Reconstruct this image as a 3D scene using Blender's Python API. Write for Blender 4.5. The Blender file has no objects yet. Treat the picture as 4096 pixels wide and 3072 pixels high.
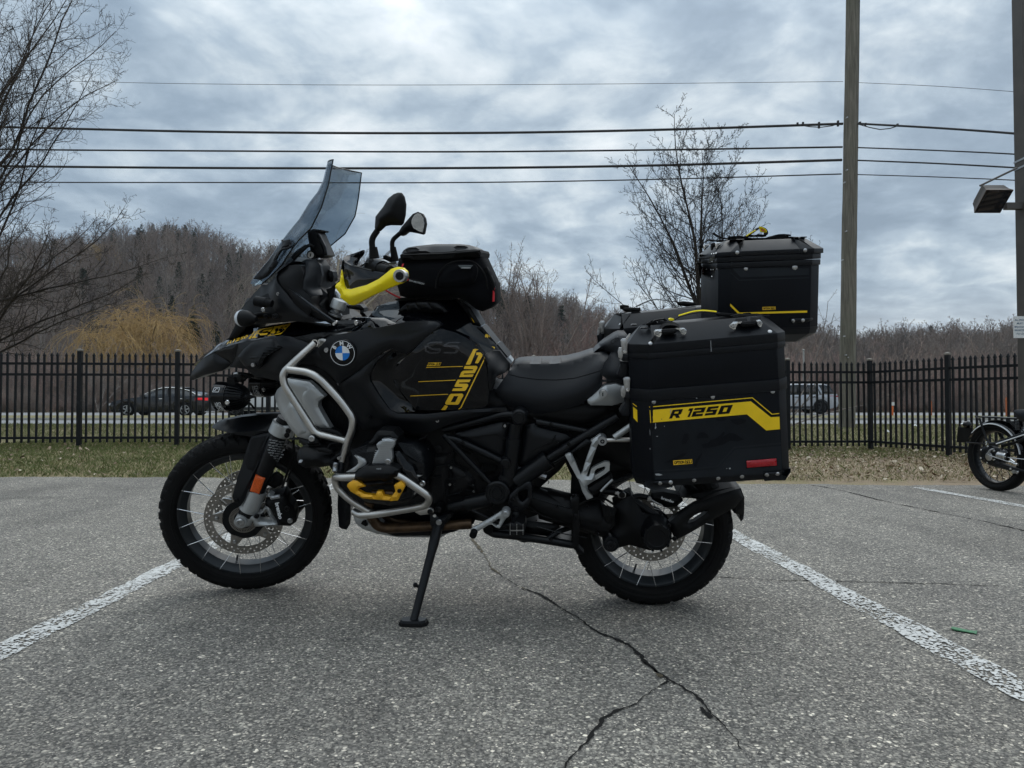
import bpy, bmesh, math, random
import numpy as np
from mathutils import Vector, Matrix, geometry
R=math.radians
SC=bpy.context.scene
COL=SC.collection
rnd=random.Random(7)
# ---------------------------------------------------------------- camera
CH=0.76; FPX=2900.0; PITCH=math.atan2(71.0,FPX)
cam_d=bpy.data.cameras.new('camera'); cam=bpy.data.objects.new('camera',cam_d); COL.objects.link(cam)
cam.location=(0,0,CH); cam.rotation_euler=(math.pi/2+PITCH,0,0)
cam_d.sensor_width=36; cam_d.lens=36*FPX/4096; cam_d.clip_start=0.05; cam_d.clip_end=3000
SC.camera=cam
# ---------------------------------------------------------------- world, sun, exposure
SUN_EL=R(52); SUN_AZ=R(25)      # high, beyond the motorcycle, a little to the right
w=bpy.data.worlds.new('World'); SC.world=w; w.use_nodes=True
nt=w.node_tree; nt.nodes.clear()
def N(nt,t,**k):
    n=nt.nodes.new(t)
    for a,b in k.items():
        if a.startswith('i_'): n.inputs[int(a[2:]) if a[2:].isdigit() else a[2:]].default_value=b
        else: setattr(n,a,b)
    return n
def LK(nt,a,b): nt.links.new(a,b)
def mathn(nt,op,a,b=None,c=None,clamp=False):
    n=N(nt,'ShaderNodeMath',operation=op,use_clamp=clamp)
    for i,v in enumerate((a,b,c)):
        if v is None: continue
        if isinstance(v,(int,float)): n.inputs[i].default_value=v
        else: LK(nt,v,n.inputs[i])
    return n.outputs[0]
def mixc(nt,f,a,b,mode='MIX'):
    n=N(nt,'ShaderNodeMix',data_type='RGBA',blend_type=mode)
    for s,v in ((n.inputs[0],f),(n.inputs[6],a),(n.inputs[7],b)):
        if isinstance(v,(int,float)): s.default_value=v
        elif isinstance(v,tuple): s.default_value=(*v,1) if len(v)==3 else v
        else: LK(nt,v,s)
    return n.outputs[2]
def ramp(nt,f,stops,interp='LINEAR'):
    n=N(nt,'ShaderNodeValToRGB'); n.color_ramp.interpolation=interp
    e=n.color_ramp.elements
    while len(e)<len(stops): e.new(0.5)
    for el,(p,c) in zip(e,stops):
        el.position=p; el.color=(*c,1) if len(c)==3 else c
    LK(nt,f,n.inputs[0]); return n.outputs[0]
sky=N(nt,'ShaderNodeTexSky',sky_type='NISHITA',sun_disc=False,sun_elevation=SUN_EL,sun_rotation=SUN_AZ,air_density=1.2,dust_density=2.5)
tc=N(nt,'ShaderNodeTexCoord')
sep=N(nt,'ShaderNodeSeparateXYZ'); LK(nt,tc.outputs['Generated'],sep.inputs[0])
zc=mathn(nt,'MAXIMUM',sep.outputs[2],0.0)
den=mathn(nt,'ADD',zc,0.25)
u_=mathn(nt,'DIVIDE',sep.outputs[0],den); v_=mathn(nt,'DIVIDE',sep.outputs[1],den)
cmb=N(nt,'ShaderNodeCombineXYZ'); LK(nt,u_,cmb.inputs[0]); LK(nt,v_,cmb.inputs[1])
def noise(nt,vec,scale,detail=4,rough=.55,dist=0.0,sc3=None,off=None):
    if sc3 or off:
        m=N(nt,'ShaderNodeMapping'); LK(nt,vec,m.inputs[0])
        if sc3: m.inputs['Scale'].default_value=sc3
        if off: m.inputs['Location'].default_value=off
        vec=m.outputs[0]
    n=N(nt,'ShaderNodeTexNoise'); n.inputs['Scale'].default_value=scale; n.inputs['Detail'].default_value=detail
    n.inputs['Roughness'].default_value=rough; n.inputs['Distortion'].default_value=dist
    LK(nt,vec,n.inputs['Vector']); return n.outputs[0]
n1=noise(nt,cmb.outputs[0],1.9,8,.58,0.45,off=(3.1,-1.2,0))
n2=noise(nt,cmb.outputs[0],6.2,6,.55,0.3,sc3=(1,1.15,1),off=(1.4,0.2,0))
n3=noise(nt,cmb.outputs[0],0.8,2,.5,0,off=(2.6,.3,0))
cl=mathn(nt,'ADD',mathn(nt,'MULTIPLY',n1,.62),mathn(nt,'ADD',mathn(nt,'MULTIPLY',n2,.32),mathn(nt,'MULTIPLY',n3,.22)))
# a thick overcast deck is brighter high up, and pale along the horizon
cl=mathn(nt,'ADD',mathn(nt,'MULTIPLY',mathn(nt,'SUBTRACT',cl,.58),1.12),.575)
hi=mathn(nt,'MULTIPLY',mathn(nt,'SUBTRACT',zc,.18),.13)
cl=mathn(nt,'ADD',cl,hi)
cc=ramp(nt,cl,[(.45,(.20,.265,.34)),(.54,(.265,.34,.42)),(.61,(.365,.445,.52)),(.68,(.52,.59,.64)),(.80,(.76,.80,.82))])
hz=mathn(nt,'SUBTRACT',1.0,mathn(nt,'DIVIDE',zc,.15,clamp=True))
hz=mathn(nt,'POWER',hz,1.5)
cc=mixc(nt,mathn(nt,'MULTIPLY',hz,.85),cc,(.66,.672,.675))
SKS=0.10
sc_=mixc(nt,1.0,cc,(12.7,12.8,12.9),'MULTIPLY')
# the cloud deck keeps brightening towards the zenith, as thick overcast does
zg=mathn(nt,'ADD',1.0,mathn(nt,'MULTIPLY',mathn(nt,'POWER',mathn(nt,'MAXIMUM',mathn(nt,'SUBTRACT',zc,.40),0.0),1.0),1.9))
zcmb=N(nt,'ShaderNodeCombineXYZ')
for q_ in range(3): LK(nt,zg,zcmb.inputs[q_])
sc_=mixc(nt,1.0,sc_,zcmb.outputs[0],'MULTIPLY')
skc=mixc(nt,0.93,sky.outputs[0],sc_)
bg=N(nt,'ShaderNodeBackground'); bg.inputs[1].default_value=SKS; LK(nt,skc,bg.inputs[0])
wo=N(nt,'ShaderNodeOutputWorld'); LK(nt,bg.outputs[0],wo.inputs[0])
sl=bpy.data.lights.new('sun','SUN'); sl.energy=0.8; sl.angle=R(50); sl.color=(1,.97,.92)
so=bpy.data.objects.new('sun',sl); COL.objects.link(so)
so.rotation_euler=Vector((math.sin(SUN_AZ)*math.cos(SUN_EL),math.cos(SUN_AZ)*math.cos(SUN_EL),math.sin(SUN_EL))).to_track_quat('Z','Y').to_euler()
vs=SC.view_settings; vs.view_transform='Standard'; vs.look='None'; vs.exposure=0; vs.gamma=1; vs.use_curve_mapping=False
SC.cycles.max_bounces=6; SC.cycles.transparent_max_bounces=12
# ---------------------------------------------------------------- photo pixel -> place
FR={'F':(0,0,4096/2212),'a':(600,1600,800/1659),'b':(700,1100,800/2212),'c':(1000,600,1000/2212),'d':(1300,1200,800/2212),
'e':(1200,1600,800/2212),'f':(1700,1600,800/2212),'g':(1900,1100,800/2212),'h':(2350,1150,900/1866),'i':(2200,1700,800/1770),
'j':(2700,850,650/2157),'k':(3700,1600,396/1642),'l':(3100,1250,996/2212),'m':(3800,600,296/614),'n':(850,1350,550/2028),
'o':(950,1000,550/2212),'p':(1250,950,750/2212),'q':(3150,1400,350/1659),'r':(0,1250,700/2212),'s':(1600,1000,1000/2212),'x':(0,0,1)}
def px(k,x,y):
    ox,oy,s=FR[k]; return ox+x*s,oy+y*s
CAM=Vector((0,0,CH)); _cp,_sp=math.cos(PITCH),math.sin(PITCH)
def ray(x,y):
    dx=(x-2048)/FPX; dz=-(y-1536)/FPX
    return Vector((dx,_cp-dz*_sp,_sp+dz*_cp))
def at(x,y,Y):                 # pixel -> world point at distance Y
    r=ray(x,y); return CAM+r*(Y/r.y)
def gnd(x,y,h=0.0):            # pixel -> point on the ground
    r=ray(x,y); return CAM+r*((h-CH)/r.z)
# ---------------------------------------------------------------- materials
MATS={}
def mat(name,col=(.5,.5,.5),rough=.5,metal=0.0,spec=None,coat=0.0,bump=None,var=None,trans=0.0,emis=None,sheen=0):
    """procedural principled material; bump=(scale,strength,distance), var=(scale,amount)"""
    m=bpy.data.materials.new(name); m.use_nodes=True; t=m.node_tree
    b=t.nodes['Principled BSDF']
    b.inputs['Base Color'].default_value=(*col,1); b.inputs['Roughness'].default_value=rough; b.inputs['Metallic'].default_value=metal
    if spec is not None: b.inputs['Specular IOR Level'].default_value=spec
    b.inputs['Coat Weight'].default_value=coat; b.inputs['Coat Roughness'].default_value=.04
    if sheen: b.inputs['Sheen Weight'].default_value=sheen
    if trans: b.inputs['Transmission Weight'].default_value=trans
    if emis: b.inputs['Emission Color'].default_value=(*emis[0],1); b.inputs['Emission Strength'].default_value=emis[1]
    tcn=N(t,'ShaderNodeTexCoord')
    if var:
        f=noise(t,tcn.outputs['Object'],var[0],5,.6)
        c=ramp(t,f,[(.3,tuple(max(0,c*(1-var[1])) for c in col)),(.7,tuple(min(1,c*(1+var[1])) for c in col))])
        LK(t,c,b.inputs['Base Color'])
        rr=mathn(t,'ADD',mathn(t,'MULTIPLY',f,.25),rough-.12,clamp=True); LK(t,rr,b.inputs['Roughness'])
    if bump:
        f=noise(t,tcn.outputs['Object'],bump[0],3,.6)
        bn=N(t,'ShaderNodeBump'); bn.inputs['Strength'].default_value=bump[1]; bn.inputs['Distance'].default_value=bump[2]
        LK(t,f,bn.inputs['Height']); LK(t,bn.outputs[0],b.inputs['Normal'])
    MATS[name]=m; return m
mat('black_plastic',(.0034,.0035,.0040),.44,spec=.17,bump=(900,.15,.0005),var=(9,.25))
mat('matte_panel',(.0036,.0042,.0056),.36,spec=.24,bump=(1500,.08,.0003),var=(5,.12))
mat('gloss_black',(.0018,.0021,.0030),.05,spec=.30,coat=0.0,var=None)
mat('dark_engine',(.0045,.0045,.0052),.42,metal=.0,spec=.22,bump=(300,.2,.0008),var=(14,.4))
mat('frame_black',(.0034,.0040,.0052),.34,spec=.24,bump=(700,.1,.0004),var=(11,.25))
mat('rubber',(.0052,.0050,.0050),.7,spec=.14,bump=(220,.3,.001),var=(12,.35))
mat('seat_vinyl',(.0065,.0072,.0092),.46,spec=.22,bump=(800,.25,.0006),var=(6,.15))
mat('brushed_steel',(.50,.485,.46),.32,metal=1.0,bump=(90,.12,.0006),var=(18,.13))
mat('silver_paint',(.40,.41,.41),.38,metal=.55,bump=(1200,.1,.0003),var=(7,.06))
mat('cast_silver',(.36,.37,.38),.34,metal=.75,bump=(300,.12,.0005),var=(10,.08))
mat('polished',(.72,.72,.72),.2,metal=1.0,var=(20,.1))
mat('bolt_steel',(.42,.42,.42),.35,metal=1.0,var=(60,.25))
mat('yellow_plastic',(.93,.73,.0),.4,spec=.35,bump=(500,.12,.0005),var=(7,.04))
mat('yellow_sticker',(.80,.47,.015),.32,var=(30,.06))
mat('yellow_anodised',(.72,.36,.008),.36,metal=.25,var=(14,.12))
mat('case_paint',(.0026,.0034,.0056),.46,spec=.15,bump=(1600,.12,.0004),var=(6,.16))
mat('case_trim',(.0038,.0046,.0066),.40,spec=.22,bump=(1600,.12,.0004),var=(9,.22))
mat('case_decal',(.0062,.0082,.0110),.45,spec=.18,var=(7,.35))
mat('case_decal_light',(.0100,.0128,.0165),.45,spec=.2,var=(9,.2))
mat('fabric',(.0034,.0036,.0046),.85,spec=.08,bump=(1400,.5,.001),var=(10,.2),sheen=.02)
mat('bag_shell',(.015,.015,.0165),.42,spec=.3,bump=(900,.15,.0005),var=(5,.15))
mat('webbing',(.0055,.0055,.006),.8,spec=.15,bump=(1800,.6,.001))
mat('rim_black',(.017,.020,.023),.35,metal=.3,var=(8,.2))
mat('disc_steel',(.30,.28,.255),.36,metal=.9,bump=(160,.1,.0004),var=(25,.16))
mat('amber',(.62,.09,.008),.22,spec=.6,var=(300,.25))
mat('red_lens',(.33,.004,.010),.2,spec=.6,var=(300,.3))
mat('red_cloth',(.55,.012,.02),.6)
mat('red_lamp',(.7,.01,.015),.2,emis=((1,.02,.03),.3))
mat('white_print',(.74,.75,.76),.45)
mat('grey_print',(.33,.34,.35),.45)
mat('blue_enamel',(.012,.17,.55),.2)
mat('clear_lens',(.55,.57,.6),.12,spec=.6)
mat('mirror_glass',(.62,.65,.68),.02,metal=1.0)
mat('exhaust_bronze',(.075,.045,.024),.4,metal=.7,var=(22,.6))
mat('orange_paint',(.62,.14,.03),.6)
mat('fence_paint',(.005,.0058,.0072),.5,spec=.2,var=(3,.3))
mat('cap_worn',(.20,.18,.15),.7,var=(60,.5))
mat('pole_metal',(.058,.05,.043),.55,var=(4,.3),bump=(40,.2,.002))
mat('lamp_bronze',(.06,.043,.033),.5,var=(12,.3))
mat('wire_black',(.012,.012,.013),.7)
mat('wire_grey',(.09,.09,.10),.6)
mat('sedan_paint',(.006,.007,.010),.12,spec=.4,coat=.3)
mat('suv_paint',(.36,.37,.39),.25,metal=.35,coat=.6)
mat('white_car_paint',(.52,.53,.55),.25,coat=.6)
mat('car_glass',(.012,.014,.017),.05,spec=.7)
mat('car_trim',(.012,.012,.013),.6)
mat('dark_smoke',(.0035,.0035,.0045),.3,spec=.18)
mat('green_tape',(.05,.19,.085),.6,var=(120,.3))
mat('litter_white',(.62,.62,.60),.7,var=(80,.2))
def smoke_glass(name,tint,amount=.55):
    m=bpy.data.materials.new(name); m.use_nodes=True; t=m.node_tree; t.nodes.clear()
    tr=N(t,'ShaderNodeBsdfTransparent'); tr.inputs[0].default_value=(*tint,1)
    gl=N(t,'ShaderNodeBsdfGlossy'); gl.inputs[0].default_value=(.9,.92,.95,1); gl.inputs['Roughness'].default_value=.03
    fr=N(t,'ShaderNodeFresnel'); fr.inputs[0].default_value=1.45
    mx=N(t,'ShaderNodeMixShader'); LK(t,mathn(t,'MULTIPLY',fr.outputs[0],amount),mx.inputs[0]); LK(t,tr.outputs[0],mx.inputs[1]); LK(t,gl.outputs[0],mx.inputs[2])
    o=N(t,'ShaderNodeOutputMaterial'); LK(t,mx.outputs[0],o.inputs[0]); MATS[name]=m
smoke_glass('windshield_glass',(.55,.595,.63),.5)
smoke_glass('dark_glass',(.05,.055,.06),.9)
smoke_glass('lens_glass',(.75,.8,.8),.9)
# ---------------------------------------------------------------- mesh helpers
def tag(o,label=None,cat=None,group=None,kind=None):
    if label: o['label']=label
    if cat: o['category']=cat
    if group: o['group']=group
    if kind: o['kind']=kind
    return o
def empty(name,loc=(0,0,0),rot=None,label=None,cat=None,group=None):
    o=bpy.data.objects.new(name,None); COL.objects.link(o); o.location=loc; o.empty_display_size=.1
    if rot is not None: o.rotation_euler=rot
    return tag(o,label,cat,group)
def mobj(name,V,F,m,parent=None,smooth=True,angle=35):
    me=bpy.data.meshes.new(name)
    me.from_pydata([tuple(v) for v in V],[],[tuple(f) for f in F]); me.update()
    return mesh_obj(name,me,m,parent,smooth,angle)
def mesh_obj(name,me,m,parent=None,smooth=True,angle=35):
    if m: me.materials.append(MATS[m] if isinstance(m,str) else m)
    if smooth:
        me.polygons.foreach_set('use_smooth',[True]*len(me.polygons))
        try: me.set_sharp_from_angle(angle=R(angle))
        except Exception: pass
    o=bpy.data.objects.new(name,me); COL.objects.link(o)
    if parent: o.parent=parent
    return o
def recalc(me):
    bm=bmesh.new(); bm.from_mesh(me); bmesh.ops.recalc_face_normals(bm,faces=bm.faces); bm.to_mesh(me); bm.free()
class MB:
    def __init__(s): s.V=[]; s.F=[]
    def add(s,V,F):
        n=len(s.V); s.V+= [Vector(v) for v in V]; s.F+=[tuple(i+n for i in f) for f in F]; return s
    def box(s,c,size,M=None):
        x,y,z=[q/2 for q in size]
        V=[Vector((a*x,b*y,d*z)) for a in(-1,1) for b in(-1,1) for d in(-1,1)]
        if M is not None: V=[M@v for v in V]
        c=Vector(c); V=[v+c for v in V]
        return s.add(V,[(0,1,3,2),(4,6,7,5),(0,4,5,1),(2,3,7,6),(0,2,6,4),(1,5,7,3)])
    def tube(s,pts,r,sides=12,caps=True,r_end=None):
        pts=[Vector(p) for p in pts]; n=len(pts); rs=r if isinstance(r,(list,tuple)) else [r+( (r_end-r)*i/(n-1) if r_end is not None else 0) for i in range(n)]
        V=[];up=None
        for i,p in enumerate(pts):
            t=(pts[min(i+1,n-1)]-pts[max(i-1,0)]).normalized()
            if up is None:
                up=t.orthogonal().normalized()
            up=(up-t*up.dot(t)).normalized(); b=t.cross(up)
            for k in range(sides):
                a=2*math.pi*k/sides; V.append(p+(up*math.cos(a)+b*math.sin(a))*rs[i])
        F=[]
        for i in range(n-1):
            for k in range(sides):
                k2=(k+1)%sides; F.append((i*sides+k,i*sides+k2,(i+1)*sides+k2,(i+1)*sides+k))
        if caps: F.append(tuple(range(sides))[::-1]); F.append(tuple((n-1)*sides+k for k in range(sides)))
        return s.add(V,F)
    def lathe(s,c,axis,prof,sides=32,close=False):
        """prof: list of (offset along axis, radius)"""
        c=Vector(c); ax=Vector(axis).normalized(); u=ax.orthogonal().normalized(); v=ax.cross(u); V=[];F=[]
        for (h,r) in prof:
            for k in range(sides):
                a=2*math.pi*k/sides; V.append(c+ax*h+(u*math.cos(a)+v*math.sin(a))*max(r,1e-5))
        m=len(prof); rr=m if close else m-1
        for i in range(rr):
            j=(i+1)%m
            for k in range(sides):
                k2=(k+1)%sides; F.append((i*sides+k,i*sides+k2,j*sides+k2,j*sides+k))
        if not close:
            F.append(tuple(range(sides))[::-1]); F.append(tuple((m-1)*sides+k for k in range(sides)))
        return s.add(V,F)
    def build(s,name,m,parent=None,smooth=True,angle=35,fix=True):
        o=mobj(name,s.V,s.F,m,None,smooth,angle)
        if fix:
            recalc(o.data)
            if smooth:
                try: o.data.set_sharp_from_angle(angle=R(angle))
                except Exception: pass
        if parent: o.parent=parent
        return o
def round_path(P,rad,seg=6):
    """round the corners of a polyline"""
    P=[Vector(p) for p in P]; out=[P[0]]
    for i in range(1,len(P)-1):
        a,b,c=P[i-1],P[i],P[i+1]; u=(a-b); v=(c-b); lu,lv=u.length,v.length; u.normalize(); v.normalize()
        d=min(rad,lu*.48,lv*.48); p0=b+u*d; p1=b+v*d
        for k in range(seg+1):
            t=k/seg; out.append(p0*(1-t)**2+b*2*t*(1-t)+p1*t*t)
    out.append(P[-1]); return out
def copy_tree(o,parent=None,loc=None,rot=None):
    c=o.copy(); COL.objects.link(c); c.parent=parent
    if loc is not None: c.location=loc
    if rot is not None: c.rotation_euler=rot
    for ch in list(o.children): copy_tree(ch,c)
    return c
# ---------------------------------------------------------------- bare trees as branch segments
def grow(rng,p,d,L,r,lev,P,out):
    """append (p0,p1,r0,r1) segments; P: per level dicts"""
    q=P[lev]; n=q.get('n',6); st=L/n; rr=r; r_end=r*q.get('taper',.35)
    kids=q.get('kids',0); start=q.get('start',.25); p=Vector(p); d=Vector(d).normalized(); ang0=rng.uniform(0,6.28)
    acc=0.0
    for i in range(n):
        d=(d+Vector((rng.gauss(0,1),rng.gauss(0,1),rng.gauss(0,1)))*q.get('wob',.12)+Vector((0,0,q.get('up',.0)))).normalized()
        p2=p+d*st; r2=r+(r_end-r)*(i+1)/n
        out.append((p.copy(),p2.copy(),rr,r2)); 
        t=(i+1)/n
        if lev+1<len(P) and t>start:
            acc+=kids/ max(1,(n*(1-start)))
            while acc>=1:
                acc-=1; ang0+=2.4+rng.uniform(-.5,.5)
                a=R(q.get('ang',45)+rng.uniform(-12,12)); o1=d.orthogonal().normalized(); o2=d.cross(o1)
                side=o1*math.cos(ang0)+o2*math.sin(ang0); dd=d*math.cos(a)+side*math.sin(a)
                k=rng.uniform(.65,1.15); sh=q.get('shape',0.6)
                LL=q['len']*k*(1-sh*(t-start)/(1-start+1e-6)) if q.get('abs') else L*q.get('len',.6)*k*(1-sh*(t-start)/(1-start+1e-6))
                grow(rng,p+(p2-p)*rng.random(),dd,max(LL,.02),min(r2*.7,r2*q.get('rk',.6)),lev+1,P,out)
        p=p2; rr=r2
def seg_mesh(name,segs,thick=1.0,minr=.002,sides_big=6):
    A=np.array([[*a,*b,c,d] for a,b,c,d in segs],dtype=np.float64)
    Vs=[];Fs=[];base=0
    big=A[:,6]>.03
    for sel,S in ((big,sides_big),(~big,3)):
        B=A[sel]
        if not len(B): continue
        p0=B[:,:3];p1=B[:,3:6];r0=np.maximum(B[:,6]*thick,minr)[:,None];r1=np.maximum(B[:,7]*thick,minr*.8)[:,None]
        t=p1-p0;t/=np.linalg.norm(t,axis=1,keepdims=True)+1e-12
        ref=np.where(np.abs(t[:,2:3])<.9,np.array([[0,0,1.]]),np.array([[1.,0,0]]))
        u=np.cross(t,ref);u/=np.linalg.norm(u,axis=1,keepdims=True);v=np.cross(t,u)
        vs=[]
        for P_,r_ in((p0,r0),(p1,r1)):
            for k in range(S):
                a=2*math.pi*k/S;vs.append(P_+(u*math.cos(a)+v*math.sin(a))*r_)
        V=np.stack(vs,1).reshape(-1,3);n=len(B)
        off=(np.arange(n)*2*S)[:,None]+base
        f=[]
        for k in range(S):
            k2=(k+1)%S;f.append(np.concatenate([off+k,off+k2,off+S+k2,off+S+k],1))
        F=np.stack(f,1).reshape(-1,4);Vs.append(V);Fs.append(F);base+=len(V)
    return np_mesh(name,np.concatenate(Vs),np.concatenate(Fs))
def np_mesh(name,V,F):
    me=bpy.data.meshes.new(name);k=F.shape[1]
    me.vertices.add(len(V));me.vertices.foreach_set('co',V.astype(np.float32).ravel())
    me.loops.add(F.size);me.loops.foreach_set('vertex_index',F.astype(np.int32).ravel())
    me.polygons.add(len(F));me.polygons.foreach_set('loop_start',(np.arange(len(F))*k).astype(np.int32))
    me.update(calc_edges=True);return me
# ================================================================ SETTING
def ground_mat(name,build):
    m=bpy.data.materials.new(name); m.use_nodes=True; t=m.node_tree; b=t.nodes['Principled BSDF']
    g=N(t,'ShaderNodeNewGeometry'); build(t,b,g.outputs['Position']); MATS[name]=m
def voro(t,vec,scale,feat='F1',out='Distance',rand=1.0):
    n=N(t,'ShaderNodeTexVoronoi',feature=feat); n.inputs['Scale'].default_value=scale; n.inputs['Randomness'].default_value=rand
    LK(t,vec,n.inputs['Vector']); return n.outputs[out]
def flat(t,pos,sc=(1,1,0),off=(0,0,0)):
    m=N(t,'ShaderNodeMapping'); m.inputs['Scale'].default_value=sc; m.inputs['Location'].default_value=off; LK(t,pos,m.inputs[0]); return m.outputs[0]
def asphalt(t,b,pos):
    v=flat(t,pos)
    # aggregate stones: coarse and fine cells, each with its own random grey
    cols=[]
    for sc,off in ((120,(0,0,0)),(225,(5,3,0))):
        vv=flat(t,pos,(1,1,0),off)
        c=voro(t,vv,sc,'F1','Color'); s=N(t,'ShaderNodeSeparateColor'); LK(t,c,s.inputs[0])
        d=voro(t,vv,sc,'F1','Distance')
        cols.append((s.outputs[0],d))
    big=noise(t,v,.9,4,.6); mid=noise(t,v,7,4,.6)
    g1=ramp(t,cols[0][0],[(0,(.055,.056,.057)),(.35,(.085,.086,.085)),(.72,(.135,.135,.132)),(.90,(.19,.19,.182)),(.965,(.28,.272,.255)),(1,(.44,.43,.40))])
    g2=ramp(t,cols[1][0],[(0,(.045,.046,.048)),(.5,(.085,.085,.085)),(.84,(.15,.15,.145)),(.95,(.22,.216,.205)),(1,(.40,.39,.365))])
    sel=mathn(t,'GREATER_THAN',noise(t,v,34,2,.5),.5)
    c=mixc(t,sel,g1,g2)
    # dark binder between the stones
    e=ramp(t,cols[0][1],[(.0,(1,1,1)),(.46,(.95,.95,.95)),(.72,(.36,.36,.37)),(1,(.3,.3,.3))])
    c=mixc(t,.75,c,e,'MULTIPLY')
    tone=ramp(t,big,[(.28,(.78,.775,.77)),(.5,(.98,.98,.98)),(.72,(1.14,1.14,1.13))]); c=mixc(t,1,c,tone,'MULTIPLY')
    tone=ramp(t,mid,[(.3,(.86,.86,.86)),(.7,(1.1,1.1,1.1))]); c=mixc(t,1,c,tone,'MULTIPLY')
    # small oil drips and tyre-worn lanes
    dv=voro(t,flat(t,pos,(1,1,0),(2.3,7.7,0)),2.1,'F1','Distance'); dr=ramp(t,mathn(t,'ADD',dv,mathn(t,'MULTIPLY',mathn(t,'SUBTRACT',noise(t,v,30,3,.6),.5),.05)),[(.012,(.45,.45,.45)),(.035,(1,1,1))]); c=mixc(t,.8,c,dr,'MULTIPLY')
    ln_=noise(t,flat(t,pos,(2.1,.22,0),(1,4,0)),1.0,3,.5); c=mixc(t,1,c,ramp(t,ln_,[(.38,(.86,.86,.86)),(.56,(1.04,1.04,1.03))]),'MULTIPLY')
    # oil stains
    for (cx,cy,rx,ry) in ((4.1,4.9,.62,.16),(-3.9,5.75,.45,.16),(-1.9,4.5,.5,.25),(.2,2.6,.9,.2)):
        m=N(t,'ShaderNodeMapping',vector_type='TEXTURE'); m.inputs['Location'].default_value=(cx,cy,0); m.inputs['Scale'].default_value=(rx,ry,1); LK(t,v,m.inputs[0])
        ln=N(t,'ShaderNodeVectorMath',operation='LENGTH'); LK(t,m.outputs[0],ln.inputs[0])
        dd=mathn(t,'ADD',ln.outputs['Value'],mathn(t,'MULTIPLY',mathn(t,'SUBTRACT',mid,.5),1.2))
        f=ramp(t,dd,[(.3,(.62,.62,.62)),(1.0,(1,1,1))]); c=mixc(t,.8 if cy!=4.5 and cy!=2.6 else .3,c,f,'MULTIPLY')
    c=mixc(t,1,c,(2.52,2.31,2.05),'MULTIPLY')
    LK(t,c,b.inputs['Base Color']); b.inputs['Roughness'].default_value=.82; b.inputs['Specular IOR Level'].default_value=.35
    h=mathn(t,'SUBTRACT',mathn(t,'MULTIPLY',cols[0][0],.5),cols[0][1])
    bn=N(t,'ShaderNodeBump'); bn.inputs['Strength'].default_value=.75; bn.inputs['Distance'].default_value=.006; LK(t,h,bn.inputs['Height']); LK(t,bn.outputs[0],b.inputs['Normal'])
ground_mat('asphalt',asphalt)
def paint(t,b,pos):
    v=flat(t,pos); d=voro(t,v,95,'F1','Distance'); n_=noise(t,v,40,6,.75); n2_=noise(t,v,3.2,4,.65)
    a=mathn(t,'ADD',mathn(t,'MULTIPLY',n_,1.0),mathn(t,'MULTIPLY',n2_,.62)); a=mathn(t,'ADD',a,mathn(t,'MULTIPLY',mathn(t,'SUBTRACT',.45,d),.55))
    al=mathn(t,'GREATER_THAN',a,.735)
    c=ramp(t,n_,[(.3,(.50,.49,.46)),(.7,(.68,.67,.64))]); LK(t,c,b.inputs['Base Color']); b.inputs['Roughness'].default_value=.7
    LK(t,al,b.inputs['Alpha'])
ground_mat('worn_paint',paint)
def grassy(t,b,pos):
    v=flat(t,pos,(1,1,1)); n_=noise(t,v,1.3,5,.65); f=noise(t,flat(t,pos,(1,.45,1)),22,4,.7); f2=noise(t,v,90,3,.7)
    a=mathn(t,'ADD',mathn(t,'MULTIPLY',n_,.6),mathn(t,'MULTIPLY',f,.4))
    s=N(t,'ShaderNodeSeparateXYZ'); LK(t,pos,s.inputs[0])
    # worn, leaf-littered ground on the right and along the asphalt
    rx=mathn(t,'MULTIPLY',mathn(t,'SUBTRACT',s.outputs[0],1.5),.085,clamp=True)
    ry=mathn(t,'SUBTRACT',1.0,mathn(t,'MULTIPLY',mathn(t,'SUBTRACT',s.outputs[1],9.6),.5,clamp=True),clamp=True)
    a=mathn(t,'ADD',a,mathn(t,'MULTIPLY',mathn(t,'MULTIPLY',rx,ry),.85))
    c=ramp(t,a,[(.34,(.105,.112,.050)),(.45,(.165,.158,.080)),(.54,(.26,.22,.125)),(.68,(.30,.232,.165)),(.9,(.24,.175,.125))])
    c=mixc(t,.8,c,ramp(t,f2,[(.3,(.45,.45,.45)),(.7,(1.5,1.5,1.45))]),'MULTIPLY')
    LK(t,c,b.inputs['Base Color']); b.inputs['Roughness'].default_value=.95; b.inputs['Specular IOR Level'].default_value=.1
    bn=N(t,'ShaderNodeBump'); bn.inputs['Strength'].default_value=1; bn.inputs['Distance'].default_value=.03; LK(t,f,bn.inputs['Height']); LK(t,bn.outputs[0],b.inputs['Normal'])
ground_mat('grass_ground',grassy)
def roadm(t,b,pos):
    v=flat(t,pos); n_=noise(t,v,60,4,.7); n2_=noise(t,v,.8,4,.6)
    c=ramp(t,mathn(t,'ADD',mathn(t,'MULTIPLY',n_,.5),mathn(t,'MULTIPLY',n2_,.5)),[(.3,(.19,.19,.195)),(.7,(.27,.27,.265))])
    LK(t,c,b.inputs['Base Color']); b.inputs['Roughness'].default_value=.85
ground_mat('road_asphalt',roadm)
def kerbm(t,b,pos):
    n_=noise(t,pos,20,4,.7); c=ramp(t,n_,[(.3,(.26,.25,.23)),(.7,(.36,.35,.32))]); LK(t,c,b.inputs['Base Color']); b.inputs['Roughness'].default_value=.9
ground_mat('concrete',kerbm)
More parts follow.
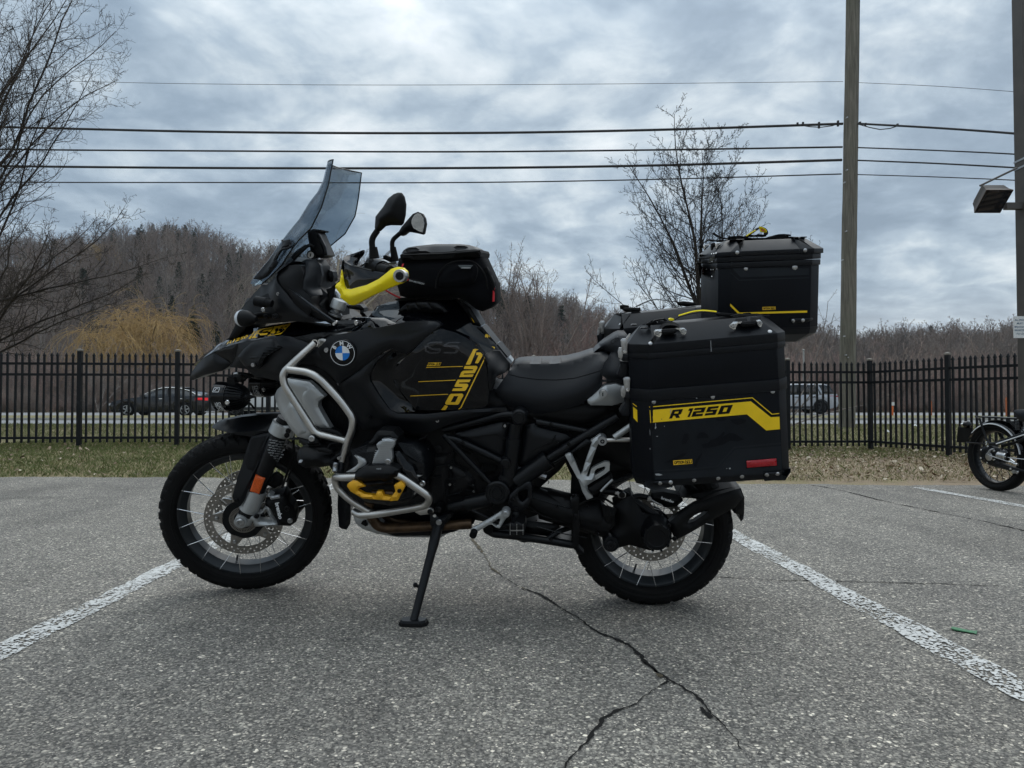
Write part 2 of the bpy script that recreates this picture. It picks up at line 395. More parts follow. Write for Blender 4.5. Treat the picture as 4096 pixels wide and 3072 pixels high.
def hillm(t,b,pos):
    n_=noise(t,pos,.35,6,.7); n2_=noise(t,pos,.03,4,.6)
    c=ramp(t,mathn(t,'ADD',mathn(t,'MULTIPLY',n_,.6),mathn(t,'MULTIPLY',n2_,.4)),[(.35,(.05,.042,.037)),(.5,(.105,.086,.072)),(.68,(.165,.13,.105))])
    LK(t,c,b.inputs['Base Color']); b.inputs['Roughness'].default_value=1; b.inputs['Specular IOR Level'].default_value=0
ground_mat('leaf_litter',hillm)
def barkm(name,c0,c1,sc=8):
    def f(t,b,pos):
        tcn=N(t,'ShaderNodeTexCoord'); n_=noise(t,tcn.outputs['Object'],sc,4,.7)
        oi=N(t,'ShaderNodeObjectInfo'); 
        c=ramp(t,n_,[(.3,c0),(.7,c1)]); k=ramp(t,oi.outputs['Random'],[(0,(.7,.7,.72)),(1,(1.35,1.28,1.2))]); c=mixc(t,1,c,k,'MULTIPLY')
        LK(t,c,b.inputs['Base Color']); b.inputs['Roughness'].default_value=.9; b.inputs['Specular IOR Level'].default_value=.15
    ground_mat(name,f)
barkm('brush_brown',(.20,.162,.14),(.36,.295,.26))
barkm('brush_red',(.21,.15,.135),(.38,.285,.255))
barkm('bark_dark',(.020,.017,.015),(.052,.044,.038))
barkm('bark_grey',(.13,.115,.105),(.27,.24,.22))
barkm('bark_brown',(.115,.093,.082),(.235,.19,.168))
barkm('bark_red',(.125,.088,.080),(.26,.185,.168))
barkm('willow_gold',(.23,.155,.072),(.43,.31,.145))
barkm('willow_pale',(.22,.195,.155),(.38,.34,.27))
barkm('pine_green',(.008,.016,.009),(.024,.042,.022))
barkm('ivy_green',(.018,.026,.010),(.05,.062,.024))
# ---- terrain height
def hgt(x,y):
    h=0.0
    if 7.2<y<24:
        k=min(1,(y-7.2)/3)*min(1,(24-y)/6); s=min(1,max(0,(3.5-x)/7)); h+= .10*k*s*(3-2*s)*s if False else .10*k*s*s*(3-2*s)
    return h
def grid(name,xs,ys,hf,m,kind='structure'):
    V=[(x,y,hf(x,y)) for y in ys for x in xs]; nx=len(xs)
    F=[(j*nx+i,j*nx+i+1,(j+1)*nx+i+1,(j+1)*nx+i) for j in range(len(ys)-1) for i in range(nx-1)]
    o=mobj(name,V,F,m); tag(o,kind=kind); return o
# the grass ground reaches everywhere; the lot, path and road lie on it
gx=list(np.concatenate([np.linspace(-900,-40,12),np.linspace(-30,30,61),np.linspace(40,900,12)]))
gy=list(np.concatenate([[-60,-20,0,4],np.linspace(7,25,37),[27,30,34,38,45,60,90,150,300,700,1500]]))
def gh(x,y):
    if y<7.3: return -.02
    return hgt(x,y)-.004
g=grid('ground',gx,gy,gh,'grass_ground'); tag(g,label='grass and leaf littered ground around the lot')
# parking lot: wavy far edge as the photo has it
ex=[(-30,7.55),(-9,7.5),(-5.1,7.36),(-3.5,7.3),(-1.9,7.25),(0,7.15),(2.2,6.75),(3.7,6.62),(5.4,6.6),(8,6.6),(30,6.6)]
def edge_y(x):
    for (a,b),(c,d) in zip(ex,ex[1:]):
        if a<=x<=c: return b+(d-b)*(x-a)/(c-a)+.02*math.sin(x*5.1)+.015*math.sin(x*13.7)+.012*math.sin(x*31)
    return 7
xs=list(np.concatenate([np.linspace(-30,-8,12),np.linspace(-7.8,8,260),np.linspace(9,30,12)]))
V=[];F=[]
for x in xs: V+=[(x,-25,0),(x,3,0),(x,edge_y(x),0)]
for i in range(len(xs)-1):
    for j in range(2): F.append((i*3+j,(i+1)*3+j,(i+1)*3+j+1,i*3+j+1))
lot=mobj('parking_lot',V,F,'asphalt',smooth=False); tag(lot,label='grey worn asphalt parking lot',kind='structure')
# painted stall lines
def stall(name,pts,wd,label):
    V=[];rg_=random.Random(int(abs(pts[0][0])*100)); fine=[]
    for (a,b),(c,d) in zip(pts,pts[1:]):
        k=max(1,int(abs(d-b)/.035))
        for i in range(k): fine.append((a+(c-a)*i/k,b+(d-b)*i/k))
    fine.append(pts[-1]); pts=fine; n=len(pts); j=[0,0]
    for i,(x,y) in enumerate(pts):
        for q,s in enumerate((-1,1)):
            j[q]=j[q]*.7+rg_.gauss(0,.0035); V.append((x+s*(wd/2+j[q]),y,.004))
    o=mobj(name,V,[(2*i,2*i+1,2*i+3,2*i+2) for i in range(n-1)],'worn_paint',smooth=False); tag(o,label=label,kind='structure')
stall('stall_line',[(-1.54,-4),(-1.55,2.2),(-1.575,3.4),(-1.60,6.0),(-1.62,7.0)],.105,'worn white stall line running under the front wheel')
stall('stall_line',[(1.38,-4),(1.345,1.85),(1.27,4.1),(1.20,6.6)],.115,'worn white stall line beside the rear wheel')
stall('stall_line',[(4.05,-4),(3.72,5.2),(3.58,6.43)],.10,'white stall line by the second motorcycle')
stall('stall_line',[(-5.2,-4),(-5.13,7.2)],.12,'white stall line at the far left edge')
# cracks: thin dark sunken-looking ribbons of open joint
mat('crack_dark',(.018,.017,.016),.95,spec=.1); mat('crack_moss',(.085,.066,.038),.95,var=(60,.5))
def crack(pts,w0,m,seed,h=.003,name='crack'):
    rg=random.Random(seed); P=[]
    for a,b in zip(pts,pts[1:]):
        A=gnd(*a);B=gnd(*b);L=(B-A).length;n=max(2,int(L/.012))
        for i in range(n):
            P.append(A.lerp(B,i/n))
    V=[];F=[];ox=oy=0.0;wk=w0
    for i,p in enumerate(P):
        ox+=rg.gauss(0,.0022);oy+=rg.gauss(0,.0022);ox*=.94;oy*=.94;wk+=rg.gauss(0,w0*.28);wk=min(max(wk,w0*.3),w0*1.8)
        t=(P[min(i+1,len(P)-1)]-P[max(i-1,0)]).normalized();nn=Vector((-t.y,t.x,0))
        c=Vector((p.x+ox,p.y+oy,h));a1=rg.uniform(.2,1);a2=rg.uniform(.2,1)
        V+=[c+nn*wk*.5*a1,c-nn*wk*.5*a2]
    F=[(2*i,2*i+1,2*i+3,2*i+2) for i in range(len(P)-1)]
    return V,F
cmb_=MB()
for pts,wd,sd in (
 ([(2087,2352),(2196,2402),(2296,2471),(2395,2536),(2496,2583),(2577,2653),(2673,2719),(2761,2771),(2805,2830),(2864,2881),(2938,2948),(2975,3006)],.0115,1),
 ([(2665,2726),(2584,2778),(2540,2815),(2496,2833),(2400,2880),(2340,2960),(2250,3060),(2200,3140)],.0125,2),
 ([(1967,2277),(2030,2318),(2087,2352)],.009,3),
 ([(2020,2322),(2150,2312),(2330,2304),(2500,2300),(2864,2310),(3159,2325),(3343,2325),(3711,2336),(4096,2351),(4300,2360)],.008,4),
 ([(3250,1942),(3321,1953),(3601,2019),(3895,2078),(4096,2122),(4300,2160)],.02,5),
 ([(2805,2830),(2815,2850),(2864,2881)],.02,6),([(2577,2653),(2640,2700)],.018,7)):
    V,F=crack(pts,wd,'crack_dark',sd); cmb_.add(V,F)
o=cmb_.build('crack','crack_dark',fix=False,smooth=False); tag(o,label='dark cracks wandering across the asphalt',kind='structure')
cmb_=MB()
for pts,wd,sd in (([(1888,2158),(1943,2238),(1967,2277),(2000,2300)],.016,11),([(2630,2700),(2673,2719)],.016,12),([(2087,2352),(2110,2364)],.012,13)):
    V,F=crack(pts,wd,'crack_moss',sd,.0045); cmb_.add(V,F)
o=cmb_.build('crack','crack_moss',fix=False,smooth=False); tag(o,label='dry moss filling a crack under the motorcycle',kind='structure')
# path/road behind the fence, its pale kerb, verge and the far road
def strip(name,y0,y1,h,m,label,x0=-260,x1=260,thick=0):
    f=lambda x,y:h
    o=grid(name,list(np.linspace(x0,x1,60)),[y0,y1],f,m); tag(o,label=label)
    return o
strip('road',24.6,29.4,.006,'road_asphalt','pale grey road beyond the fence')
mb=MB().box((0,29.65,.03),(520,.25,.14)); tag(mb.build('kerb','concrete'),label='pale kerb along the far side of the road',kind='structure')
strip('verge',29.9,35.3,.10,'grass_ground','dry grass verge past the road')
strip('road',35.4,50,.0,'road_asphalt','far carriageway with passing cars').location.z=.012
# ---- hills
HR=230.0
sky_px=[(-3600,960),(-1500,930),(-200,930),(200,940),(420,915),(600,892),(800,905),(1000,962),(1200,1000),(1400,1015),(1600,1045),(1900,1110),(2100,1150),(2300,1190),(2450,1235),(2700,1262),(3000,1290),(3200,1312),(3500,1322),(3800,1306),(4100,1300),(4600,1290),(7500,1250)]
def sky_at(xp):
    for (a,b),(c,d) in zip(sky_px,sky_px[1:]):
        if a<=xp<=c: return b+(d-b)*(xp-a)/(c-a)
    return 1000
def ridge(az):   # az = x/y ; height of bare ground at ridge
    yp=sky_at(2048+FPX*max(-1.9,min(1.9,az)))
    return max(2.0,(1607-yp)/FPX*HR-11.5+1.2*math.sin(az*37)+.8*math.sin(az*91+1))
def hill_h(x,y):
    az=x/max(y,1); H=ridge(az); t=(y-84)/(HR-84); t=max(0,min(1,t))
    s=t*t*(3-2*t); back=max(0,min(1,(y-HR)/160))
    st=max(0,min(1,1-(1607-sky_at(2048+FPX*max(-1.9,min(1.9,az)))-300)/400))
    return (H*s)*(1-.35*back)+ .5*math.sin(x*.11)*math.cos(y*.09)*t*2 -.4*(1-t)
hx=[];V=[];F=[]
azs=np.linspace(-1.9,1.9,190); ys=[58,66,75,85,95,105,116,128,140,152,165,178,190,202,214,224,232,245,270,330,420]
for y in ys:
    for a in azs: V.append((a*y,y,hill_h(a*y,y)))
nx=len(azs)
F=[(j*nx+i,j*nx+i+1,(j+1)*nx+i+1,(j+1)*nx+i) for j in range(len(ys)-1) for i in range(nx-1)]
hill=mobj('hills',V,F,'leaf_litter'); tag(hill,label='brown wooded hillside rising to the left',kind='structure')
# ---- forest: many bare trees that read as one mass, instanced by geometry nodes
def tree_segs(seed,H,kind='wood'):
    rg=random.Random(seed); out=[]
    if kind=='wood':
        P=[dict(n=9,wob=.05,up=.05,kids=15,start=.42,ang=48,len=.36,taper=.25,shape=.55,rk=.5),
           dict(n=5,wob=.16,up=.09,kids=6,start=.2,ang=42,len=.42,taper=.4,rk=.55),
           dict(n=3,wob=.22,up=.06,kids=4,start=.15,ang=40,len=.5,taper=.5,rk=.6),dict(n=2,wob=.25,up=.04,taper=.6)]
        grow(rg,(0,0,-.4),(rg.uniform(-.06,.06),rg.uniform(-.06,.06),1),H,H*.0135,0,P,out)
    elif kind=='brush':
        for k in range(9):
            a=rg.uniform(0,6.28); P=[dict(n=6,wob=.16,up=.07,kids=9,start=.15,ang=32,len=.42,taper=.35,rk=.55),dict(n=4,wob=.2,up=.07,kids=5,start=.15,ang=35,len=.5,taper=.4,rk=.6),dict(n=3,wob=.25,up=.05,taper=.5)]
            grow(rg,(math.cos(a)*.25,math.sin(a)*.25,-.1),(math.cos(a)*.35,math.sin(a)*.35,1),H*rg.uniform(.7,1.05),H*.008,0,P,out)
    return out
def proto_tree(name,me,m):
    me.materials.append(MATS[m]); o=bpy.data.objects.new(name,me); return o
col_w=bpy.data.collections.new('wood_source'); col_b=bpy.data.collections.new('brush_source')
for i in range(6):
    segs=tree_segs(100+i,12+i*.5); me=seg_mesh('wood_tree',segs,1.0,.028,5)
    col_w.objects.link(proto_tree('wood_tree',me,['bark_grey','bark_brown','bark_brown','bark_brown','bark_grey','bark_brown'][i]))
for i in range(5):
    segs=tree_segs(200+i,4.2,'brush'); me=seg_mesh('brush_shrub',segs,1.0,.0085,5)
    col_b.objects.link(proto_tree('brush_shrub',me,['brush_brown','brush_red','brush_brown','bark_grey','brush_red'][i]))
def scatter(name,pts,scales,coll,label,m=None):
    me=bpy.data.meshes.new(name); me.vertices.add(len(pts)); me.vertices.foreach_set('co',np.array(pts,dtype=np.float32).ravel())
    a=me.attributes.new('sc','FLOAT','POINT'); a.data.foreach_set('value',np.array(scales,dtype=np.float32))
    b_=me.attributes.new('rz','FLOAT_VECTOR','POINT'); rg=random.Random(5)
    b_.data.foreach_set('vector',np.array([[rg.gauss(0,.04),rg.gauss(0,.04),rg.uniform(0,6.28)] for _ in pts],dtype=np.float32).ravel())
    me.update(); o=bpy.data.objects.new(name,me); COL.objects.link(o)
    ng=bpy.data.node_groups.new(name,'GeometryNodeTree'); ng.interface.new_socket('Geometry',in_out='INPUT',socket_type='NodeSocketGeometry'); ng.interface.new_socket('Geometry',in_out='OUTPUT',socket_type='NodeSocketGeometry')
    gi=ng.nodes.new('NodeGroupInput'); go=ng.nodes.new('NodeGroupOutput'); m2p=ng.nodes.new('GeometryNodeMeshToPoints'); iop=ng.nodes.new('GeometryNodeInstanceOnPoints'); ci=ng.nodes.new('GeometryNodeCollectionInfo')
    ci.inputs['Collection'].default_value=coll; ci.inputs['Separate Children'].default_value=True; ci.inputs['Reset Children'].default_value=True
    ng.links.new(gi.outputs[0],m2p.inputs[0]); ng.links.new(m2p.outputs[0],iop.inputs['Points']); ng.links.new(ci.outputs[0],iop.inputs['Instance']); iop.inputs['Pick Instance'].default_value=True
    a1=ng.nodes.new('GeometryNodeInputNamedAttribute'); a1.data_type='FLOAT'; a1.inputs['Name'].default_value='sc'; ng.links.new(a1.outputs['Attribute'],iop.inputs['Scale'])
    a2=ng.nodes.new('GeometryNodeInputNamedAttribute'); a2.data_type='FLOAT_VECTOR'; a2.inputs['Name'].default_value='rz'; ng.links.new(a2.outputs['Attribute'],iop.inputs['Rotation'])
    ng.links.new(iop.outputs[0],go.inputs[0]); md=o.modifiers.new('scatter','NODES'); md.node_group=ng
    tag(o,label=label,kind='stuff'); return o
rg=random.Random(21); pts=[];scs=[]
y=64.0
while y<HR+14:
    step=2.5+(y-64)*.003; a=-1.65
    while a<1.65:
        xx=a*y+rg.uniform(-1,1)*step*.6; yy=y+rg.uniform(-1,1)*step*.6
        dens=.85 if yy>112 else .30
        if rg.random()<dens:
            h_=hill_h(xx,yy); top=CH+(1607-sky_at(2048+FPX*xx/yy)+rg.gauss(-3,11))*yy/FPX; smax=(top-h_)/13.6
            sc=min(rg.uniform(.55,.92)*(.6 if yy<100 else 1),smax)
            if sc>.38: pts.append((xx,yy,h_)); scs.append(sc)
        a+=step/y
    y+=step*1.25
scatter('bare_forest',pts,scs,col_w,'bare brown woodland covering the hillside')
pts=[];scs=[]
for k in range(2200):
    yy=rg.uniform(51.5,72); xx=rg.uniform(-1.5,1.5)*yy
    lefty=max(0,min(1,(-xx/yy+.35)*1.2)); pts.append((xx,yy,0)); scs.append(rg.uniform(.55,1.15)*(1+.55*(yy-51)/21))
for k in range(420):
    yy=rg.uniform(50.4,52); xx=rg.uniform(-1,1)*yy; pts.append((xx,yy,0)); scs.append(rg.uniform(.25,.5))
scatter('brush_thicket',pts,scs,col_b,'tangled leafless brush along the far roadside')

# dark evergreen patches among the bare woods
def pine_small(seed):
    rg=random.Random(seed);V=[];n=0;H=11.0
    for k in range(900):
        t=rg.random()**.8; Rr=2.3*(1-t)**.8+.1; az=rg.uniform(0,6.28); r_=Rr*math.sqrt(rg.random()); c=Vector((math.cos(az)*r_,math.sin(az)*r_,1.2+t*(H-1.2)-r_*.15)); s_=.45*(1-t*.5)
        a=Vector((rg.gauss(0,1),rg.gauss(0,1),rg.gauss(0,.6))).normalized()*s_; b=Vector((rg.gauss(0,1),rg.gauss(0,1),rg.gauss(0,.5))).normalized()*s_*.5; V+=[c-b,c+b,c+a]
    A=np.array([v[:] for v in V]); return np_mesh('evergreen_tree',A,np.arange(len(A)).reshape(-1,3))
col_e=bpy.data.collections.new('evergreen_source')
for i in range(3): col_e.objects.link(proto_tree('evergreen_tree',pine_small(400+i),'pine_green'))
pts=[];scs=[]; rg=random.Random(8); cl_=[(-.52,120,9),(-.44,150,12),(-.47,200,14),(-.36,185,10),(-.56,210,16),(-.30,212,12),(-.20,190,9),(.05,150,8),(.30,170,8),(.62,200,10),(-.40,105,5),(-.9,180,20),(.9,200,18)]
for (a,yy,R_) in cl_:
    for k in range(int(R_*1.1)):
        x=a*yy+rg.gauss(0,R_*.7); y=yy+rg.gauss(0,R_*.7)
        if y>HR+6: continue
        h_=hill_h(x,y); smax=(CH+(1607-sky_at(2048+FPX*x/y)+3)*y/FPX-h_)/11.2; sc=min(rg.uniform(.55,1.0),smax)
        if sc>.4: pts.append((x,y,h_)); scs.append(sc)
scatter('evergreen_wood',pts,scs,col_e,'dark patches of evergreens among the bare woods')
# ================================================================ PANELS, DECALS
from mathutils.bvhtree import BVHTree
def inside(poly,x,z):
    r=False;n=len(poly);j=n-1
    for i in range(n):
        xi,zi=poly[i];xj,zj=poly[j]
        if (zi>z)!=(zj>z) and x<(xj-xi)*(z-zi)/(zj-zi+1e-15)+xi: r=not r
        j=i
    return r
def densify(P,step,closed=True):
    out=[];n=len(P)
    for i in range(n if closed else n-1):
        a=P[i];b=P[(i+1)%n];L=math.dist(a[:2],b[:2]);k=max(1,int(math.ceil(L/step)))
        for j in range(k): out.append(tuple(a[q]+(b[q]-a[q])*j/k for q in range(len(a))))
    return out
def smooth_poly(P,it=2):
    """Chaikin rounding of a closed outline; points whose 4th entry is 1 stay as corners"""
    for _ in range(it):
        out=[];n=len(P)
        for i in range(n):
            p=P[i];a=P[i-1];b=P[(i+1)%n]
            if len(p)>3 and p[3]: out.append(p);continue
            out.append(tuple(p[q]*.75+a[q]*.25 for q in range(3))+(0,));out.append(tuple(p[q]*.75+b[q]*.25 for q in range(3))+(0,))
        P=out
    return P
def cdt(bound,holes,step,jit=0.0):
    """2-D constrained triangulation -> verts2d (boundary first), tris, loops of boundary indices"""
    vs=[];edges=[];loops=[]
    for lp in [bound]+holes:
        n0=len(vs);vs+=[Vector(p[:2]) for p in lp];k=len(lp)
        loops.append(list(range(n0,n0+k)));edges+=[(n0+i,n0+(i+1)%k) for i in range(k)]
    nb=len(vs);B2=np.array([v[:] for v in vs]);poly=[(p[0],p[1]) for p in bound];hp=[[(p[0],p[1]) for p in h] for h in holes]
    if step:
        x0,z0=B2.min(0);x1,z1=B2.max(0);row=0;z=z0+step*.5
        while z<z1:
            x=x0+step*(.5 if row%2 else 1.0)
            while x<x1:
                if inside(poly,x,z) and not any(inside(h,x,z) for h in hp):
                    if np.min(np.hypot(B2[:,0]-x,B2[:,1]-z))>step*.5: vs.append(Vector((x,z)))
                x+=step
            z+=step*.87;row+=1
    r=geometry.delaunay_2d_cdt(vs,edges,[],1,1e-7)
    ov,of,orig=r[0],r[2],r[3]
    mp={}
    for i,og in enumerate(orig):
        for q in og: mp[q]=i
    tr=[]
    for f in of:
        if len(f)<3: continue
        cx=sum(ov[i][0] for i in f)/len(f);cz=sum(ov[i][1] for i in f)/len(f)
        if inside(poly,cx,cz) and not any(inside(h,cx,cz) for h in hp): tr.append(tuple(f))
    loops=[[mp.get(i,0) for i in lp] for lp in loops]
    return [tuple(v) for v in ov],tr,loops
def panel(name,P,m,parent=None,bulge=.01,rad=.02,back=.008,step=None,mirror=False,backY=None,holes=(),smooth_it=0,angle=35,yfun=None,flatback=False):
    """a panel whose outline P=(x,y,z[,corner]) faces -y; domed by bulge with edge radius rad; has real thickness"""
    P=[tuple(p) for p in P]
    if smooth_it: P=smooth_poly([p if len(p)>3 else p+(0,) for p in P],smooth_it)
    Q=[(p[0],p[2],p[1]) for p in P]
    ext=max(max(p[0] for p in Q)-min(p[0] for p in Q),max(p[1] for p in Q)-min(p[1] for p in Q))
    step=step or max(.006,min(.02,ext/18))
    B=densify(Q,step);H=[]
    for h in holes:
        hh=[(p[0],p[2],p[1]) for p in h];H.append(densify(hh,step))
    vs,tr,loops=cdt(B,H,step)
    V2=np.array(vs);BB=np.array([b for b in B]+[q for h in H for q in h])
    A=np.array(B); A2=np.roll(A,-1,0)
    if H:
        for h in H:
            h=np.array(h);A=np.concatenate([A,h]);A2=np.concatenate([A2,np.roll(h,-1,0)])
    # distance to boundary segments
    d=A2[:,:2]-A[:,:2];L2=(d**2).sum(1)+1e-14
    pv=V2[:,None,:]-A[None,:,:2];t=np.clip((pv*d[None]).sum(2)/L2,0,1)
    D=np.hypot(*(np.moveaxis(pv-d[None]*t[:,:,None],2,0))).min(1)
    dist=np.hypot(V2[:,None,0]-BB[None,:,0],V2[:,None,1]-BB[None,:,1])+1e-6
    W=1/dist**3;Y=(W*BB[None,:,2]).sum(1)/W.sum(1)
    if yfun is not None: Y=Y+np.array([yfun(a,b) for a,b in V2])
    g=1-(1-np.clip(D/rad,0,1))**1.9
    Yn=Y-bulge*g
    n=len(V2)
    if mirror: Yb=-Yn
    elif backY is not None: Yb=np.full(n,backY)
    else: Yb=(Y if not flatback else Yn)+back
    V=[(V2[i,0],Yn[i],V2[i,1]) for i in range(n)]+[(V2[i,0],Yb[i],V2[i,1]) for i in range(n)]
    F=[f for f in tr]+[tuple(q+n for q in f[::-1]) for f in tr]
    for lp in loops:
        k=len(lp)
        for i in range(k):
            a,b=lp[i],lp[(i+1)%k]
            if a!=b: F.append((b,a,a+n,b+n))
    o=mobj(name,V,F,m,None,True,angle);recalc(o.data)
    try:o.data.set_sharp_from_angle(angle=R(angle))
    except Exception: pass
    if parent:o.parent=parent
    return o
def circle_pts(c,r,n=24,ax=(1,0,0),ay=(0,0,1)):
    c=Vector(c);ax=Vector(ax);ay=Vector(ay);return [tuple(c+ax*r*math.cos(2*math.pi*i/n)+ay*r*math.sin(2*math.pi*i/n)) for i in range(n)]
# ================================================================ FENCE
def fence_line():
    X=lambda xp,Y:(xp-2048)/FPX*Y
    P=[(-14.7,9.80),(-13.3,9.95),(-11.93,10.10),(-10.54,10.25),(-9.15,10.40),(-7.76,10.55),(-6.37,10.68),(-4.985,10.80)]
    e=(5.65,11.44)
    for k in range(1,9):
        t=k/8; P.append((-4.985+(e[0]+4.985)*t,10.80+(e[1]-10.80)*t))
    P+=[(6.056,10.07),(6.56,9.1),(7.3,7.9),(8.3,6.9)]
    return P
fence=empty('fence',(0,10.8,0),label='black steel picket fence running behind the parking lot',cat='fence')
FP=fence_line()
def fz(x): return .095*max(0,min(1,(3.0-x)/8.0))
pk=MB(); w_=.0125
pk.box((0,0,.70),(w_*2,w_*2,1.27))
pk.add([(-w_*1.25,-w_*1.25,1.335),(w_*1.25,-w_*1.25,1.335),(w_*1.25,w_*1.25,1.335),(-w_*1.25,w_*1.25,1.335),(-w_*1.25,-w_*1.25,1.352),(w_*1.25,-w_*1.25,1.352),(w_*1.25,w_*1.25,1.352),(-w_*1.25,w_*1.25,1.352),(0,0,1.395)],
 [(0,3,2,1),(0,1,5,4),(1,2,6,5),(2,3,7,6),(3,0,4,7),(4,5,8),(5,6,8),(6,7,8),(7,4,8)])
pk0=pk.build('picket','fence_paint',smooth=False); pk0.parent=fence; pm=pk0.data; first=True
po=MB().box((0,0,.695),(.058,.058,1.43)); po0=po.build('post','fence_paint',fence,smooth=False)
cp=MB().box((0,0,1.425),(.068,.068,.018)); cp.add([(-.034,-.034,1.4345),(.034,-.034,1.4345),(.034,.034,1.4345),(-.034,.034,1.4345),(0,0,1.449)],[(0,1,4),(1,2,4),(2,3,4),(3,0,4),(0,3,2,1)])
cp0=cp.build('post_cap','cap_worn',po0,smooth=False)
def fz2(x,y): return fz(x)
rg=random.Random(3)
for i in range(len(FP)):
    x,y=FP[i]; z=fz2(x,y)
    if i==0: o=po0
    else:
        o=po0.copy(); COL.objects.link(o); o.parent=fence; c=cp0.copy(); COL.objects.link(c); c.parent=o
    o.location=(x,y-10.8,z)
    if i+1<len(FP):
        x2,y2=FP[i+1]; z2=fz2(x2,y2); ang=math.atan2(y2-y,x2-x); o.rotation_euler=(0,0,ang)
        for k in range(1,14):
            t=(k+.0)/14.0; q=pk0 if first else pk0.copy()
            if not first: COL.objects.link(q); q.parent=fence
            first=False
            q.location=(x+(x2-x)*t,y+(y2-y)*t-10.8,z+(z2-z)*t); q.rotation_euler=(rg.gauss(0,.004),rg.gauss(0,.0055),ang+rg.gauss(0,.03))
        A=Vector((x,y-10.8,z));Bv=Vector((x2,y2-10.8,z2)); d=(Bv-A); L=d.length; d.normalize()
        for hz_ in (1.225,1.065,.135):
            nrm=Vector((-d.y,d.x,0)).normalized(); up=Vector((0,0,1))
            a=A+d*.032+up*hz_; b=Bv-d*.032+up*hz_; V=[]
            for p in(a,b):
                for s,u in((-1,-1),(1,-1),(1,1),(-1,1)): V.append(p+nrm*s*.017+up*u*.018)
            mobj('rail',V,[(0,1,2,3),(4,7,6,5),(0,4,5,1),(1,5,6,2),(2,6,7,3),(3,7,4,0)],'fence_paint',fence,smooth=False)
# ================================================================ POLES AND WIRES
def wood_pole_mat(t,b,pos):
    tcn=N(t,'ShaderNodeTexCoord'); v=N(t,'ShaderNodeMapping'); v.inputs['Scale'].default_value=(9,9,.5); LK(t,tcn.outputs['Object'],v.inputs[0])
    n_=noise(t,v.outputs[0],2.2,6,.7,.4); n2_=noise(t,tcn.outputs['Object'],.5,3,.6)
    c=ramp(t,n_,[(.3,(.070,.062,.050)),(.5,(.130,.119,.098)),(.7,(.205,.190,.160))]); c=mixc(t,1,c,ramp(t,n2_,[(.3,(.85,.89,.82)),(.7,(1.15,1.1,1.1))]),'MULTIPLY')
    LK(t,c,b.inputs['Base Color']); b.inputs['Roughness'].default_value=.9
    bn=N(t,'ShaderNodeBump'); bn.inputs['Strength'].default_value=.8; bn.inputs['Distance'].default_value=.01; LK(t,n_,bn.inputs['Height']); LK(t,bn.outputs[0],b.inputs['Normal'])
ground_mat('pole_wood',wood_pole_mat)
YP=21.6
pb=at(3387,1712,YP); pt=at(3415,-260,YP); pb.z=0
pole=empty('utility_pole',pb,label='weathered wooden utility pole behind the fence carrying the wires',cat='utility pole')
mb=MB(); n=26; rg=random.Random(9)
mb.tube([(pt-pb)*(i/n)+Vector((rg.gauss(0,.004),rg.gauss(0,.004),-.15 if i==0 else 0)) for i in range(n+1)],[.232-.052*i/n+rg.gauss(0,.0015) for i in range(n+1)],20)
mb.build('shaft','pole_wood',pole)
for (xp,yp) in ((3388,470),(3388,680),(3378,730),(3370,1040),(3385,925),(3378,1345),(3392,1430),(3384,1420)):
    p=at(xp,yp,YP-.22)-pb; MB().tube([p+Vector((0,.06,0)),p-Vector((0,.035,0))],.018,8).build('step_bolt','bolt_steel',pole)
g_=at(3416,1400,YP-.12)-pb; g2=at(3412,1712,YP-.12)-pb
MB().tube([at(3440,-100,YP-.1)-pb,at(3427,900,YP-.1)-pb,at(3417,1400,YP-.12)-pb,at(3416,1740,YP-.12)-pb],.011,6).build('ground_wire','wire_black',pole)
def wire(pts,r,m,label,n=60):
    """pts pixel (x,y,Y) -> smooth curve through them"""
    P=[at(*p) for p in pts]; out=[]
    for i in range(len(P)-1):
        p0=P[max(i-1,0)];p1=P[i];p2=P[i+1];p3=P[min(i+2,len(P)-1)]
        for k in range(12):
            t=k/12; d01=max((p1-p0).length,1e-3);d12=max((p2-p1).length,1e-3);d23=max((p3-p2).length,1e-3)
            m1=((p2-p0)*(d12/(d01+d12)) if i>0 else (p2-p1)); m2=((p3-p1)*(d12/(d12+d23)) if i+2<len(P) else (p2-p1))
            out.append(p1*(2*t**3-3*t*t+1)+m1*(t**3-2*t*t+t)+p2*(3*t*t-2*t**3)+m2*(t**3-t*t))
    out.append(P[-1]); o=MB().tube(out,r,6).build('overhead_wire',m); tag(o,label=label,cat='wire',group='overhead wires along the road'); return o
YL=24.0
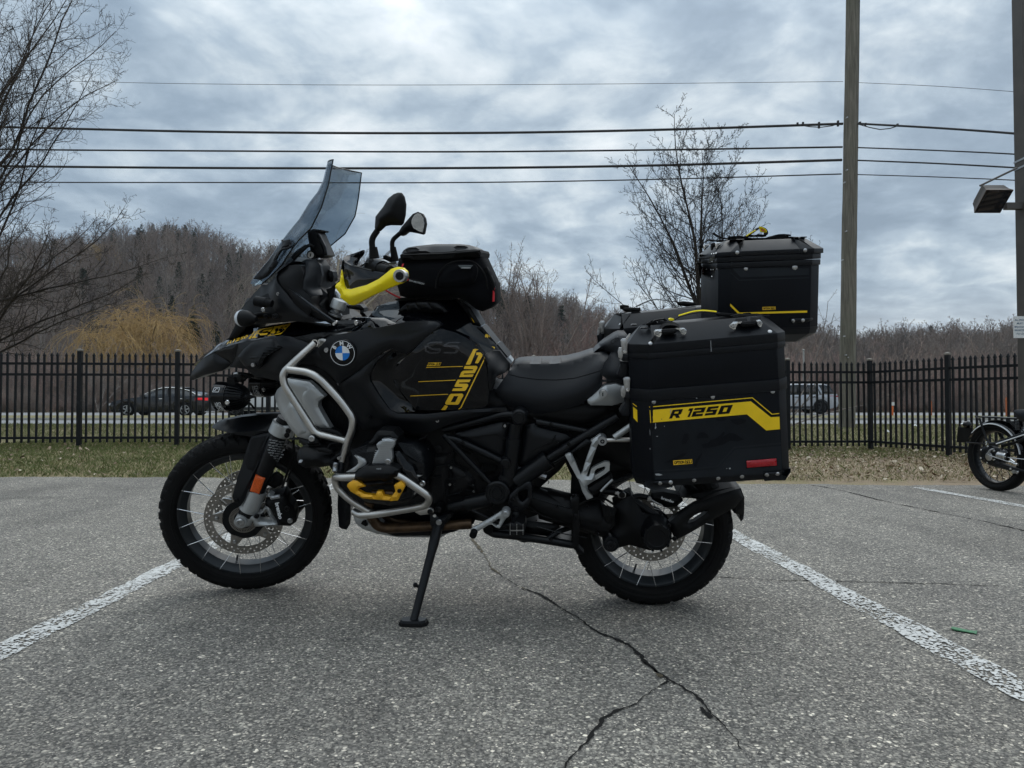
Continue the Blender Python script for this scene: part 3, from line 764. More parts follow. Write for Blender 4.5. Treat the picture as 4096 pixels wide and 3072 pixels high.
W=[([(-4600,150,25),(-1500,296,25),(0,318,24),(700,334,23),(1500,340,22.4),(2400,336,22),(3372,326,21.6)],.0075,'wire_grey','topmost and thinnest of the overhead wires, left of the pole'),
 ([(-4600,330,25),(-1500,476,25),(0,508,24),(900,528,23),(1850,532,22.4),(2600,520,22),(3372,495,21.5)],.037,'wire_black','thick overhead cable second from top, left of the wooden pole'),
 ([(-4600,430,25),(-1500,572,25),(0,597,24),(900,604,23),(1850,607,22.4),(2600,600,22),(3370,588,21.5)],.027,'wire_black','third overhead wire from the top, left of the wooden pole'),
 ([(-4600,510,25),(-1500,640,25),(0,664,24),(900,672,23),(1850,672,22.4),(2600,662,22),(3368,640,21.5)],.037,'wire_black','fourth overhead cable from the top, left of the wooden pole'),
 ([(-4600,590,25),(-1500,708,25),(0,728,24),(900,730,23),(1850,730,22.4),(2600,718,22),(3366,696,21.5)],.019,'wire_black','lowest overhead wire left of the wooden pole'),
 ([(3424,330,21.6),(3750,345,20),(4060,367,18.5),(4500,405,16.5),(7500,640,12)],.007,'wire_grey','topmost thin wire right of the wooden pole'),
 ([(3424,494,21.5),(3750,512,20),(4070,535,18.5),(4500,575,16.5),(7500,820,12)],.030,'wire_black','thick overhead cable second from top, right of the pole'),
 ([(3424,590,21.5),(3750,602,20),(4080,618,18.5),(4500,650,16.5),(7500,880,12)],.019,'wire_black','third overhead wire from the top, right of the pole'),
 ([(3424,641,21.5),(3750,654,20),(4080,672,18.5),(4500,700,16.5),(7500,930,12)],.022,'wire_black','fourth overhead wire from the top, right of the pole'),
 ([(3424,698,21.5),(3750,708,20),(4080,722,18.5),(4500,745,16.5),(7500,975,12)],.014,'wire_black','lowest overhead wire right of the wooden pole')]
for a in W: wire(*a)
# splice and clamps by the pole
mb=MB(); P=[at(*p) for p in ((3195,500,21.4),(3240,507,21.4),(3285,509,21.4),(3330,503,21.4),(3352,495,21.4))]; mb.tube(P,.014,6)
for xp,yp in ((3190,496),(3212,494),(3276,494),(3352,488),(3352,500),(3276,508)): mb.box(at(xp,yp,21.4),(.05,.05,.08))
o=mb.build('wire_splice','wire_black'); tag(o,label='clamped splice loop hanging on the thick cable left of the pole',cat='cable splice')
mb=MB(); P=[at(*p) for p in ((3430,496,21.2),(3480,510,21.0),(3520,518,20.9),(3560,514,20.8),(3590,504,20.7))]; mb.tube(P,.014,6)
for xp,yp in ((3440,492),(3462,497),(3590,500)): mb.box(at(xp,yp,21),(.05,.05,.07))
o=mb.build('wire_splice','wire_black'); tag(o,label='clamped splice loop hanging on the thick cable right of the pole',cat='cable splice')
# light pole at the right edge
LY=8.6
lp=empty('light_pole',at(4120,1607,LY),label='dark brown square light pole at the right edge with floodlight',cat='light pole'); lp.location.z=0
bx=at(4066,0,LY).x; bx2=at(4090,1300,LY).x; base=lp.location.copy(); wd=.17
mb=MB(); mb.box((bx2+wd/2-base.x-.004,0,3.2),(wd,wd,6.6)); mb.build('shaft','pole_metal',lp,smooth=False)
for yp in (642,672):
    p=at(4085,yp,LY)-base; mb=MB(); mb.box((bx2+wd/2-base.x-.004,0,p.z),(wd+.012,wd+.012,.022)); mb.build('steel_band','bolt_steel',lp,smooth=False)
p0=at(3920,743,LY-.15)-base;p1=at(4068,672,LY-.1)-base; MB().tube([p0,p1],.012,8).build('bracket_rod','pole_metal',lp)
p0=at(4020,825,LY-.02)-base;p1=at(4180,825,LY-.02)-base; mb=MB(); mb.box((p0+p1)/2,((p1-p0).length,.07,.075)); mb.build('lamp_arm','pole_metal',lp,smooth=False)
# floodlight: shoebox head tilted, open glass face towards the camera and down
hd=empty('floodlight',(0,0,0)); hd.parent=lp
G=[at(m_[0]*.4821+3800,m_[1]*.4821+600,LY+d)-base for m_,d in (((303,330),-.22),((530,330),-.22),((417,523),.02),((200,523),.02))]
nn=(G[1]-G[0]).cross(G[3]-G[0]).normalized()
if nn.y<0: nn=-nn
cen=sum(G,Vector())/4; Bk=[cen+(g_-cen)*.66+nn*.20+Vector((0,0,-.015)) for g_ in G]
f_=MB(); G2=[cen+(g_-cen)*.93 for g_ in G]; G3=[cen+(g_-cen)*.8+nn*.15 for g_ in G]
f_.add(G+Bk+G2+G3,[(4,5,6,7),(0,1,5,4),(1,2,6,5),(2,3,7,6),(3,0,4,7),(0,8,9,1),(1,9,10,2),(2,10,11,3),(3,11,8,0)]); 
sh=f_.build('lamp_housing','lamp_bronze',lp,smooth=False)
mobj('reflector',G2+G3,[(0,4,5,1),(1,5,6,2),(2,6,7,3),(3,7,4,0),(4,7,6,5)],'pole_metal',sh,smooth=False)
mobj('lens',[g_*1.0-nn*.010 for g_ in G2],[(0,1,2,3)],'car_glass',sh,smooth=False)
MB().tube([cen+(G3[0]-cen)*.2+nn*.05,cen+(G3[1]-cen)*.45+nn*.05],.05,12).build('bulb','clear_lens',sh)
# cap ends of the housing
bpy.data.objects.remove(hd)
# sign on the light pole
def text_mesh(s,size=1.0,bold=0.0,font=None,space=1.0):
    c=bpy.data.curves.new('t','FONT'); c.body=s; c.size=size; c.offset=bold; c.space_character=space; c.resolution_u=3
    o=bpy.data.objects.new('t',c); COL.objects.link(o); dg=bpy.context.evaluated_depsgraph_get(); me=bpy.data.meshes.new_from_object(o.evaluated_get(dg))
    bpy.data.objects.remove(o); bpy.data.curves.remove(c)
    V=np.array([v.co[:2] for v in me.vertices]); F=[tuple(p.vertices) for p in me.polygons]; bpy.data.meshes.remove(me)
    V[:,0]-=V[:,0].min(); V[:,1]-=V[:,1].min(); return V,F
SY=LY-.10
s0=at(4053,1265,SY);s1=at(4053,1352,SY); sw=.26
sg=empty('sign',(s0.x+sw/2,SY,(s0.z+s1.z)/2),label='white notice with blue lettering fixed to the light pole',cat='sign')
hh=(s0.z-s1.z)
mb=MB().box((0,0,0),(sw,.006,hh)); mb.build('sign_plate','litter_white',sg,smooth=False)
mat('blue_print',(.03,.09,.16),.5)
for i,(tx) in enumerate(('ALL PRODUCT','MUST BE','BROUGHT TO','REGISTER','TO LOAD')):
    V,F=text_mesh(tx,1,.02); ww=V[:,0].max(); k=min(.030,(sw*.92)/ww); cx=-ww*k/2
    if i==0: k=.028; cx=-sw/2+.012
    if i==1: cx=-sw/2+.038; k=.029
    if i==2: cx=-sw/2+.010; k=.028
    if i==3: cx=-sw/2+.012; k=.030
    if i==4: cx=-sw/2+.030; k=.029
    if cx+ww*k>sw/2: pass
    zz=hh/2-.055-i*(hh-.05)/5.1
    mobj('lettering',[(cx+v[0]*k,-.0045,zz+v[1]*k) for v in V],F,'blue_print',sg,smooth=False)
# ================================================================ NEAR TREES
def tree_obj(name,segs,m,loc,label,cat='tree',group=None,minr=.0022,twig_r=.012,twig_name='crown',rot=0,data=None):
    """trunk and limbs as one part, the twigs as another"""
    root=empty(name,loc,(0,0,rot),label,cat,group)
    if data is None:
        a=[s for s in segs if s[2]>=twig_r]; b=[s for s in segs if s[2]<twig_r]
        data=(seg_mesh('trunk',a,1,minr,9) if a else None, seg_mesh(twig_name,b,1,minr,5) if b else None)
        for me in data:
            if me: me.materials.append(MATS[m]); me.polygons.foreach_set('use_smooth',[True]*len(me.polygons))
    for me,nm in zip(data,('trunk',twig_name)):
        if me: o=bpy.data.objects.new(nm,me); COL.objects.link(o); o.parent=root
    root['_d']=1; del root['_d']
    return root,data
SPUR=dict(n=2,wob=.30,up=.10,taper=.75)
def pear_levels(L1=.5):
    return [dict(n=12,wob=.055,up=.06,kids=13,start=.12,ang=34,len=.60,taper=.28,shape=.45,rk=.62),
            dict(n=9,wob=.11,up=.075,kids=9,start=.15,ang=42,len=.46,taper=.3,shape=.5,rk=.5),
            dict(n=6,wob=.17,up=.07,kids=8,start=.1,ang=48,len=.34,taper=.4,shape=.3,rk=.55),
            dict(n=4,wob=.26,up=.10,kids=3,start=.2,ang=50,len=.45,taper=.6,rk=.8),SPUR]
barkm('bark_mid',(.032,.027,.024),(.075,.064,.056))
# foreground-left tree: trunk is out of the frame, its limbs sweep up and to the right
rg=random.Random(41); segs=[]
tb=Vector((-10.1,13.2,0))
Lv=pear_levels()[1:]
grow(rg,(0,0,0),(0.02,0,1),3.2,.15,0,[dict(n=8,wob=.02,taper=.75)],segs)
for k in range(28):
    z0=1.3+2.9*(k/30)**1.1; az=rg.uniform(-1.15,1.0) if k%5 else rg.uniform(1,5); el=R(rg.uniform(14,40) if k<12 else rg.uniform(60,84)); 
    d=Vector((math.cos(az)*math.cos(el),math.sin(az)*math.cos(el),math.sin(el)))
    Lk=rg.uniform(2.7,3.8) if k<12 else rg.uniform(4.8,6.8)
    grow(rg,(0.02*k*.1,0,z0),d,Lk,.030 if k<22 else .036,0,[dict(Lv[0],kids=21,len=.27,n=14,up=.025,taper=.2,wob=.08,shape=.45),dict(Lv[1],kids=9,len=.40,n=6,ang=50),dict(Lv[2],kids=3,n=4,len=.45),SPUR],segs)
tree_obj('bare_tree',segs,'bark_mid',tb,'large bare tree reaching in over the fence at the far left','tree',minr=.0030,twig_r=.016)
# young pear tree behind the cases
rg=random.Random(63); segs=[]
tb=at(2815,1700,17.5); tb.z=0
for ax_ in (.4,2.6,4.4):
    grow(rg,(0,0,1.9+.2*ax_),(math.cos(ax_)*.32,math.sin(ax_)*.32,1),4.9,.05,0,[dict(n=12,wob=.06,up=.03,kids=24,start=.15,ang=42,len=.40,taper=.15,shape=.6,rk=.45),dict(n=8,wob=.11,up=.06,kids=11,start=.10,ang=44,len=.30,taper=.25,shape=.4,rk=.6),dict(n=4,wob=.2,up=.09,kids=3,start=.1,ang=48,len=.4,taper=.5,rk=.7),SPUR],segs)
grow(rg,(0,0,0),(-.01,0,1),7.6,.085,0,[dict(n=18,wob=.05,up=.05,kids=46,start=.16,ang=50,len=.52,taper=.10,shape=.70,rk=.36),
  dict(n=10,wob=.08,up=.065,kids=16,start=.10,ang=42,len=.32,taper=.22,shape=.45,rk=.55),dict(n=6,wob=.17,up=.09,kids=7,start=.1,ang=48,len=.32,taper=.4,rk=.7),dict(n=3,wob=.25,up=.1,kids=2,start=.2,ang=50,len=.4,taper=.6,rk=.8),SPUR],segs)
tree_obj('pear_tree',segs,'bark_dark',tb,'young bare tree rising behind the top case','tree',minr=.0042,twig_r=.018)
# slender sapling shoots right of it
rg=random.Random(77); segs=[]; tb=at(3080,1690,15.0); tb.z=0
for k in range(15):
    d=Vector((rg.uniform(-.22,.30),rg.uniform(-.15,.15),1))
    grow(rg,(rg.uniform(-.1,.1),rg.uniform(-.1,.1),.2+rg.random()*.8),d,rg.uniform(3.0,4.4),.016,0,[dict(n=10,wob=.035,up=.03,kids=6,start=.3,ang=32,len=.26,taper=.3,rk=.6),dict(n=5,wob=.1,up=.1,kids=3,start=.3,ang=40,len=.3,taper=.5),SPUR],segs)
tree_obj('sapling',segs,'bark_grey',tb,'thin upright sapling shoots just right of the top case','sapling',minr=.0033)
rg=random.Random(79); segs=[]; tb=at(3120,1700,14.0); tb.z=0
for d,L_ in (((.42,0,.62),3.0),((.2,.1,1),3.2),((.75,0,.38),2.4),((-.1,.1,1),2.6),((.6,-.2,.5),2.5)):
    grow(rg,(0,0,.2),d,L_,.018,0,[dict(n=9,wob=.09,up=.06,kids=7,start=.3,ang=45,len=.35,taper=.3,rk=.6),dict(n=5,wob=.14,up=.02,kids=4,start=.2,ang=50,len=.4,taper=.5),SPUR],segs)
tree_obj('sapling',segs,'bark_grey',tb,'thin bare sapling with arching twigs left of the utility pole','sapling',minr=.0033)
# trees one can tell apart at the edge of the wood
def vase(seed,H,m,minr=.012):
    rg=random.Random(seed); out=[]; n=13
    for k in range(n):
        az=6.28*k/n+rg.uniform(-.3,.3); el=R(rg.choice((52,60,68,76,82))+rg.uniform(-5,5))
        d=Vector((math.cos(az)*math.cos(el),math.sin(az)*math.cos(el),math.sin(el)))
        grow(rg,(0,0,.2),d,H*rg.uniform(.8,1.05),H*.010,0,[dict(n=9,wob=.07,up=.03,kids=11,start=.15,ang=30,len=.42,taper=.2,shape=.5,rk=.5),dict(n=6,wob=.12,up=.04,kids=7,start=.1,ang=35,len=.42,taper=.35,rk=.6),dict(n=3,wob=.18,up=.03,kids=3,start=.2,ang=38,len=.5,taper=.5),dict(n=2,wob=.2,taper=.6)],out)
    return out
EDGE=[('bare_tree',2150,58,11.2,'bark_brown','broad vase-shaped bare tree beyond the fence, right of the fuel tank',1,'vase'),
('bare_tree',1990,64,12.5,'bark_brown','tall bare tree rising just behind the tank bag',2,'vase'),
('bare_tree',2330,60,8.0,'bark_red','reddish bare tree beyond the fence above the seat',3,'vase'),
('bare_tree',1700,57,9.0,'bark_brown','bare tree showing between the handguard and tank bag',4,'vase'),
('bare_tree',1400,60,10.5,'bark_grey','pale bare tree behind the windshield and key switch',5,'wood'),
('bare_tree',3420,56,5.9,'bark_grey','grey bare tree directly behind the utility pole',6,'vase'),
('bare_tree',3600,60,6.3,'bark_grey','spreading grey bare tree right of the utility pole',7,'vase'),
('bare_tree',395,50.5,5.4,'bark_grey','pale forked small tree in front of the brush at left',8,'fork'),
('bare_tree',3820,62,6.4,'bark_grey','bare tree at the wood edge above the bent fence run',9,'vase'),
('bare_tree',3260,60,6.2,'bark_brown','bare tree at the wood edge behind the silver SUV',10,'vase'),
('bare_tree',4010,60,6.5,'bark_grey','bare tree at the wood edge beside the light pole',11,'vase')]
for nm,xp,Y,H,m,lab,sd,kd in EDGE:
    b=at(xp,1600,Y); b.z=0
    if kd=='vase': sg_=vase(sd,H,m)
    elif kd=='fork':
        rgf=random.Random(sd); sg_=[]
        for d in ((-.35,0,1),(.35,0,1),(0,.2,1),(.6,0,.9)): grow(rgf,(0,0,0),d,H,.05,0,[dict(n=8,wob=.1,up=.03,kids=6,start=.3,ang=32,len=.4,taper=.3,rk=.6),dict(n=4,wob=.12,kids=4,start=.2,ang=35,len=.4,taper=.5),dict(n=3,wob=.15,taper=.5)],sg_)
    else: sg_=tree_segs(sd+50,H)
    tree_obj(nm,sg_,m,b,lab,'tree',group='bare trees at the edge of the wood',minr=.011 if Y>55 else .009,twig_r=.03)
# weeping willows with golden twigs
def willow(seed,H,Rw,dens=1.0):
    rg=random.Random(seed); out=[]
    for k in range(int(30*dens)):
        az=rg.uniform(0,6.28); el=R(rg.uniform(48,88)); d=Vector((math.cos(az)*math.cos(el),math.sin(az)*math.cos(el),math.sin(el)))
        br=[]; grow(rg,(0,0,H*.12),d,H*rg.uniform(.55,.86)*(1 if el>.9 else .8),H*.016,0,[dict(n=7,wob=.12,up=-.02,kids=10,start=.35,ang=42,len=.45,taper=.3,rk=.5),dict(n=5,wob=.18,up=-.06,taper=.4)],br)
        out+=br
        for s in br[::2]:
            if s[1].z<H*.3: continue
            for q in range(int(6*dens)):
                p=s[1].copy(); dd=Vector((p.x,p.y,rg.uniform(-.2,1.2)*2)).normalized()*.6+Vector((rg.gauss(0,.4),rg.gauss(0,.4),.2)); st=H*.035
                for i in range(rg.randint(6,13)):
                    dd=(dd.normalized()+Vector((rg.gauss(0,.24),rg.gauss(0,.24),-.27))).normalized(); p2=p+dd*st; out.append((p.copy(),p2.copy(),.008,.006)); p=p2
                    if p.z<.6: break
    return out
for xp,Y,H,sd,lab,mr in ((600,62,9.6,5,'golden weeping willow standing out before the hillside','x'),(400,118,12.0,6,'tall golden willow high behind the leftmost tree','x'),(1330,78,18.0,9,'pale weeping willow glimpsed past the windshield','x')):
    if Y==118:
        while hill_h(at(xp,1600,Y).x,Y)+8.5<CH+(1607-975)/FPX*Y and Y<225: Y+=3
        H=9.0
    b=at(xp,1600,Y); b.z=hill_h(b.x,Y)-.2 if Y>66 else 0
    ws=willow(sd,H,0,.8 if sd!=9 else .5)
    tree_obj('willow_tree',ws,'willow_pale' if sd==9 else 'willow_gold',b,lab,'willow',group='golden weeping willows',minr=.012,twig_r=.05)
# evergreens
def pine_mesh(seed,H,loose=.0):
    rg=random.Random(seed); V=[];F=[]
    trunk=[(Vector((0,0,-.3)),Vector((0,0,H)),H*.018,.02)]
    n=0; z=H*.12
    while z<H*.985:
        t=z/H; Rr=(H*.24)*(1-t)**.75*rg.uniform(.7,1.2)+.15
        for k in range(rg.randint(5,8)):
            az=rg.uniform(0,6.28); L=Rr*rg.uniform(.6,1.15); q=Vector((math.cos(az),math.sin(az),-.12+rg.gauss(0,.12)+t*.5))
            trunk.append((Vector((0,0,z)),Vector((0,0,z))+q*L,.03,.01))
            m_=int(L/.16)+2
            for i in range(m_):
                c=Vector((0,0,z))+q*L*(i+1)/m_; s=.20+.12*rg.random()
                for e in range(3):
                    a=Vector((rg.gauss(0,1),rg.gauss(0,1),rg.gauss(0,.7))).normalized()*s*1.5; b=Vector((rg.gauss(0,1),rg.gauss(0,1),rg.gauss(0,.4))).normalized()*s*.45
                    o_=Vector((rg.gauss(0,.1),rg.gauss(0,.1),rg.gauss(0,.08)))
                    V+=[c+o_-b,c+o_+b,c+o_+a]; F.append((n,n+1,n+2)); n+=3
        z+=H*.028
    return np.array([v[:] for v in V]),np.array(F),trunk
pd={}
def pine(xp,Y,H,sd,lab,zoff=0,grp='evergreens on the wooded hill'):
    b=at(xp,1400,Y); b.z=hill_h(b.x,Y)-.3+zoff if Y>66 else 0
    root=empty('pine_tree',b,(0,0,sd),lab,'evergreen tree',grp)
    if sd%4 not in pd:
        V,F,tr=pine_mesh(sd%4+300,14.0); a=np_mesh('crown',V,F); a.materials.append(MATS['pine_green']); t_=seg_mesh('trunk',tr,1,.02,6); t_.materials.append(MATS['bark_dark']); pd[sd%4]=(a,t_)
    for me,nm in zip(pd[sd%4],('crown','trunk')):
        o=bpy.data.objects.new(nm,me); COL.objects.link(o); o.parent=root; o.scale=(H/14,H/14,H/14)
pine(770,76,10.5,1,'dark evergreen right of the golden willow',0)
pine(835,80,6.0,2,'small evergreen low on the slope near the front fairing',0)
pine(700,92,9.0,3,'evergreen tucked behind the right side of the golden willow',0)
pine(745,100,10.0,1,'evergreen just above and behind the golden willow',0)
pine(470,88,8.0,2,'dark evergreen at the left foot of the golden willow',0)
pine(330,150,11.0,3,'evergreen halfway up the slope at the far left',0)
for i,(xp,hh_,lab) in enumerate(((560,9.5,'leftmost evergreen on the left ridge'),(585,9,'second evergreen on the left ridge'),(712,9,'third evergreen standing on the left ridge'),(735,9.5,'fourth evergreen standing on the left ridge'),(770,9,'fifth evergreen standing on the left ridge'),(930,11,'tallest evergreen on the ridge left of the windshield'),(965,10,'evergreen on the ridge just left of the windshield'),(990,9,'lowest ridge evergreen beside the windshield'),(3725,12.5,'lone evergreen above the distant treeline at right'),(2005,14,'evergreen showing right of the tank bag'),(2110,15,'evergreen among bare crowns right of the tank bag'),(2245,14,'rightmost evergreen in the gap above the seat'))):
    pine(xp,HR-14+(i%3)*5 if i<9 else 105+i*4,hh_ if i<9 else (15,13,11)[i-9],i+3,lab,0 if i<9 else 0)
# ================================================================ VEHICLES ON THE ROAD
def car(name,x0,Y,L,W_,side,roof,wheels,wr,paint,label,flip=False,tail=None,rack=False,rimcol='silver_paint',z0=.03,arch='car_trim',cat='car',glass=None):
    """side: lower body outline (x,z); roof: glasshouse outline (x,z)"""
    root=empty(name,(x0+L/2,Y,z0),(0,0,0),label,cat)
    sx=lambda x:(x-L/2)*(-1 if flip else 1)
    # wheel arches cut out of the lower outline
    out=[]
    pts=[]
    zb_=min(z for _,z in side)
    for i,(a_,b_) in enumerate(side):
        pts.append((a_,b_)); n_=side[(i+1)%len(side)]
        if a_>n_[0] and b_<.45 and n_[1]<.45:
            for wx in sorted(wheels,reverse=True):
                if n_[0]<wx<a_:
                    ra=wr*1.14; dz=zb_-wr; xa=math.sqrt(max(ra*ra-dz*dz,0))
                    t0=math.atan2(dz,xa)
                    for q in range(13):
                        t=t0+(math.pi-2*t0)*q/12; pts.append((wx+math.cos(t)*ra,wr+math.sin(t)*ra))
    P=[(sx(x),-W_/2,z) for x,z in pts]
    body=panel('body',P,paint,root,bulge=.045,rad=.20,step=.13,mirror=True,angle=40)
    Pr=[(sx(x),-W_/2*(.93 if z<1.0 else .74),z) for x,z in roof]
    g_=panel('glasshouse',Pr,'car_glass',root,bulge=.02,rad=.15,step=.12,mirror=True,angle=40)
    # roof skin
    top=[p for p in roof if p[1]>max(z for _,z in roof)*.86]
    V=[];Fq=[]
    rt=sorted(top)
    for x,z in rt:
        for s in (-1,-.85,0,.85,1): V.append((sx(x),s*W_/2*.76,z+.012+(.03 if abs(s)<1 else -.03)))
    for i in range(len(rt)-1):
        for k in range(4): Fq.append((i*5+k,i*5+k+1,(i+1)*5+k+1,(i+1)*5+k))
    ro=mobj('roof',V,Fq,paint,root); so_=ro.modifiers.new('s','SOLIDIFY'); so_.thickness=.03; so_.offset=0
    for wx in wheels:
        for s in(-1,1):
            w=empty('wheel',(sx(wx),s*(W_/2-.095),wr)); w.parent=root
            MB().lathe((0,0,0),(0,1,0),[(-.1,wr*.66),(-.115,wr*.85),(-.10,wr*.97),(0,wr),(.10,wr*.97),(.115,wr*.85),(.1,wr*.66)],28).build('tyre','rubber',w)
            mb=MB().lathe((0,s*.02,0),(0,1,0),[(-.02,wr*.64),(.02,wr*.64)],24)
            mb2=MB()
            for k in range(5):
                a=2*math.pi*k/5+.3; M=Matrix.Rotation(-a,3,'Y'); mb2.box(M@Vector((wr*.34,s*.105,0)),(wr*.62,.03,wr*.17),M)
            mb2.lathe((0,s*.1,0),(0,1,0),[(-.02,wr*.13),(.02,wr*.13)],12); mb2.lathe((0,s*.105,0),(0,1,0),[(-.015,wr*.60),(-.015,wr*.68),(.015,wr*.68),(.015,wr*.60)],28,close=True)
            mb.build('wheel_disc','car_trim',w); mb2.build('rim',rimcol,w)
            # dark arch lip over the tyre
            n=16; V=[]
            for i in range(n+1):
                a=math.pi*i/n
                for rr in (wr*1.02,wr*1.18): V.append((sx(wx)+math.cos(a)*rr,s*(W_/2+(-.03 if rr<wr*1.1 else .02)),wr+math.sin(a)*rr))
            mobj('wheel_arch',V,[(2*i,2*i+1,2*i+3,2*i+2) for i in range(n)],arch,root,smooth=False)
    return root,sx
cy=36.7; cx=at(479,1600,cy).x
sd,sx=car('sedan',cx,cy,4.93,1.84,[(0.02,.42),(.0,.60),(.10,.72),(.35,.80),(1.0,.90),(1.45,.955),(2.4,.98),(3.6,1.0),(4.35,1.03),(4.86,1.06),(4.9,.95),(4.93,.80),(4.90,.45),(4.75,.26),(4.35,.2),(.3,.2),(.08,.26)],
 [(1.30,.93),(1.75,1.15),(2.15,1.33),(2.55,1.42),(3.0,1.435),(3.5,1.385),(4.0,1.23),(4.45,1.04),(4.3,.98),(2.4,.95)],[.85,3.72],.335,'sedan_paint','black sedan driving left on the road behind the fence',rimcol='cast_silver')
for xx,zz,w2,h2,m_,nm in ((4.55,.86,.62,.13,'red_lamp','tail_light'),(.12,.60,.30,.10,'clear_lens','headlight')):
    for s in(-1,1): MB().box((sx(xx),s*(.92+.02 if nm=='tail_light' else .90),zz),(w2,.05,h2)).build(nm,m_,sd,smooth=False)
MB().box((sx(2.55),-.865,.60),(1.9,.02,.03)).build('side_moulding','polished',sd,smooth=False); 
MB().tube([(sx(1.5),-.80,1.02),(sx(2.1),-.745,1.33),(sx(2.6),-.715,1.43),(sx(3.3),-.715,1.42),(sx(3.9),-.75,1.27),(sx(4.25),-.83,1.07)],.016,6).build('window_trim','polished',sd)
MB().tube([(sx(2.75),-.735,1.42),(sx(2.85),-.895,.98)],.04,6).build('door_pillar','car_trim',sd)
MB().box((sx(1.65),-1.0,1.0),(.2,.17,.12)).build('wing_mirror','sedan_paint',sd,smooth=False)
for xx in (2.55,3.55): MB().box((sx(xx),-.945,.88),(.2,.04,.03)).build('door_handle','polished',sd,smooth=False)
SUVL=[(0.03,.5),(.0,.78),(.12,.98),(1.2,1.08),(1.6,1.12),(4.4,1.16),(4.86,1.18),(4.92,1.0),(4.95,.62),(4.86,.42),(4.4,.3),(.35,.3),(.1,.36)]
SUVR=[(1.25,1.10),(1.95,1.64),(2.35,1.74),(4.2,1.74),(4.55,1.66),(4.87,1.16),(4.7,1.12),(1.5,1.08)]
def suv(xr,Y,paint,label,flip=False):
    """xr: pixel of the rear end (right)"""
    x1=at(xr,1600,Y).x; rt,sx=car('suv',x1-4.95,Y,4.95,1.95,SUVL,SUVR,[.95,3.92],.40,paint,label,flip,rimcol='car_trim')
    for s in(-1,1): MB().box((sx(4.66),s*.985,1.05),(.48,.05,.07)).build('tail_light','red_lens',rt,smooth=False)
    for s in(-1,1): MB().box((sx(.25),s*.93,.86),(.4,.06,.12)).build('headlight','clear_lens',rt,smooth=False)
    for s in(-1,1): MB().tube([(sx(2.1),s*.62,1.80),(sx(2.3),s*.62,1.84),(sx(4.2),s*.62,1.84),(sx(4.4),s*.62,1.78)],.022,6).build('roof_rail','car_trim',rt)
    for xx in(2.62,3.72): MB().tube([(sx(xx),-.74,1.72),(sx(xx+.12),-.90,1.12)],.045,6).build('door_pillar','car_trim' if xx<3 else paint,rt)
    MB().tube([(sx(3.78),-.745,1.72),(sx(4.05),-.905,1.15)],.075,6).build('rear_pillar',paint,rt)
    for xx in(2.5,3.5): MB().box((sx(xx),-1.035,1.0),(.24,.04,.04)).build('door_handle','car_trim',rt,smooth=False)
    for s in (-1,1): MB().box((sx(2.45),s*.99,.40),(2.1,.07,.14)).build('sill_cladding','car_trim',rt,smooth=False)
    MB().box((sx(4.93),0,.62),(.1,1.7,.22)).build('rear_bumper','car_trim',rt,smooth=False)
    MB().box((sx(1.75),-1.08,1.16),(.22,.18,.16)).build('wing_mirror',paint,rt,smooth=False)
    return rt
suv(3325,43.5,'suv_paint','silver SUV seen through the pickets just left of the pole')
suv(1290,36.2,'white_car_paint','pale SUV half hidden behind the front of the motorcycle')
# roadside stakes, mailbox marker, lamp mast, litter
mat('old_orange',(.36,.10,.035),.8,var=(9,.3))
def stake(xp,Y,h,m,label,name='marker_post',cat='marker post',w=.065):
    b=at(xp,1600,Y); b.z=.08; o=MB().box((0,0,h/2),(w,.05,h)).add([(-w/2,-.025,h),(w/2,-.025,h),(w/2,.025,h),(-w/2,.025,h),(0,-.025,h+.09),(0,.025,h+.09)],[(0,1,4),(2,3,5),(1,2,5,4),(3,0,4,5)]).build(name,m,smooth=False); o.location=b; tag(o,label=label,cat=cat,group='marker posts along the verge'); return o
stake(3724,35,.66,'old_orange','orange marker post on the verge near the fence corner post')
stake(4025,33.5,.80,'old_orange','taller orange marker post on the verge by the light pole')
mat('old_wood',(.13,.085,.07),.8,var=(10,.3))
stake(295,51,1.3,'old_wood','weathered reddish post in the brush behind the left fence post',w=.14)
stake(481,51,1.2,'old_wood','weathered reddish post in the brush at the sedan nose',w=.10)
b=at(3570,1600,35); b.z=.08
ps=empty('mailbox_marker',b,label='small white plate on an orange stake past the road',cat='sign')
MB().box((0,0,.26),(.06,.05,.5)).build('stake','orange_paint',ps,smooth=False); MB().box((-.04,-.03,.58),(.26,.03,.17)).build('plate','litter_white',ps,smooth=False)
b=at(3216,1600,52); b.z=0
fm=empty('flag_mast',b,label='slim pale mast standing in the brush behind the silver SUV',cat='mast')
MB().tube([(0,0,0),(0,0,3.05+1.35)],[.085,.06],10).build('mast','concrete',fm); MB().lathe((0,0,4.4),(0,0,1),[(0,.06),(.05,.10),(.1,.10),(.14,.02)],10).build('finial','concrete',fm)
for i,(xp,yp,s,lab) in enumerate(((3660,1707,.10,'scrap of white litter on the grass behind the fence'),(3550,1732,.06,'tiny scrap of white litter behind the fence pickets'))):
    p=gnd(xp,yp,.03); rgl=random.Random(i+5); n=9; V=[(math.cos(6.28*k/n)*s*rgl.uniform(.6,1.2),math.sin(6.28*k/n)*s*rgl.uniform(.5,1),rgl.uniform(0,.05)) for k in range(n)]+[(0,0,.08)]
    o=mobj('litter',V,[(k,(k+1)%n,n) for k in range(n)],'litter_white',smooth=False); o.location=p; so_=o.modifiers.new('s','SOLIDIFY'); so_.thickness=.002; tag(o,label=lab,cat='litter')
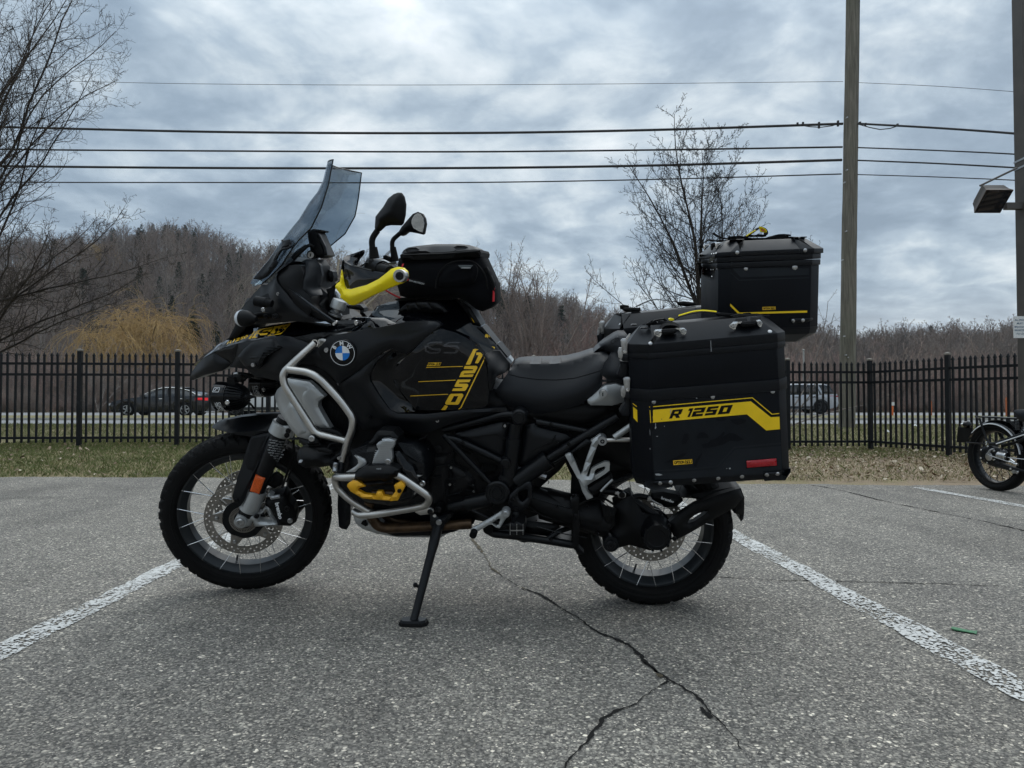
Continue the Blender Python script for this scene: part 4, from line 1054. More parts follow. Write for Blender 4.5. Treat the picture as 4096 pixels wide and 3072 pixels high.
# green tape lying on the asphalt
A=[gnd(*p,h=.003) for p in ((3808,2512),(3900,2528),(3906,2522),(3909,2530),(3905,2538),(3892,2534),(3815,2522),(3804,2516))]
c=A[0].copy(); o=mobj('tape_strip',[a-c for a in A]+[a-c+Vector((0,0,.0012+.003*((k_*7)%3==0))) for k_,a in enumerate(A)],[tuple(range(8,16)),tuple(range(7,-1,-1))]+[(i,(i+1)%8,(i+1)%8+8,i+8) for i in range(8)],'green_tape',smooth=False); o.location=c+Vector((0,0,.001)); tag(o,label='small torn strip of green tape on the asphalt',cat='tape')
# ================================================================ GRASS BLADES AND FALLEN LEAVES
def tufts(name,n,xr,yr,h0,h1,m,seed,label,cond=None):
    rs=np.random.RandomState(seed); X=rs.uniform(*xr,n*3); Yv=rs.uniform(*yr,n*3)
    ok=np.array([Yv[i]>edge_y(X[i])+.0 and (cond is None or cond(X[i],Yv[i],rs.rand())) for i in range(n*3)]); X=X[ok][:n];Yv=Yv[ok][:n]; k=len(X)
    Z=np.array([hgt(a,b) for a,b in zip(X,Yv)])-.006; az=rs.uniform(0,6.28,k); h=rs.uniform(h0,h1,k)*np.where(rs.rand(k)<.08,1.7,1); wd=rs.uniform(.0022,.0048,k); le=rs.normal(0,.5,k)*h
    dx=np.cos(az)*wd;dy=np.sin(az)*wd; lx=rs.normal(0,.5,k)*h; ly=rs.normal(0,.5,k)*h
    V=np.stack([np.stack([X-dx,Yv-dy,Z],1),np.stack([X+dx,Yv+dy,Z],1),np.stack([X+dx*.7+lx*.4,Yv+dy*.7+ly*.4,Z+h*.6],1),np.stack([X+lx,Yv+ly,Z+h],1)],1).reshape(-1,3)
    i=(np.arange(k)*4)[:,None]; F=np.concatenate([np.concatenate([i,i+1,i+2],1),np.concatenate([i,i+2,i+3],1)])
    me=np_mesh(name,V,F); me.materials.append(MATS[m]); o=bpy.data.objects.new(name,me); COL.objects.link(o); tag(o,label=label,kind='stuff'); return o
barkm('blade_green',(.070,.092,.030),(.140,.160,.062),3)
barkm('blade_straw',(.20,.165,.095),(.38,.32,.20),3)
def leafm(t,b,pos):
    r_=N(t,'ShaderNodeNewGeometry').outputs['Random Per Island']; c=ramp(t,r_,[(0,(.10,.065,.04)),(.4,(.21,.145,.09)),(.75,(.33,.25,.17)),(1,(.52,.44,.33))]); LK(t,c,b.inputs['Base Color']); b.inputs['Roughness'].default_value=.8
ground_mat('leaf_brown',leafm)
def dense_left(x,y,r):
    s=max(.2,min(1,(2.2-x)/5)); return r<(s if y<9.8 else max(s,.7))
tufts('grass',90000,(-8,9),(7.0,13),.018,.045,'blade_green',1,'short green grass between the lot and the fence',dense_left)
tufts('grass',34000,(-8,9),(7.0,13),.012,.042,'blade_straw',2,'dry straw coloured grass mixed through the turf',lambda x,y,r: r<.35+.5*math.exp(-(y-edge_y(x))*1.4)+(.2 if x>2 else 0))
tufts('grass',60000,(-18,18),(13,24.5),.03,.07,'blade_green',3,'short green grass beyond the fence up to the road',lambda x,y,r:r<.7)
tufts('grass',30000,(-18,18),(13,24.5),.03,.07,'blade_straw',4,'dry grass beyond the fence up to the road')
def leaves(n,seed):
    rs=random.Random(seed);V=[];F=[]
    while len(F)<n:
        x=rs.uniform(-8,9);y=rs.uniform(7,12.5)
        if y<edge_y(x)-(.25 if rs.random()<.08 else 0): continue
        if x<2 and rs.random()<.86: continue
        
        s=rs.uniform(.008,.022) if rs.random()<.9 else rs.uniform(.025,.045);a=rs.uniform(0,6.28);z=hgt(x,y)+.012+rs.random()*.015;t1,t2=rs.gauss(0,.4),rs.gauss(0,.4);i=len(V)
        for k,(u,v) in enumerate(((-1,0),(-.3,.5),(.5,.45),(1,0),(.4,-.5),(-.4,-.45))):
            X_=u*math.cos(a)-v*math.sin(a);Y_=u*math.sin(a)+v*math.cos(a);V.append((x+X_*s,y+Y_*s,max(z+(X_*t1+Y_*t2)*s,hgt(x,y)+.003)))
        F.append(tuple(range(i,i+6)))
    o=mobj('leaves',V,F,'leaf_brown',smooth=False);tag(o,label='fallen brown leaves scattered over the grass strip',kind='stuff')
leaves(9000,5)
# ================================================================ MOTORCYCLE: FRAME OF REFERENCE
LEAN=R(10)
_f=gnd(1000,2362); _r=gnd(2625,2402)
_o=(_f+_r)/2; _xd=(_r-_f).normalized(); _y0=Vector((0,0,1)).cross(_xd)
_zd=Vector((0,0,1))*math.cos(LEAN)-_y0*math.sin(LEAN); _yd=_y0*math.cos(LEAN)+Vector((0,0,1))*math.sin(LEAN)
MW=Matrix(((_xd.x,_yd.x,_zd.x,_o.x),(_xd.y,_yd.y,_zd.y,_o.y),(_xd.z,_yd.z,_zd.z,_o.z+.003),(0,0,0,1)))
FRM={}
def addframe(k,M): MI=M.inverted(); FRM[k]=(MI,MI@CAM)
addframe('B',MW)
CUR=['B']
def lray(x,y):
    r=(FRM[CUR[0]][0].to_3x3()@ray(x,y)); return r.normalized()
def L(k,x,y,Y=0.0):
    """photo pixel in crop k -> point in the current frame on its plane y=Y (y<0 is the side towards the camera)"""
    X_,Y_=px(k,x,y); r=lray(X_,Y_); c=FRM[CUR[0]][1]; return c+r*((Y-c.y)/r.y)
FWC=L('x',992,2043,0.0); RWC=L('x',2600,2095,0.0)
_rake=R(25); SM=Matrix.Translation(FWC)@Matrix.Rotation(R(14.5),4,Vector((math.sin(_rake),0,math.cos(_rake))))@Matrix.Translation(-FWC)
addframe('S',MW@SM)
def LP(k,pts,Y=0.0):
    """pts (x,y[,Y[,corner]])"""
    out=[]
    for p in pts:
        yy=p[2] if len(p)>2 and p[2] is not None else Y
        v=L(k,p[0],p[1],yy); out.append((v.x,v.y,v.z,p[3] if len(p)>3 else 0))
    return out
bike=bpy.data.objects.new('motorcycle',None); COL.objects.link(bike); bike.matrix_world=MW; bike.empty_display_size=.1
tag(bike,'black touring motorcycle with yellow handguards leaning on its side stand','motorcycle')
def PK(name,k,pts,m,parent=None,Y=-.2,hole=None,**kw):
    """panel traced from crop k, standing on plane y=Y"""
    par=parent if parent is not None else bike
    H=[[q[:3] for q in LP(k,h,Y)] for h in hole] if hole else ()
    o=panel(name,LP(k,pts,Y),m,None,holes=H,**kw)
    o.parent=par
    if CUR[0]=='S' and par is bike: o.matrix_local=SM
    return o
def fin(o,parent=None):
    par=parent if parent is not None else bike
    o.parent=par
    if CUR[0]=='S' and par is bike: o.matrix_local=SM
    return o
def TK(name,k,pts,r,m,parent=None,Y=-.2,bend=.03,sides=12,seg=6,r_end=None):
    P=[Vector(p[:3]) for p in LP(k,pts,Y)]
    if bend: P=round_path(P,bend,seg)
    return fin(MB().tube(P,r,sides,r_end=r_end).build(name,m,angle=40),parent)
def BK(name,k,x,y,Y,r,m='bolt_steel',parent=None,h=.006,hexr=True):
    """a round bolt head with a socket"""
    c=L(k,x,y,Y); mb=MB().lathe(c,(0,-1,0),[(-.004,r*.9),(0,r),(h*.6,r),(h,r*.82),(h,r*.42),(h*.5,r*.38),(h*.5,.0001)],14)
    return fin(mb.build(name,m),parent)
def CYL(name,k,x,y,Y0,Y1,r,m,parent=None,sides=28,prof=None):
    c=L(k,x,y,Y0); d=Y1-Y0; mb=MB().lathe(c,(0,1,0),prof or [(0,r*.92),(.003 if d>0 else -.003,r),(d,r)],sides)
    return fin(mb.build(name,m),parent)
# ---- decals laid on what is behind them
BV={}
def bvh(o):
    if o.name not in BV:
        me=o.data; BV[o.name]=BVHTree.FromPolygons([v.co.copy() for v in me.vertices],[tuple(p.vertices) for p in me.polygons])
    return BV[o.name]
def drape_pts(P2,targets,Y,off=.0012):
    c=FRM[CUR[0]][1]; out=[]
    for (x,y) in P2:
        r=lray(x,y); best=None
        for t in targets:
            h=bvh(t).ray_cast(c,r)
            if h[0] is not None and (best is None or h[3]<best[1]): best=(h[0]-r*off*1.0,h[3])
        out.append(best[0] if best else c+r*((Y-c.y)/r.y))
    return out
def DK(name,k,pts,m,targets,parent,Y=-.25,holes=None,step=5.0,off=.0012,thick=.0006):
    """flat print or sticker: outline in crop k, laid on the surface of the targets"""
    P=[px(k,*p) for p in pts]; H=[[px(k,*p) for p in h] for h in (holes or [])]
    b=densify([(x,y,0) for x,y in P],step); hh=[densify([(x,y,0) for x,y in h],step) for h in H]
    vs,tr,lp=cdt(b,hh,step if step<40 else None); Q=drape_pts(vs,targets,Y,off)
    return fin(mobj(name,Q,tr,m,None,True,60),parent)
def text_to_px(s,k,A,B,h,bold=.02,shear=0.0,space=1.0,up=None):
    """text whose baseline runs from pixel A to B of crop k, cap height h px -> px verts, faces"""
    V,F=text_mesh(s,1,bold,space=space); w=V[:,0].max(); ch=V[:,1].max()
    A=Vector(px(k,*A));B=Vector(px(k,*B)); sc=FR[k][2]; e=(B-A); u=e/w; n=Vector((e.y,-e.x)).normalized() if up is None else Vector(up).normalized()
    return [tuple(A+u*(v[0]+v[1]*shear)+n*(v[1]/ch*h*sc)) for v in V],F
def TX(name,s,k,A,B,h,m,targets,parent,Y=-.25,off=.0018,**kw):
    P,F=text_to_px(s,k,A,B,h,**kw); Q=drape_pts(P,targets,Y,off); return fin(mobj(name,Q,F,m,None,False),parent)
# blocky numerals used by the big tank and case lettering: unit polygons (0..1, 0..1)
GL={'1':[[(.15,1),(.75,1),(.75,0),(.40,0),(.40,.72),(.10,.72)]],
'2':[[(0,1),(1,1),(1,.40),(.34,.40),(.34,.27),(1,.27),(1,0),(0,0),(0,.62),(.66,.62),(.66,.75),(0,.75)]],
'5':[[(0,1),(1,1),(1,.74),(.34,.74),(.34,.62),(1,.62),(1,0),(0,0),(0,.26),(.66,.26),(.66,.38),(0,.38)]],
'0':[[(0,1),(1,1),(1,0),(0,0)],[(.34,.74),(.66,.74),(.66,.26),(.34,.26)]],
'R':[[(0,1),(1,1),(1,.42),(.80,.34),(1.05,0),(.68,0),(.46,.30),(.30,.30),(.30,0),(0,0)],[(.30,.76),(.68,.76),(.68,.54),(.30,.54)]]}
def glyph(name,ch,k,o,ux,uy,m,targets,parent,Y=-.25,off=.0018,step=4):
    """block glyph: origin o, full-width vector ux, full-height vector uy, in pixels of crop k"""
    f=lambda p:(o[0]+ux[0]*p[0]+uy[0]*p[1],o[1]+ux[1]*p[0]+uy[1]*p[1])
    g=GL[ch]; return DK(name,k,[f(p) for p in g[0]],m,targets,parent,Y,[[f(p) for p in h] for h in g[1:]],step,off)
# ================================================================ WHEELS
def wheel(root,c,Rt,hw,Rr,rw,nsp,hub_r,seed,knob,flip=1):
    c=Vector((0,0,0))
    # tyre with cut tread blocks
    Na=360; q=[(-rw+.002,Rr-.004),(-hw*.92,Rr+.006),(-hw,Rr+(Rt-Rr)*.38),(-hw*.985,Rr+(Rt-Rr)*.60),(-hw*.93,Rr+(Rt-Rr)*.74),(-hw*.86,Rr+(Rt-Rr)*.84),(-hw*.72,Rr+(Rt-Rr)*.925),(-hw*.58,Rt-.0045),(-hw*.40,Rt-.002),(-hw*.2,Rt-.0005),(0,Rt)]
    prof=q+[(-a,b) for a,b in q[-2::-1]]; m=len(prof); V=[];F=[]
    for i in range(Na):
        th=2*math.pi*i/Na
        for j,(yy,rr) in enumerate(prof):
            d=0; t=abs(yy)/hw
            if 4<=j<=m-5:
                ph=(i/Na*knob+ (1 if yy<0 else 0)*.5+t*.9)%1
                if t<.99 and (ph<.2): d=.0095
                if .46<t<.60 and ph<.75: d=max(d,.006)
                if t<.12 and (i/Na*knob*1)%1>.2: d=max(d,.005)
                if t>.84 and ((i/Na*knob*2)%1)<.2: d=max(d,.004)
            V.append((math.cos(th)*(rr-d),yy,math.sin(th)*(rr-d)))
    for i in range(Na):
        i2=(i+1)%Na
        for j in range(m-1): F.append((i*m+j,i*m+j+1,i2*m+j+1,i2*m+j))
    o=mobj('tyre',V,F,'rubber',None,True,24); recalc(o.data); o.parent=root
    # raised sidewall rings
    MB().lathe(c,(0,1,0),[(-hw*.93,Rr+.012),(-hw*.985,Rr+.014),(-hw*.985,Rr+.017),(-hw*.93,Rr+.019)],96,close=True).build('sidewall_ring','rubber',o)
    rp=[(-rw,Rr),(-rw,Rr-.010),(-rw+.006,Rr-.018),(-rw*.5,Rr-.034),(rw*.5,Rr-.034),(rw-.006,Rr-.018),(rw,Rr-.010),(rw,Rr),(rw-.006,Rr+.001),(rw-.012,Rr-.010),(-rw+.012,Rr-.010),(-rw+.006,Rr+.001)]
    rim=MB().lathe(c,(0,1,0),rp,120,close=True).build('rim','rim_black',root,angle=28)
    MB().lathe(c,(0,1,0),[(-.075,.0001),(-.075,hub_r*.55),(-.055,hub_r*.6),(-.05,hub_r),(-.035,hub_r),(-.03,hub_r*.62),(.03,hub_r*.62),(.035,hub_r),(.05,hub_r),(.055,hub_r*.6),(.075,hub_r*.5),(.075,.0001)],40).build('hub','frame_black',root)
    sp0=None
    for i in range(nsp):
        a=2*math.pi*(i+.25*(i%2))/nsp+seed; s=-1 if (i//1)%2==0 else 1; da=.75 if (i//2)%2 else -.75
        p0=Vector((math.cos(a)*(Rr-.008),s*(rw-.001),math.sin(a)*(Rr-.008))); p1=Vector((math.cos(a+da)*hub_r*.95,-s*.042*(.2) + s*.030,math.sin(a+da)*hub_r*.95))
        d=p1-p0
        if sp0 is None:
            sp0=MB().tube([(0,0,0),(0,0,1)],.0014,6).build('spoke','polished',root); ob=sp0
        else: ob=sp0.copy(); COL.objects.link(ob); ob.parent=root
        ob.location=p0-d*.02; ob.rotation_euler=d.to_track_quat('Z','Y').to_euler(); ob.scale=(1,1,d.length*1.02)
    # valve
    MB().tube([(-.25*Rr*1.0,0,-(Rr-.03)*.93),(-.22*Rr,-.012,-(Rr-.06)*.93)],.004,8).build('valve','polished',root)
def brake_disc(root,yc,ro,ri,nh,lugs,parent_name='brake_disc',hub=.08):
    step=.009; out=[(math.cos(2*math.pi*i/96)*ro,math.sin(2*math.pi*i/96)*ro,0) for i in range(96)]
    holes=[[(math.cos(-2*math.pi*i/72)*ri,math.sin(-2*math.pi*i/72)*ri,0) for i in range(72)]]
    for i in range(nh):
        for rr,da in ((ri+(ro-ri)*.36,0),(ri+(ro-ri)*.72,.5)):
            a=2*math.pi*(i+da)/nh; holes.append([(math.cos(a)*rr+math.cos(b)*.0038,math.sin(a)*rr+math.sin(b)*.0038,0) for b in [2*math.pi*k/8 for k in range(8)]])
    vs,tr,lp=cdt(out,holes,None); n=len(vs); t=.0025
    V=[(x,yc-t,z) for x,z in vs]+[(x,yc+t,z) for x,z in vs]; F=list(tr)+[tuple(q+n for q in f[::-1]) for f in tr]
    for l in lp:
        for i in range(len(l)):
            a,b=l[i],l[(i+1)%len(l)]
            if a!=b: F.append((b,a,a+n,b+n))
    o=mobj(parent_name,V,F,'disc_steel',None,False); recalc(o.data); o.parent=root
    s=-1 if yc<0 else 1
    MB().lathe((0,0,0),(0,1,0),[(yc-.004,hub*.62),(yc-.004,hub),(yc+.004,hub),(yc+.004,hub*.62)],64,close=True).build('disc_carrier','frame_black',o)
    for i in range(lugs):
        a=2*math.pi*i/lugs+.5; M=Matrix.Rotation(-a,3,'Y'); cx=(hub+ri)/2+.002
        V=[M@Vector(p) for p in ((hub-.004,yc+s*.004,-.024),(ri+.006,yc+s*.004,-.010),(ri+.006,yc+s*.004,.010),(hub-.004,yc+s*.004,.024))]; V+= [v-Vector((0,s*.007,0)) for v in V]
        lg=mobj('lug',V,[(0,1,2,3),(7,6,5,4),(0,4,5,1),(1,5,6,2),(2,6,7,3),(3,7,4,0)],'disc_steel',o,False)
        MB().lathe(M@Vector((cx,yc+s*.008,0)),(0,s,0),[(-.006,.008),(0,.008),(.003,.006),(.003,.0035),(.001,.003)],12).build('rivet','bolt_steel',o)
    return o
CUR[0]='S'
fw=empty('front_wheel',(0,0,0)); fw.parent=bike; fw.matrix_local=SM@Matrix.Translation(FWC)
wheel(fw,FWC,.3245,.066,.2565,.045,40,.058,.13,44)
brake_disc(fw,-.074,.1475,.1165,34,5); brake_disc(fw,.074,.1475,.1165,34,5)
mb=MB().lathe((0,0,0),(0,1,0),[(-.084,.036),(-.084,.0385),(-.081,.0385),(-.081,.036)],48,close=True).lathe((0,0,0),(0,1,0),[(-.084,.0505),(-.084,.0535),(-.081,.0535),(-.081,.0505)],48,close=True)
for i in range(48):
    M=Matrix.Rotation(-2*math.pi*i/48,3,'Y'); mb.box(M@Vector((.0445,-.0825,0)),(.014,.003,.0028),M)
mb.build('sensor_ring','disc_steel',fw,smooth=False)
CUR[0]='B'
rw=empty('rear_wheel',RWC); rw.parent=bike
wheel(rw,RWC,.298,.088,.2290,.058,40,.06,.4,34)
brake_disc(rw,-.045,.128,.098,26,5,hub=.075)
# ================================================================ FORK, FRONT FENDER, BRAKE
CUR[0]='S'
TK('fork_leg','a',[(800,950),(990,490),(1130,150)],.0315,'frame_black',Y=-.105,bend=0,sides=28)
CYL_=L('a',800,950,-.105); _up=(L('a',1130,150,-.105)-CYL_).normalized()
def fork_piece(name,k,a,b,r0,r1,m,Y=-.105,sides=28,prof=None,parent=None):
    A=L(k,*a,Y);B=L(k,*b,Y); d=(B-A); ln=d.length; pr=prof or [(0,r0*.9),(.003,r0),(ln-.003,r1),(ln,r1*.92)]
    return fin(MB().lathe(A,d,pr,sides).build(name,m),parent)
low=fork_piece('fork_lower','a',(815,915),(893,745),.037,.035,'silver_paint')
for s in (1,):
    A=L('a',800,950,.105); B=L('a',1130,150,.105); fin(MB().tube([A,B],.0315,20).build('fork_leg','frame_black'))
    A2=A+(B-A)*.0; fin(MB().tube([A2-(B-A)*.05,A2+(B-A)*.22],.036,20).build('fork_lower','silver_paint'))
PK('axle_mount','a',[(750,945),(860,935),(925,930),(1000,815),(965,800),(985,770),(1030,800),(1010,880),(1020,935),(1045,1000),(1065,1015),(1065,1045),(870,1050),(850,1005),(835,1045),(760,1065),(715,1045),(705,1005),(730,960)],'silver_paint',Y=-.118,bulge=.012,rad=.012,back=.035,hole=[[(870,950),(900,960),(905,1000),(1015,1008),(985,960),(960,905),(925,945)]],angle=50)
CYL('axle_boss','a',750,1015,-.145,-.09,.024,'silver_paint')
BK('axle_bolt','a',750,1015,-.147,.016,h=.009)
BK('sensor_bolt','a',885,962,-.135,.010,'frame_black')
PK('reflector','a',[(875,625),(955,650),(905,780),(828,755)],'amber',Y=-.142,bulge=.003,rad=.004,back=.012)
PK('reflector_base','a',[(868,618),(962,646),(908,788),(820,760)],'black_plastic',Y=-.136,bulge=.001,rad=.003,back=.02)
clm=fork_piece('fork_clamp','a',(1068,285),(1110,190),.041,.040,'silver_paint',sides=32)
PK('clamp_ear','a',[(1100,215),(1160,215),(1190,260),(1180,315),(1130,305),(1075,280)],'silver_paint',Y=-.140,bulge=.004,rad=.006,back=.03)
BK('clamp_bolt','a',1147,255,-.150,.0095,'dark_engine'); BK('clamp_bolt','a',1135,292,-.150,.0095,'dark_engine')
# printed wrap on the fork tube
wr_=bpy.data.objects
tube_o=[o for o in bike.children if o.name.startswith('fork_leg')][0]
rg=random.Random(4)
pr=[]
for row in range(9):
    y0=322+row*21; n=0
    for x in range(985,1110,26):
        xx=x+rg.uniform(-3,3)+row%2*9-(row*3); 
        if row>5 and (xx-970)<(row-5)*18: continue
        if row>5 and xx>1110-(row-5)*16: continue
        pr.append((xx,y0+(xx-985)*.16+rg.uniform(-3,3)))
allV=[];allF=[]
for i,(x,y) in enumerate(pr):
    P,F=text_to_px('void' if i%2 else 'VOID','a',(x,y+14),(x+23,y+17),11,bold=.035,shear=.2); Q=drape_pts(P,[tube_o],-.137,.001)
    nb=len(allV); allV+=Q; allF+=[tuple(q+nb for q in f) for f in F]
fin(mobj('printed_wrap',allV,allF,'grey_print',None,False))
# brake caliper
cal=PK('brake_caliper','a',[(955,835),(985,805),(1045,790),(1110,770),(1135,790),(1160,850),(1190,880),(1215,960),(1215,1010),(1165,1045),(1060,1040),(1050,995),(1000,910),(960,880)],'black_plastic',Y=-.118,bulge=.02,rad=.02,back=.07,angle=30)
PK('caliper_bridge','a',[(990,800),(1075,790),(1080,815),(1005,828)],'cast_silver',Y=-.142,bulge=.003,rad=.004,back=.01)
TX('lettering','brembo','a',(1035,855),(1068,990),36,'white_print',[cal],cal,Y=-.14,bold=.04,up=(1,-.2))
BK('caliper_bolt','a',1138,900,-.138,.010,'dark_engine'); BK('caliper_bolt','a',1162,1000,-.138,.010); BK('caliper_bolt','a',1093,790,-.125,.009,'dark_engine')
A=L('a',1200,820,.11); fin(panel('brake_caliper',LP('a',[(1140,640),(1200,600),(1250,740),(1285,800),(1290,880),(1230,950),(1180,900),(1120,780)],.10),'black_plastic',bulge=.02,rad=.02,back=.05))
PK('caliper_bracket','a',[(965,700),(1030,735),(1100,700),(1110,640),(1060,600),(1020,610),(960,660)],'dark_engine',Y=-.06,bulge=.005,rad=.01,back=.01)
TK('brake_hose','a',[(1190,330,-.12),(1195,420,-.11),(1150,560,-.10),(1120,660,-.10),(1095,730,-.11)],.0045,'rubber',bend=.05)
TK('sensor_cable','a',[(1180,330,-.13),(1215,480,-.12),(1165,600,-.11),(1130,680,-.10)],.003,'rubber',bend=.05)
TK('fork_brace','a',[(1010,660,-.08),(1040,690,.02),(1100,640,.09)],.006,'frame_black',bend=.02)
# front fender: crown at the middle, skirt at the sides
fd=PK('front_fender','a',[(510,222,-.012),(560,190,-.015),(640,165,-.015),(760,140,-.015),(900,125,-.015),(1100,120,-.02),(1100,170,-.06),(1030,235,-.070),(1010,272,-.074),(920,275,-.077),(845,305,-.078),(740,290,-.076),(640,268,-.07),(560,248,-.05),(515,232,-.025)],'matte_panel',bulge=.018,rad=.09,mirror=True,angle=45)
PK('fender_stay','a',[(840,305,-.080),(1005,268,-.090),(1010,285,-.092),(960,420,-.108),(885,600,-.120),(835,690,-.132),(780,840,-.136),(745,885,-.136),(700,850,-.132),(683,800,-.130),(720,660,-.118),(790,450,-.098),(825,340,-.085)],'matte_panel',bulge=.006,rad=.008,back=.008,angle=30)
PK('fender_inset','a',[(850,320,-.089),(960,300,-.097),(960,330,-.100),(885,560,-.122),(850,610,-.124),(805,570,-.118),(790,520,-.110),(835,345,-.090)],'black_plastic',bulge=.003,rad=.01,back=.004)
BK('stay_bolt','a',716,833,-.137,.008,'dark_engine')
# rear part of the front mudguard behind the wheel
PK('rear_mud_flap','e',[(430,760,-.09),(560,760,-.10),(560,1300,-.10),(555,1370,-.09),(515,1435,-.08),(460,1425,-.07),(430,1400,-.06),(415,1200,-.06),(420,1000,-.08)],'matte_panel',bulge=.01,rad=.03,mirror=True)
CUR[0]='B'
# ================================================================ ENGINE, FRAME, TANK, FAIRING
# inner mass of the engine, airbox and subframe (so that nothing shows through where the photo is solid)
core=PK('engine_block','x',[(1240,1700),(1420,1560),(1700,1500),(2000,1560),(2240,1660),(2330,1760),(2240,1880),(2160,1950),(2150,2060),(2010,2100),(1900,2080),(1690,2085),(1560,2070),(1440,2030),(1380,1950),(1300,1840)],'dark_engine',Y=-.12,bulge=.02,rad=.05,mirror=True)
# --- side tubes and castings, crop f
TK('frame_tube','f',[(205,385),(700,900),(722,925)],.010,'frame_black',Y=-.205,bend=.01)
TK('frame_tube','f',[(235,415),(330,430),(860,680)],.0125,'frame_black',Y=-.200,bend=.02)
TK('frame_tube','f',[(200,330),(560,240),(820,170),(930,160),(1000,175)],.0125,'frame_black',Y=-.190,bend=.03)
TK('frame_tube','f',[(1010,260),(975,480)],.0225,'frame_black',Y=-.205,bend=0,sides=20)
TK('frame_tube','f',[(985,420),(975,520)],.0275,'frame_black',Y=-.205,bend=0,sides=20)
TK('frame_tube','f',[(978,500),(930,840)],.0265,'frame_black',Y=-.205,bend=0,sides=20)
TK('frame_tube','f',[(1010,900),(1330,680)],.031,'frame_black',Y=-.200,bend=0,sides=20)
TK('frame_tube','f',[(1290,710),(1370,655)],.034,'frame_black',Y=-.200,bend=0,sides=20)
TK('frame_tube','f',[(1350,660),(1600,500),(2130,185)],.0155,'frame_black',Y=-.200,bend=0,sides=16)
TK('frame_tube','f',[(1360,720),(1600,590),(1900,390)],.008,'frame_black',Y=-.190,bend=0)
TK('frame_tube','f',[(1230,240),(1500,290),(1800,350)],.0105,'frame_black',Y=-.190,bend=.02)
TK('frame_tube','f',[(265,1190),(480,1140)],.018,'frame_black',Y=-.190,bend=0,sides=20)
TK('frame_tube','f',[(455,1150),(730,1090)],.0265,'frame_black',Y=-.190,bend=0,sides=20)
PK('pivot_casting','f',[(905,620),(1015,640),(1010,700),(1040,740),(1160,760),(1180,830),(1060,960),(960,1080),(900,1150),(760,1150),(690,1050),(700,950),(800,880),(850,790),(860,720)],'frame_black',Y=-.188,bulge=.018,rad=.05,back=.12,angle=50)
MBp=CYL('pivot_cover','f',800,1030,-.225,-.16,.0425,'frame_black',prof=[(-.004,.001),(-.004,.016),(-.001,.018),(-.001,.026),(-.004,.028),(-.004,.037),(.0,.0425),(.065,.0425)],sides=48)
CYL('frame_cap','f',890,700,-.240,-.17,.0185,'frame_black',prof=[(0,.001),(0,.012),(.002,.014),(.002,.0165),(.006,.0185),(.07,.0185)])
CYL('frame_cap','f',1038,198,-.245,-.16,.0275,'frame_black',prof=[(0,.001),(0,.0165),(.003,.018),(.003,.022),(.008,.0275),(.08,.0275)],sides=32)
PK('footpeg_bracket','f',[(1110,895),(1165,905),(1185,960),(1180,1120),(1080,1235),(1000,1255),(950,1230),(915,1130),(925,1060),(1000,990)],'frame_black',Y=-.222,bulge=.006,rad=.01,back=.03,hole=[[(1040,1020),(1120,985),(1135,1000),(1135,1080),(1080,1130),(1050,1110),(1025,1060)]],angle=40)
BK('bracket_bolt','f',963,1098,-.234,.0085,'dark_engine'); BK('bracket_bolt','f',1002,1210,-.234,.0085,'dark_engine')
# covers
cA=PK('side_cover','f',[(330,372),(560,312),(800,252),(840,245),(940,252),(952,270),(905,640),(880,650),(790,640),(640,560),(480,470),(370,425)],'matte_panel',Y=-.185,bulge=.016,rad=.035,back=.05,angle=40)
PK('cover_recess','f',[(480,415),(700,380),(800,372),(895,425),(870,440),(790,392),(690,400),(560,425)],'black_plastic',Y=-.2035,bulge=.002,rad=.006,back=.004)
CYL('bolt_recess','f',883,287,-.205,-.195,.010,'black_plastic'); BK('cover_bolt','f',883,287,-.207,.0050,h=.003)
PK('side_cover','f',[(1105,290),(1130,272),(1205,260),(1250,300),(1560,378),(1612,420),(1580,470),(1370,600),(1120,740),(1050,715),(1020,690),(1045,540)],'matte_panel',Y=-.185,bulge=.014,rad=.035,back=.05,angle=40)
PK('cover_recess','f',[(1185,560),(1330,490),(1400,450),(1450,370),(1440,430),(1400,480),(1300,520)],'black_plastic',Y=-.2015,bulge=.003,rad=.008,back=.004)
PK('rear_fill','f',[(1230,230),(1700,290),(2150,130),(2180,60),(1500,30),(1100,90),(1080,200)],'black_plastic',Y=-.16,bulge=.01,rad=.02,mirror=True)
# engine casing details, crop f / e
mb=MB()
for (x0,y0,x1,y1) in ((50,745,255,715),(60,860,190,835),(265,880,450,845),(250,1062,385,1030),(100,620,270,600),(270,680,480,780),(265,720,300,880),(455,1000,560,1012),(400,760,470,780),(240,880,215,1150),(250,1050,245,930),(310,560,330,720)):
    A=L('f',x0,y0,-.15);B=L('f',x1,y1,-.15); mb.tube([A,B],.0035,6)
fin(mb.build('casing_rib','frame_black'))
for x,y in ((288,748),(275,935),(262,1115),(530,945),(540,1010),(305,595),(150,545)): BK('casing_bolt','f',x,y,-.152,.0048 if x!=150 else .014,'dark_engine' if x in (150,305,262) else 'bolt_steel',h=.003)
PK('engine_cover','f',[(255,690),(460,770),(560,870),(555,960),(480,1060),(250,1070),(265,880)],'dark_engine',Y=-.140,bulge=.012,rad=.03,back=.03)
PK('engine_cover','f',[(10,600),(250,600),(255,1150),(60,1190),(30,900)],'dark_engine',Y=-.138,bulge=.010,rad=.02,back=.03)
CYL('casing_plug','f',150,1208,-.200,-.15,.0125,'dark_engine'); BK('casing_bolt','f',150,1208,-.202,.009,'dark_engine')
# rubber bellows
mb=MB()
for i in range(8):
    a=L('f',615+i*24,710+i*2,-.155); b=L('f',640+i*16,860-i*8,-.15); mb.tube([a,(a+b)/2+Vector((.004,-.012,0)),b],.0042,6)
fin(mb.build('bellows','rubber'))
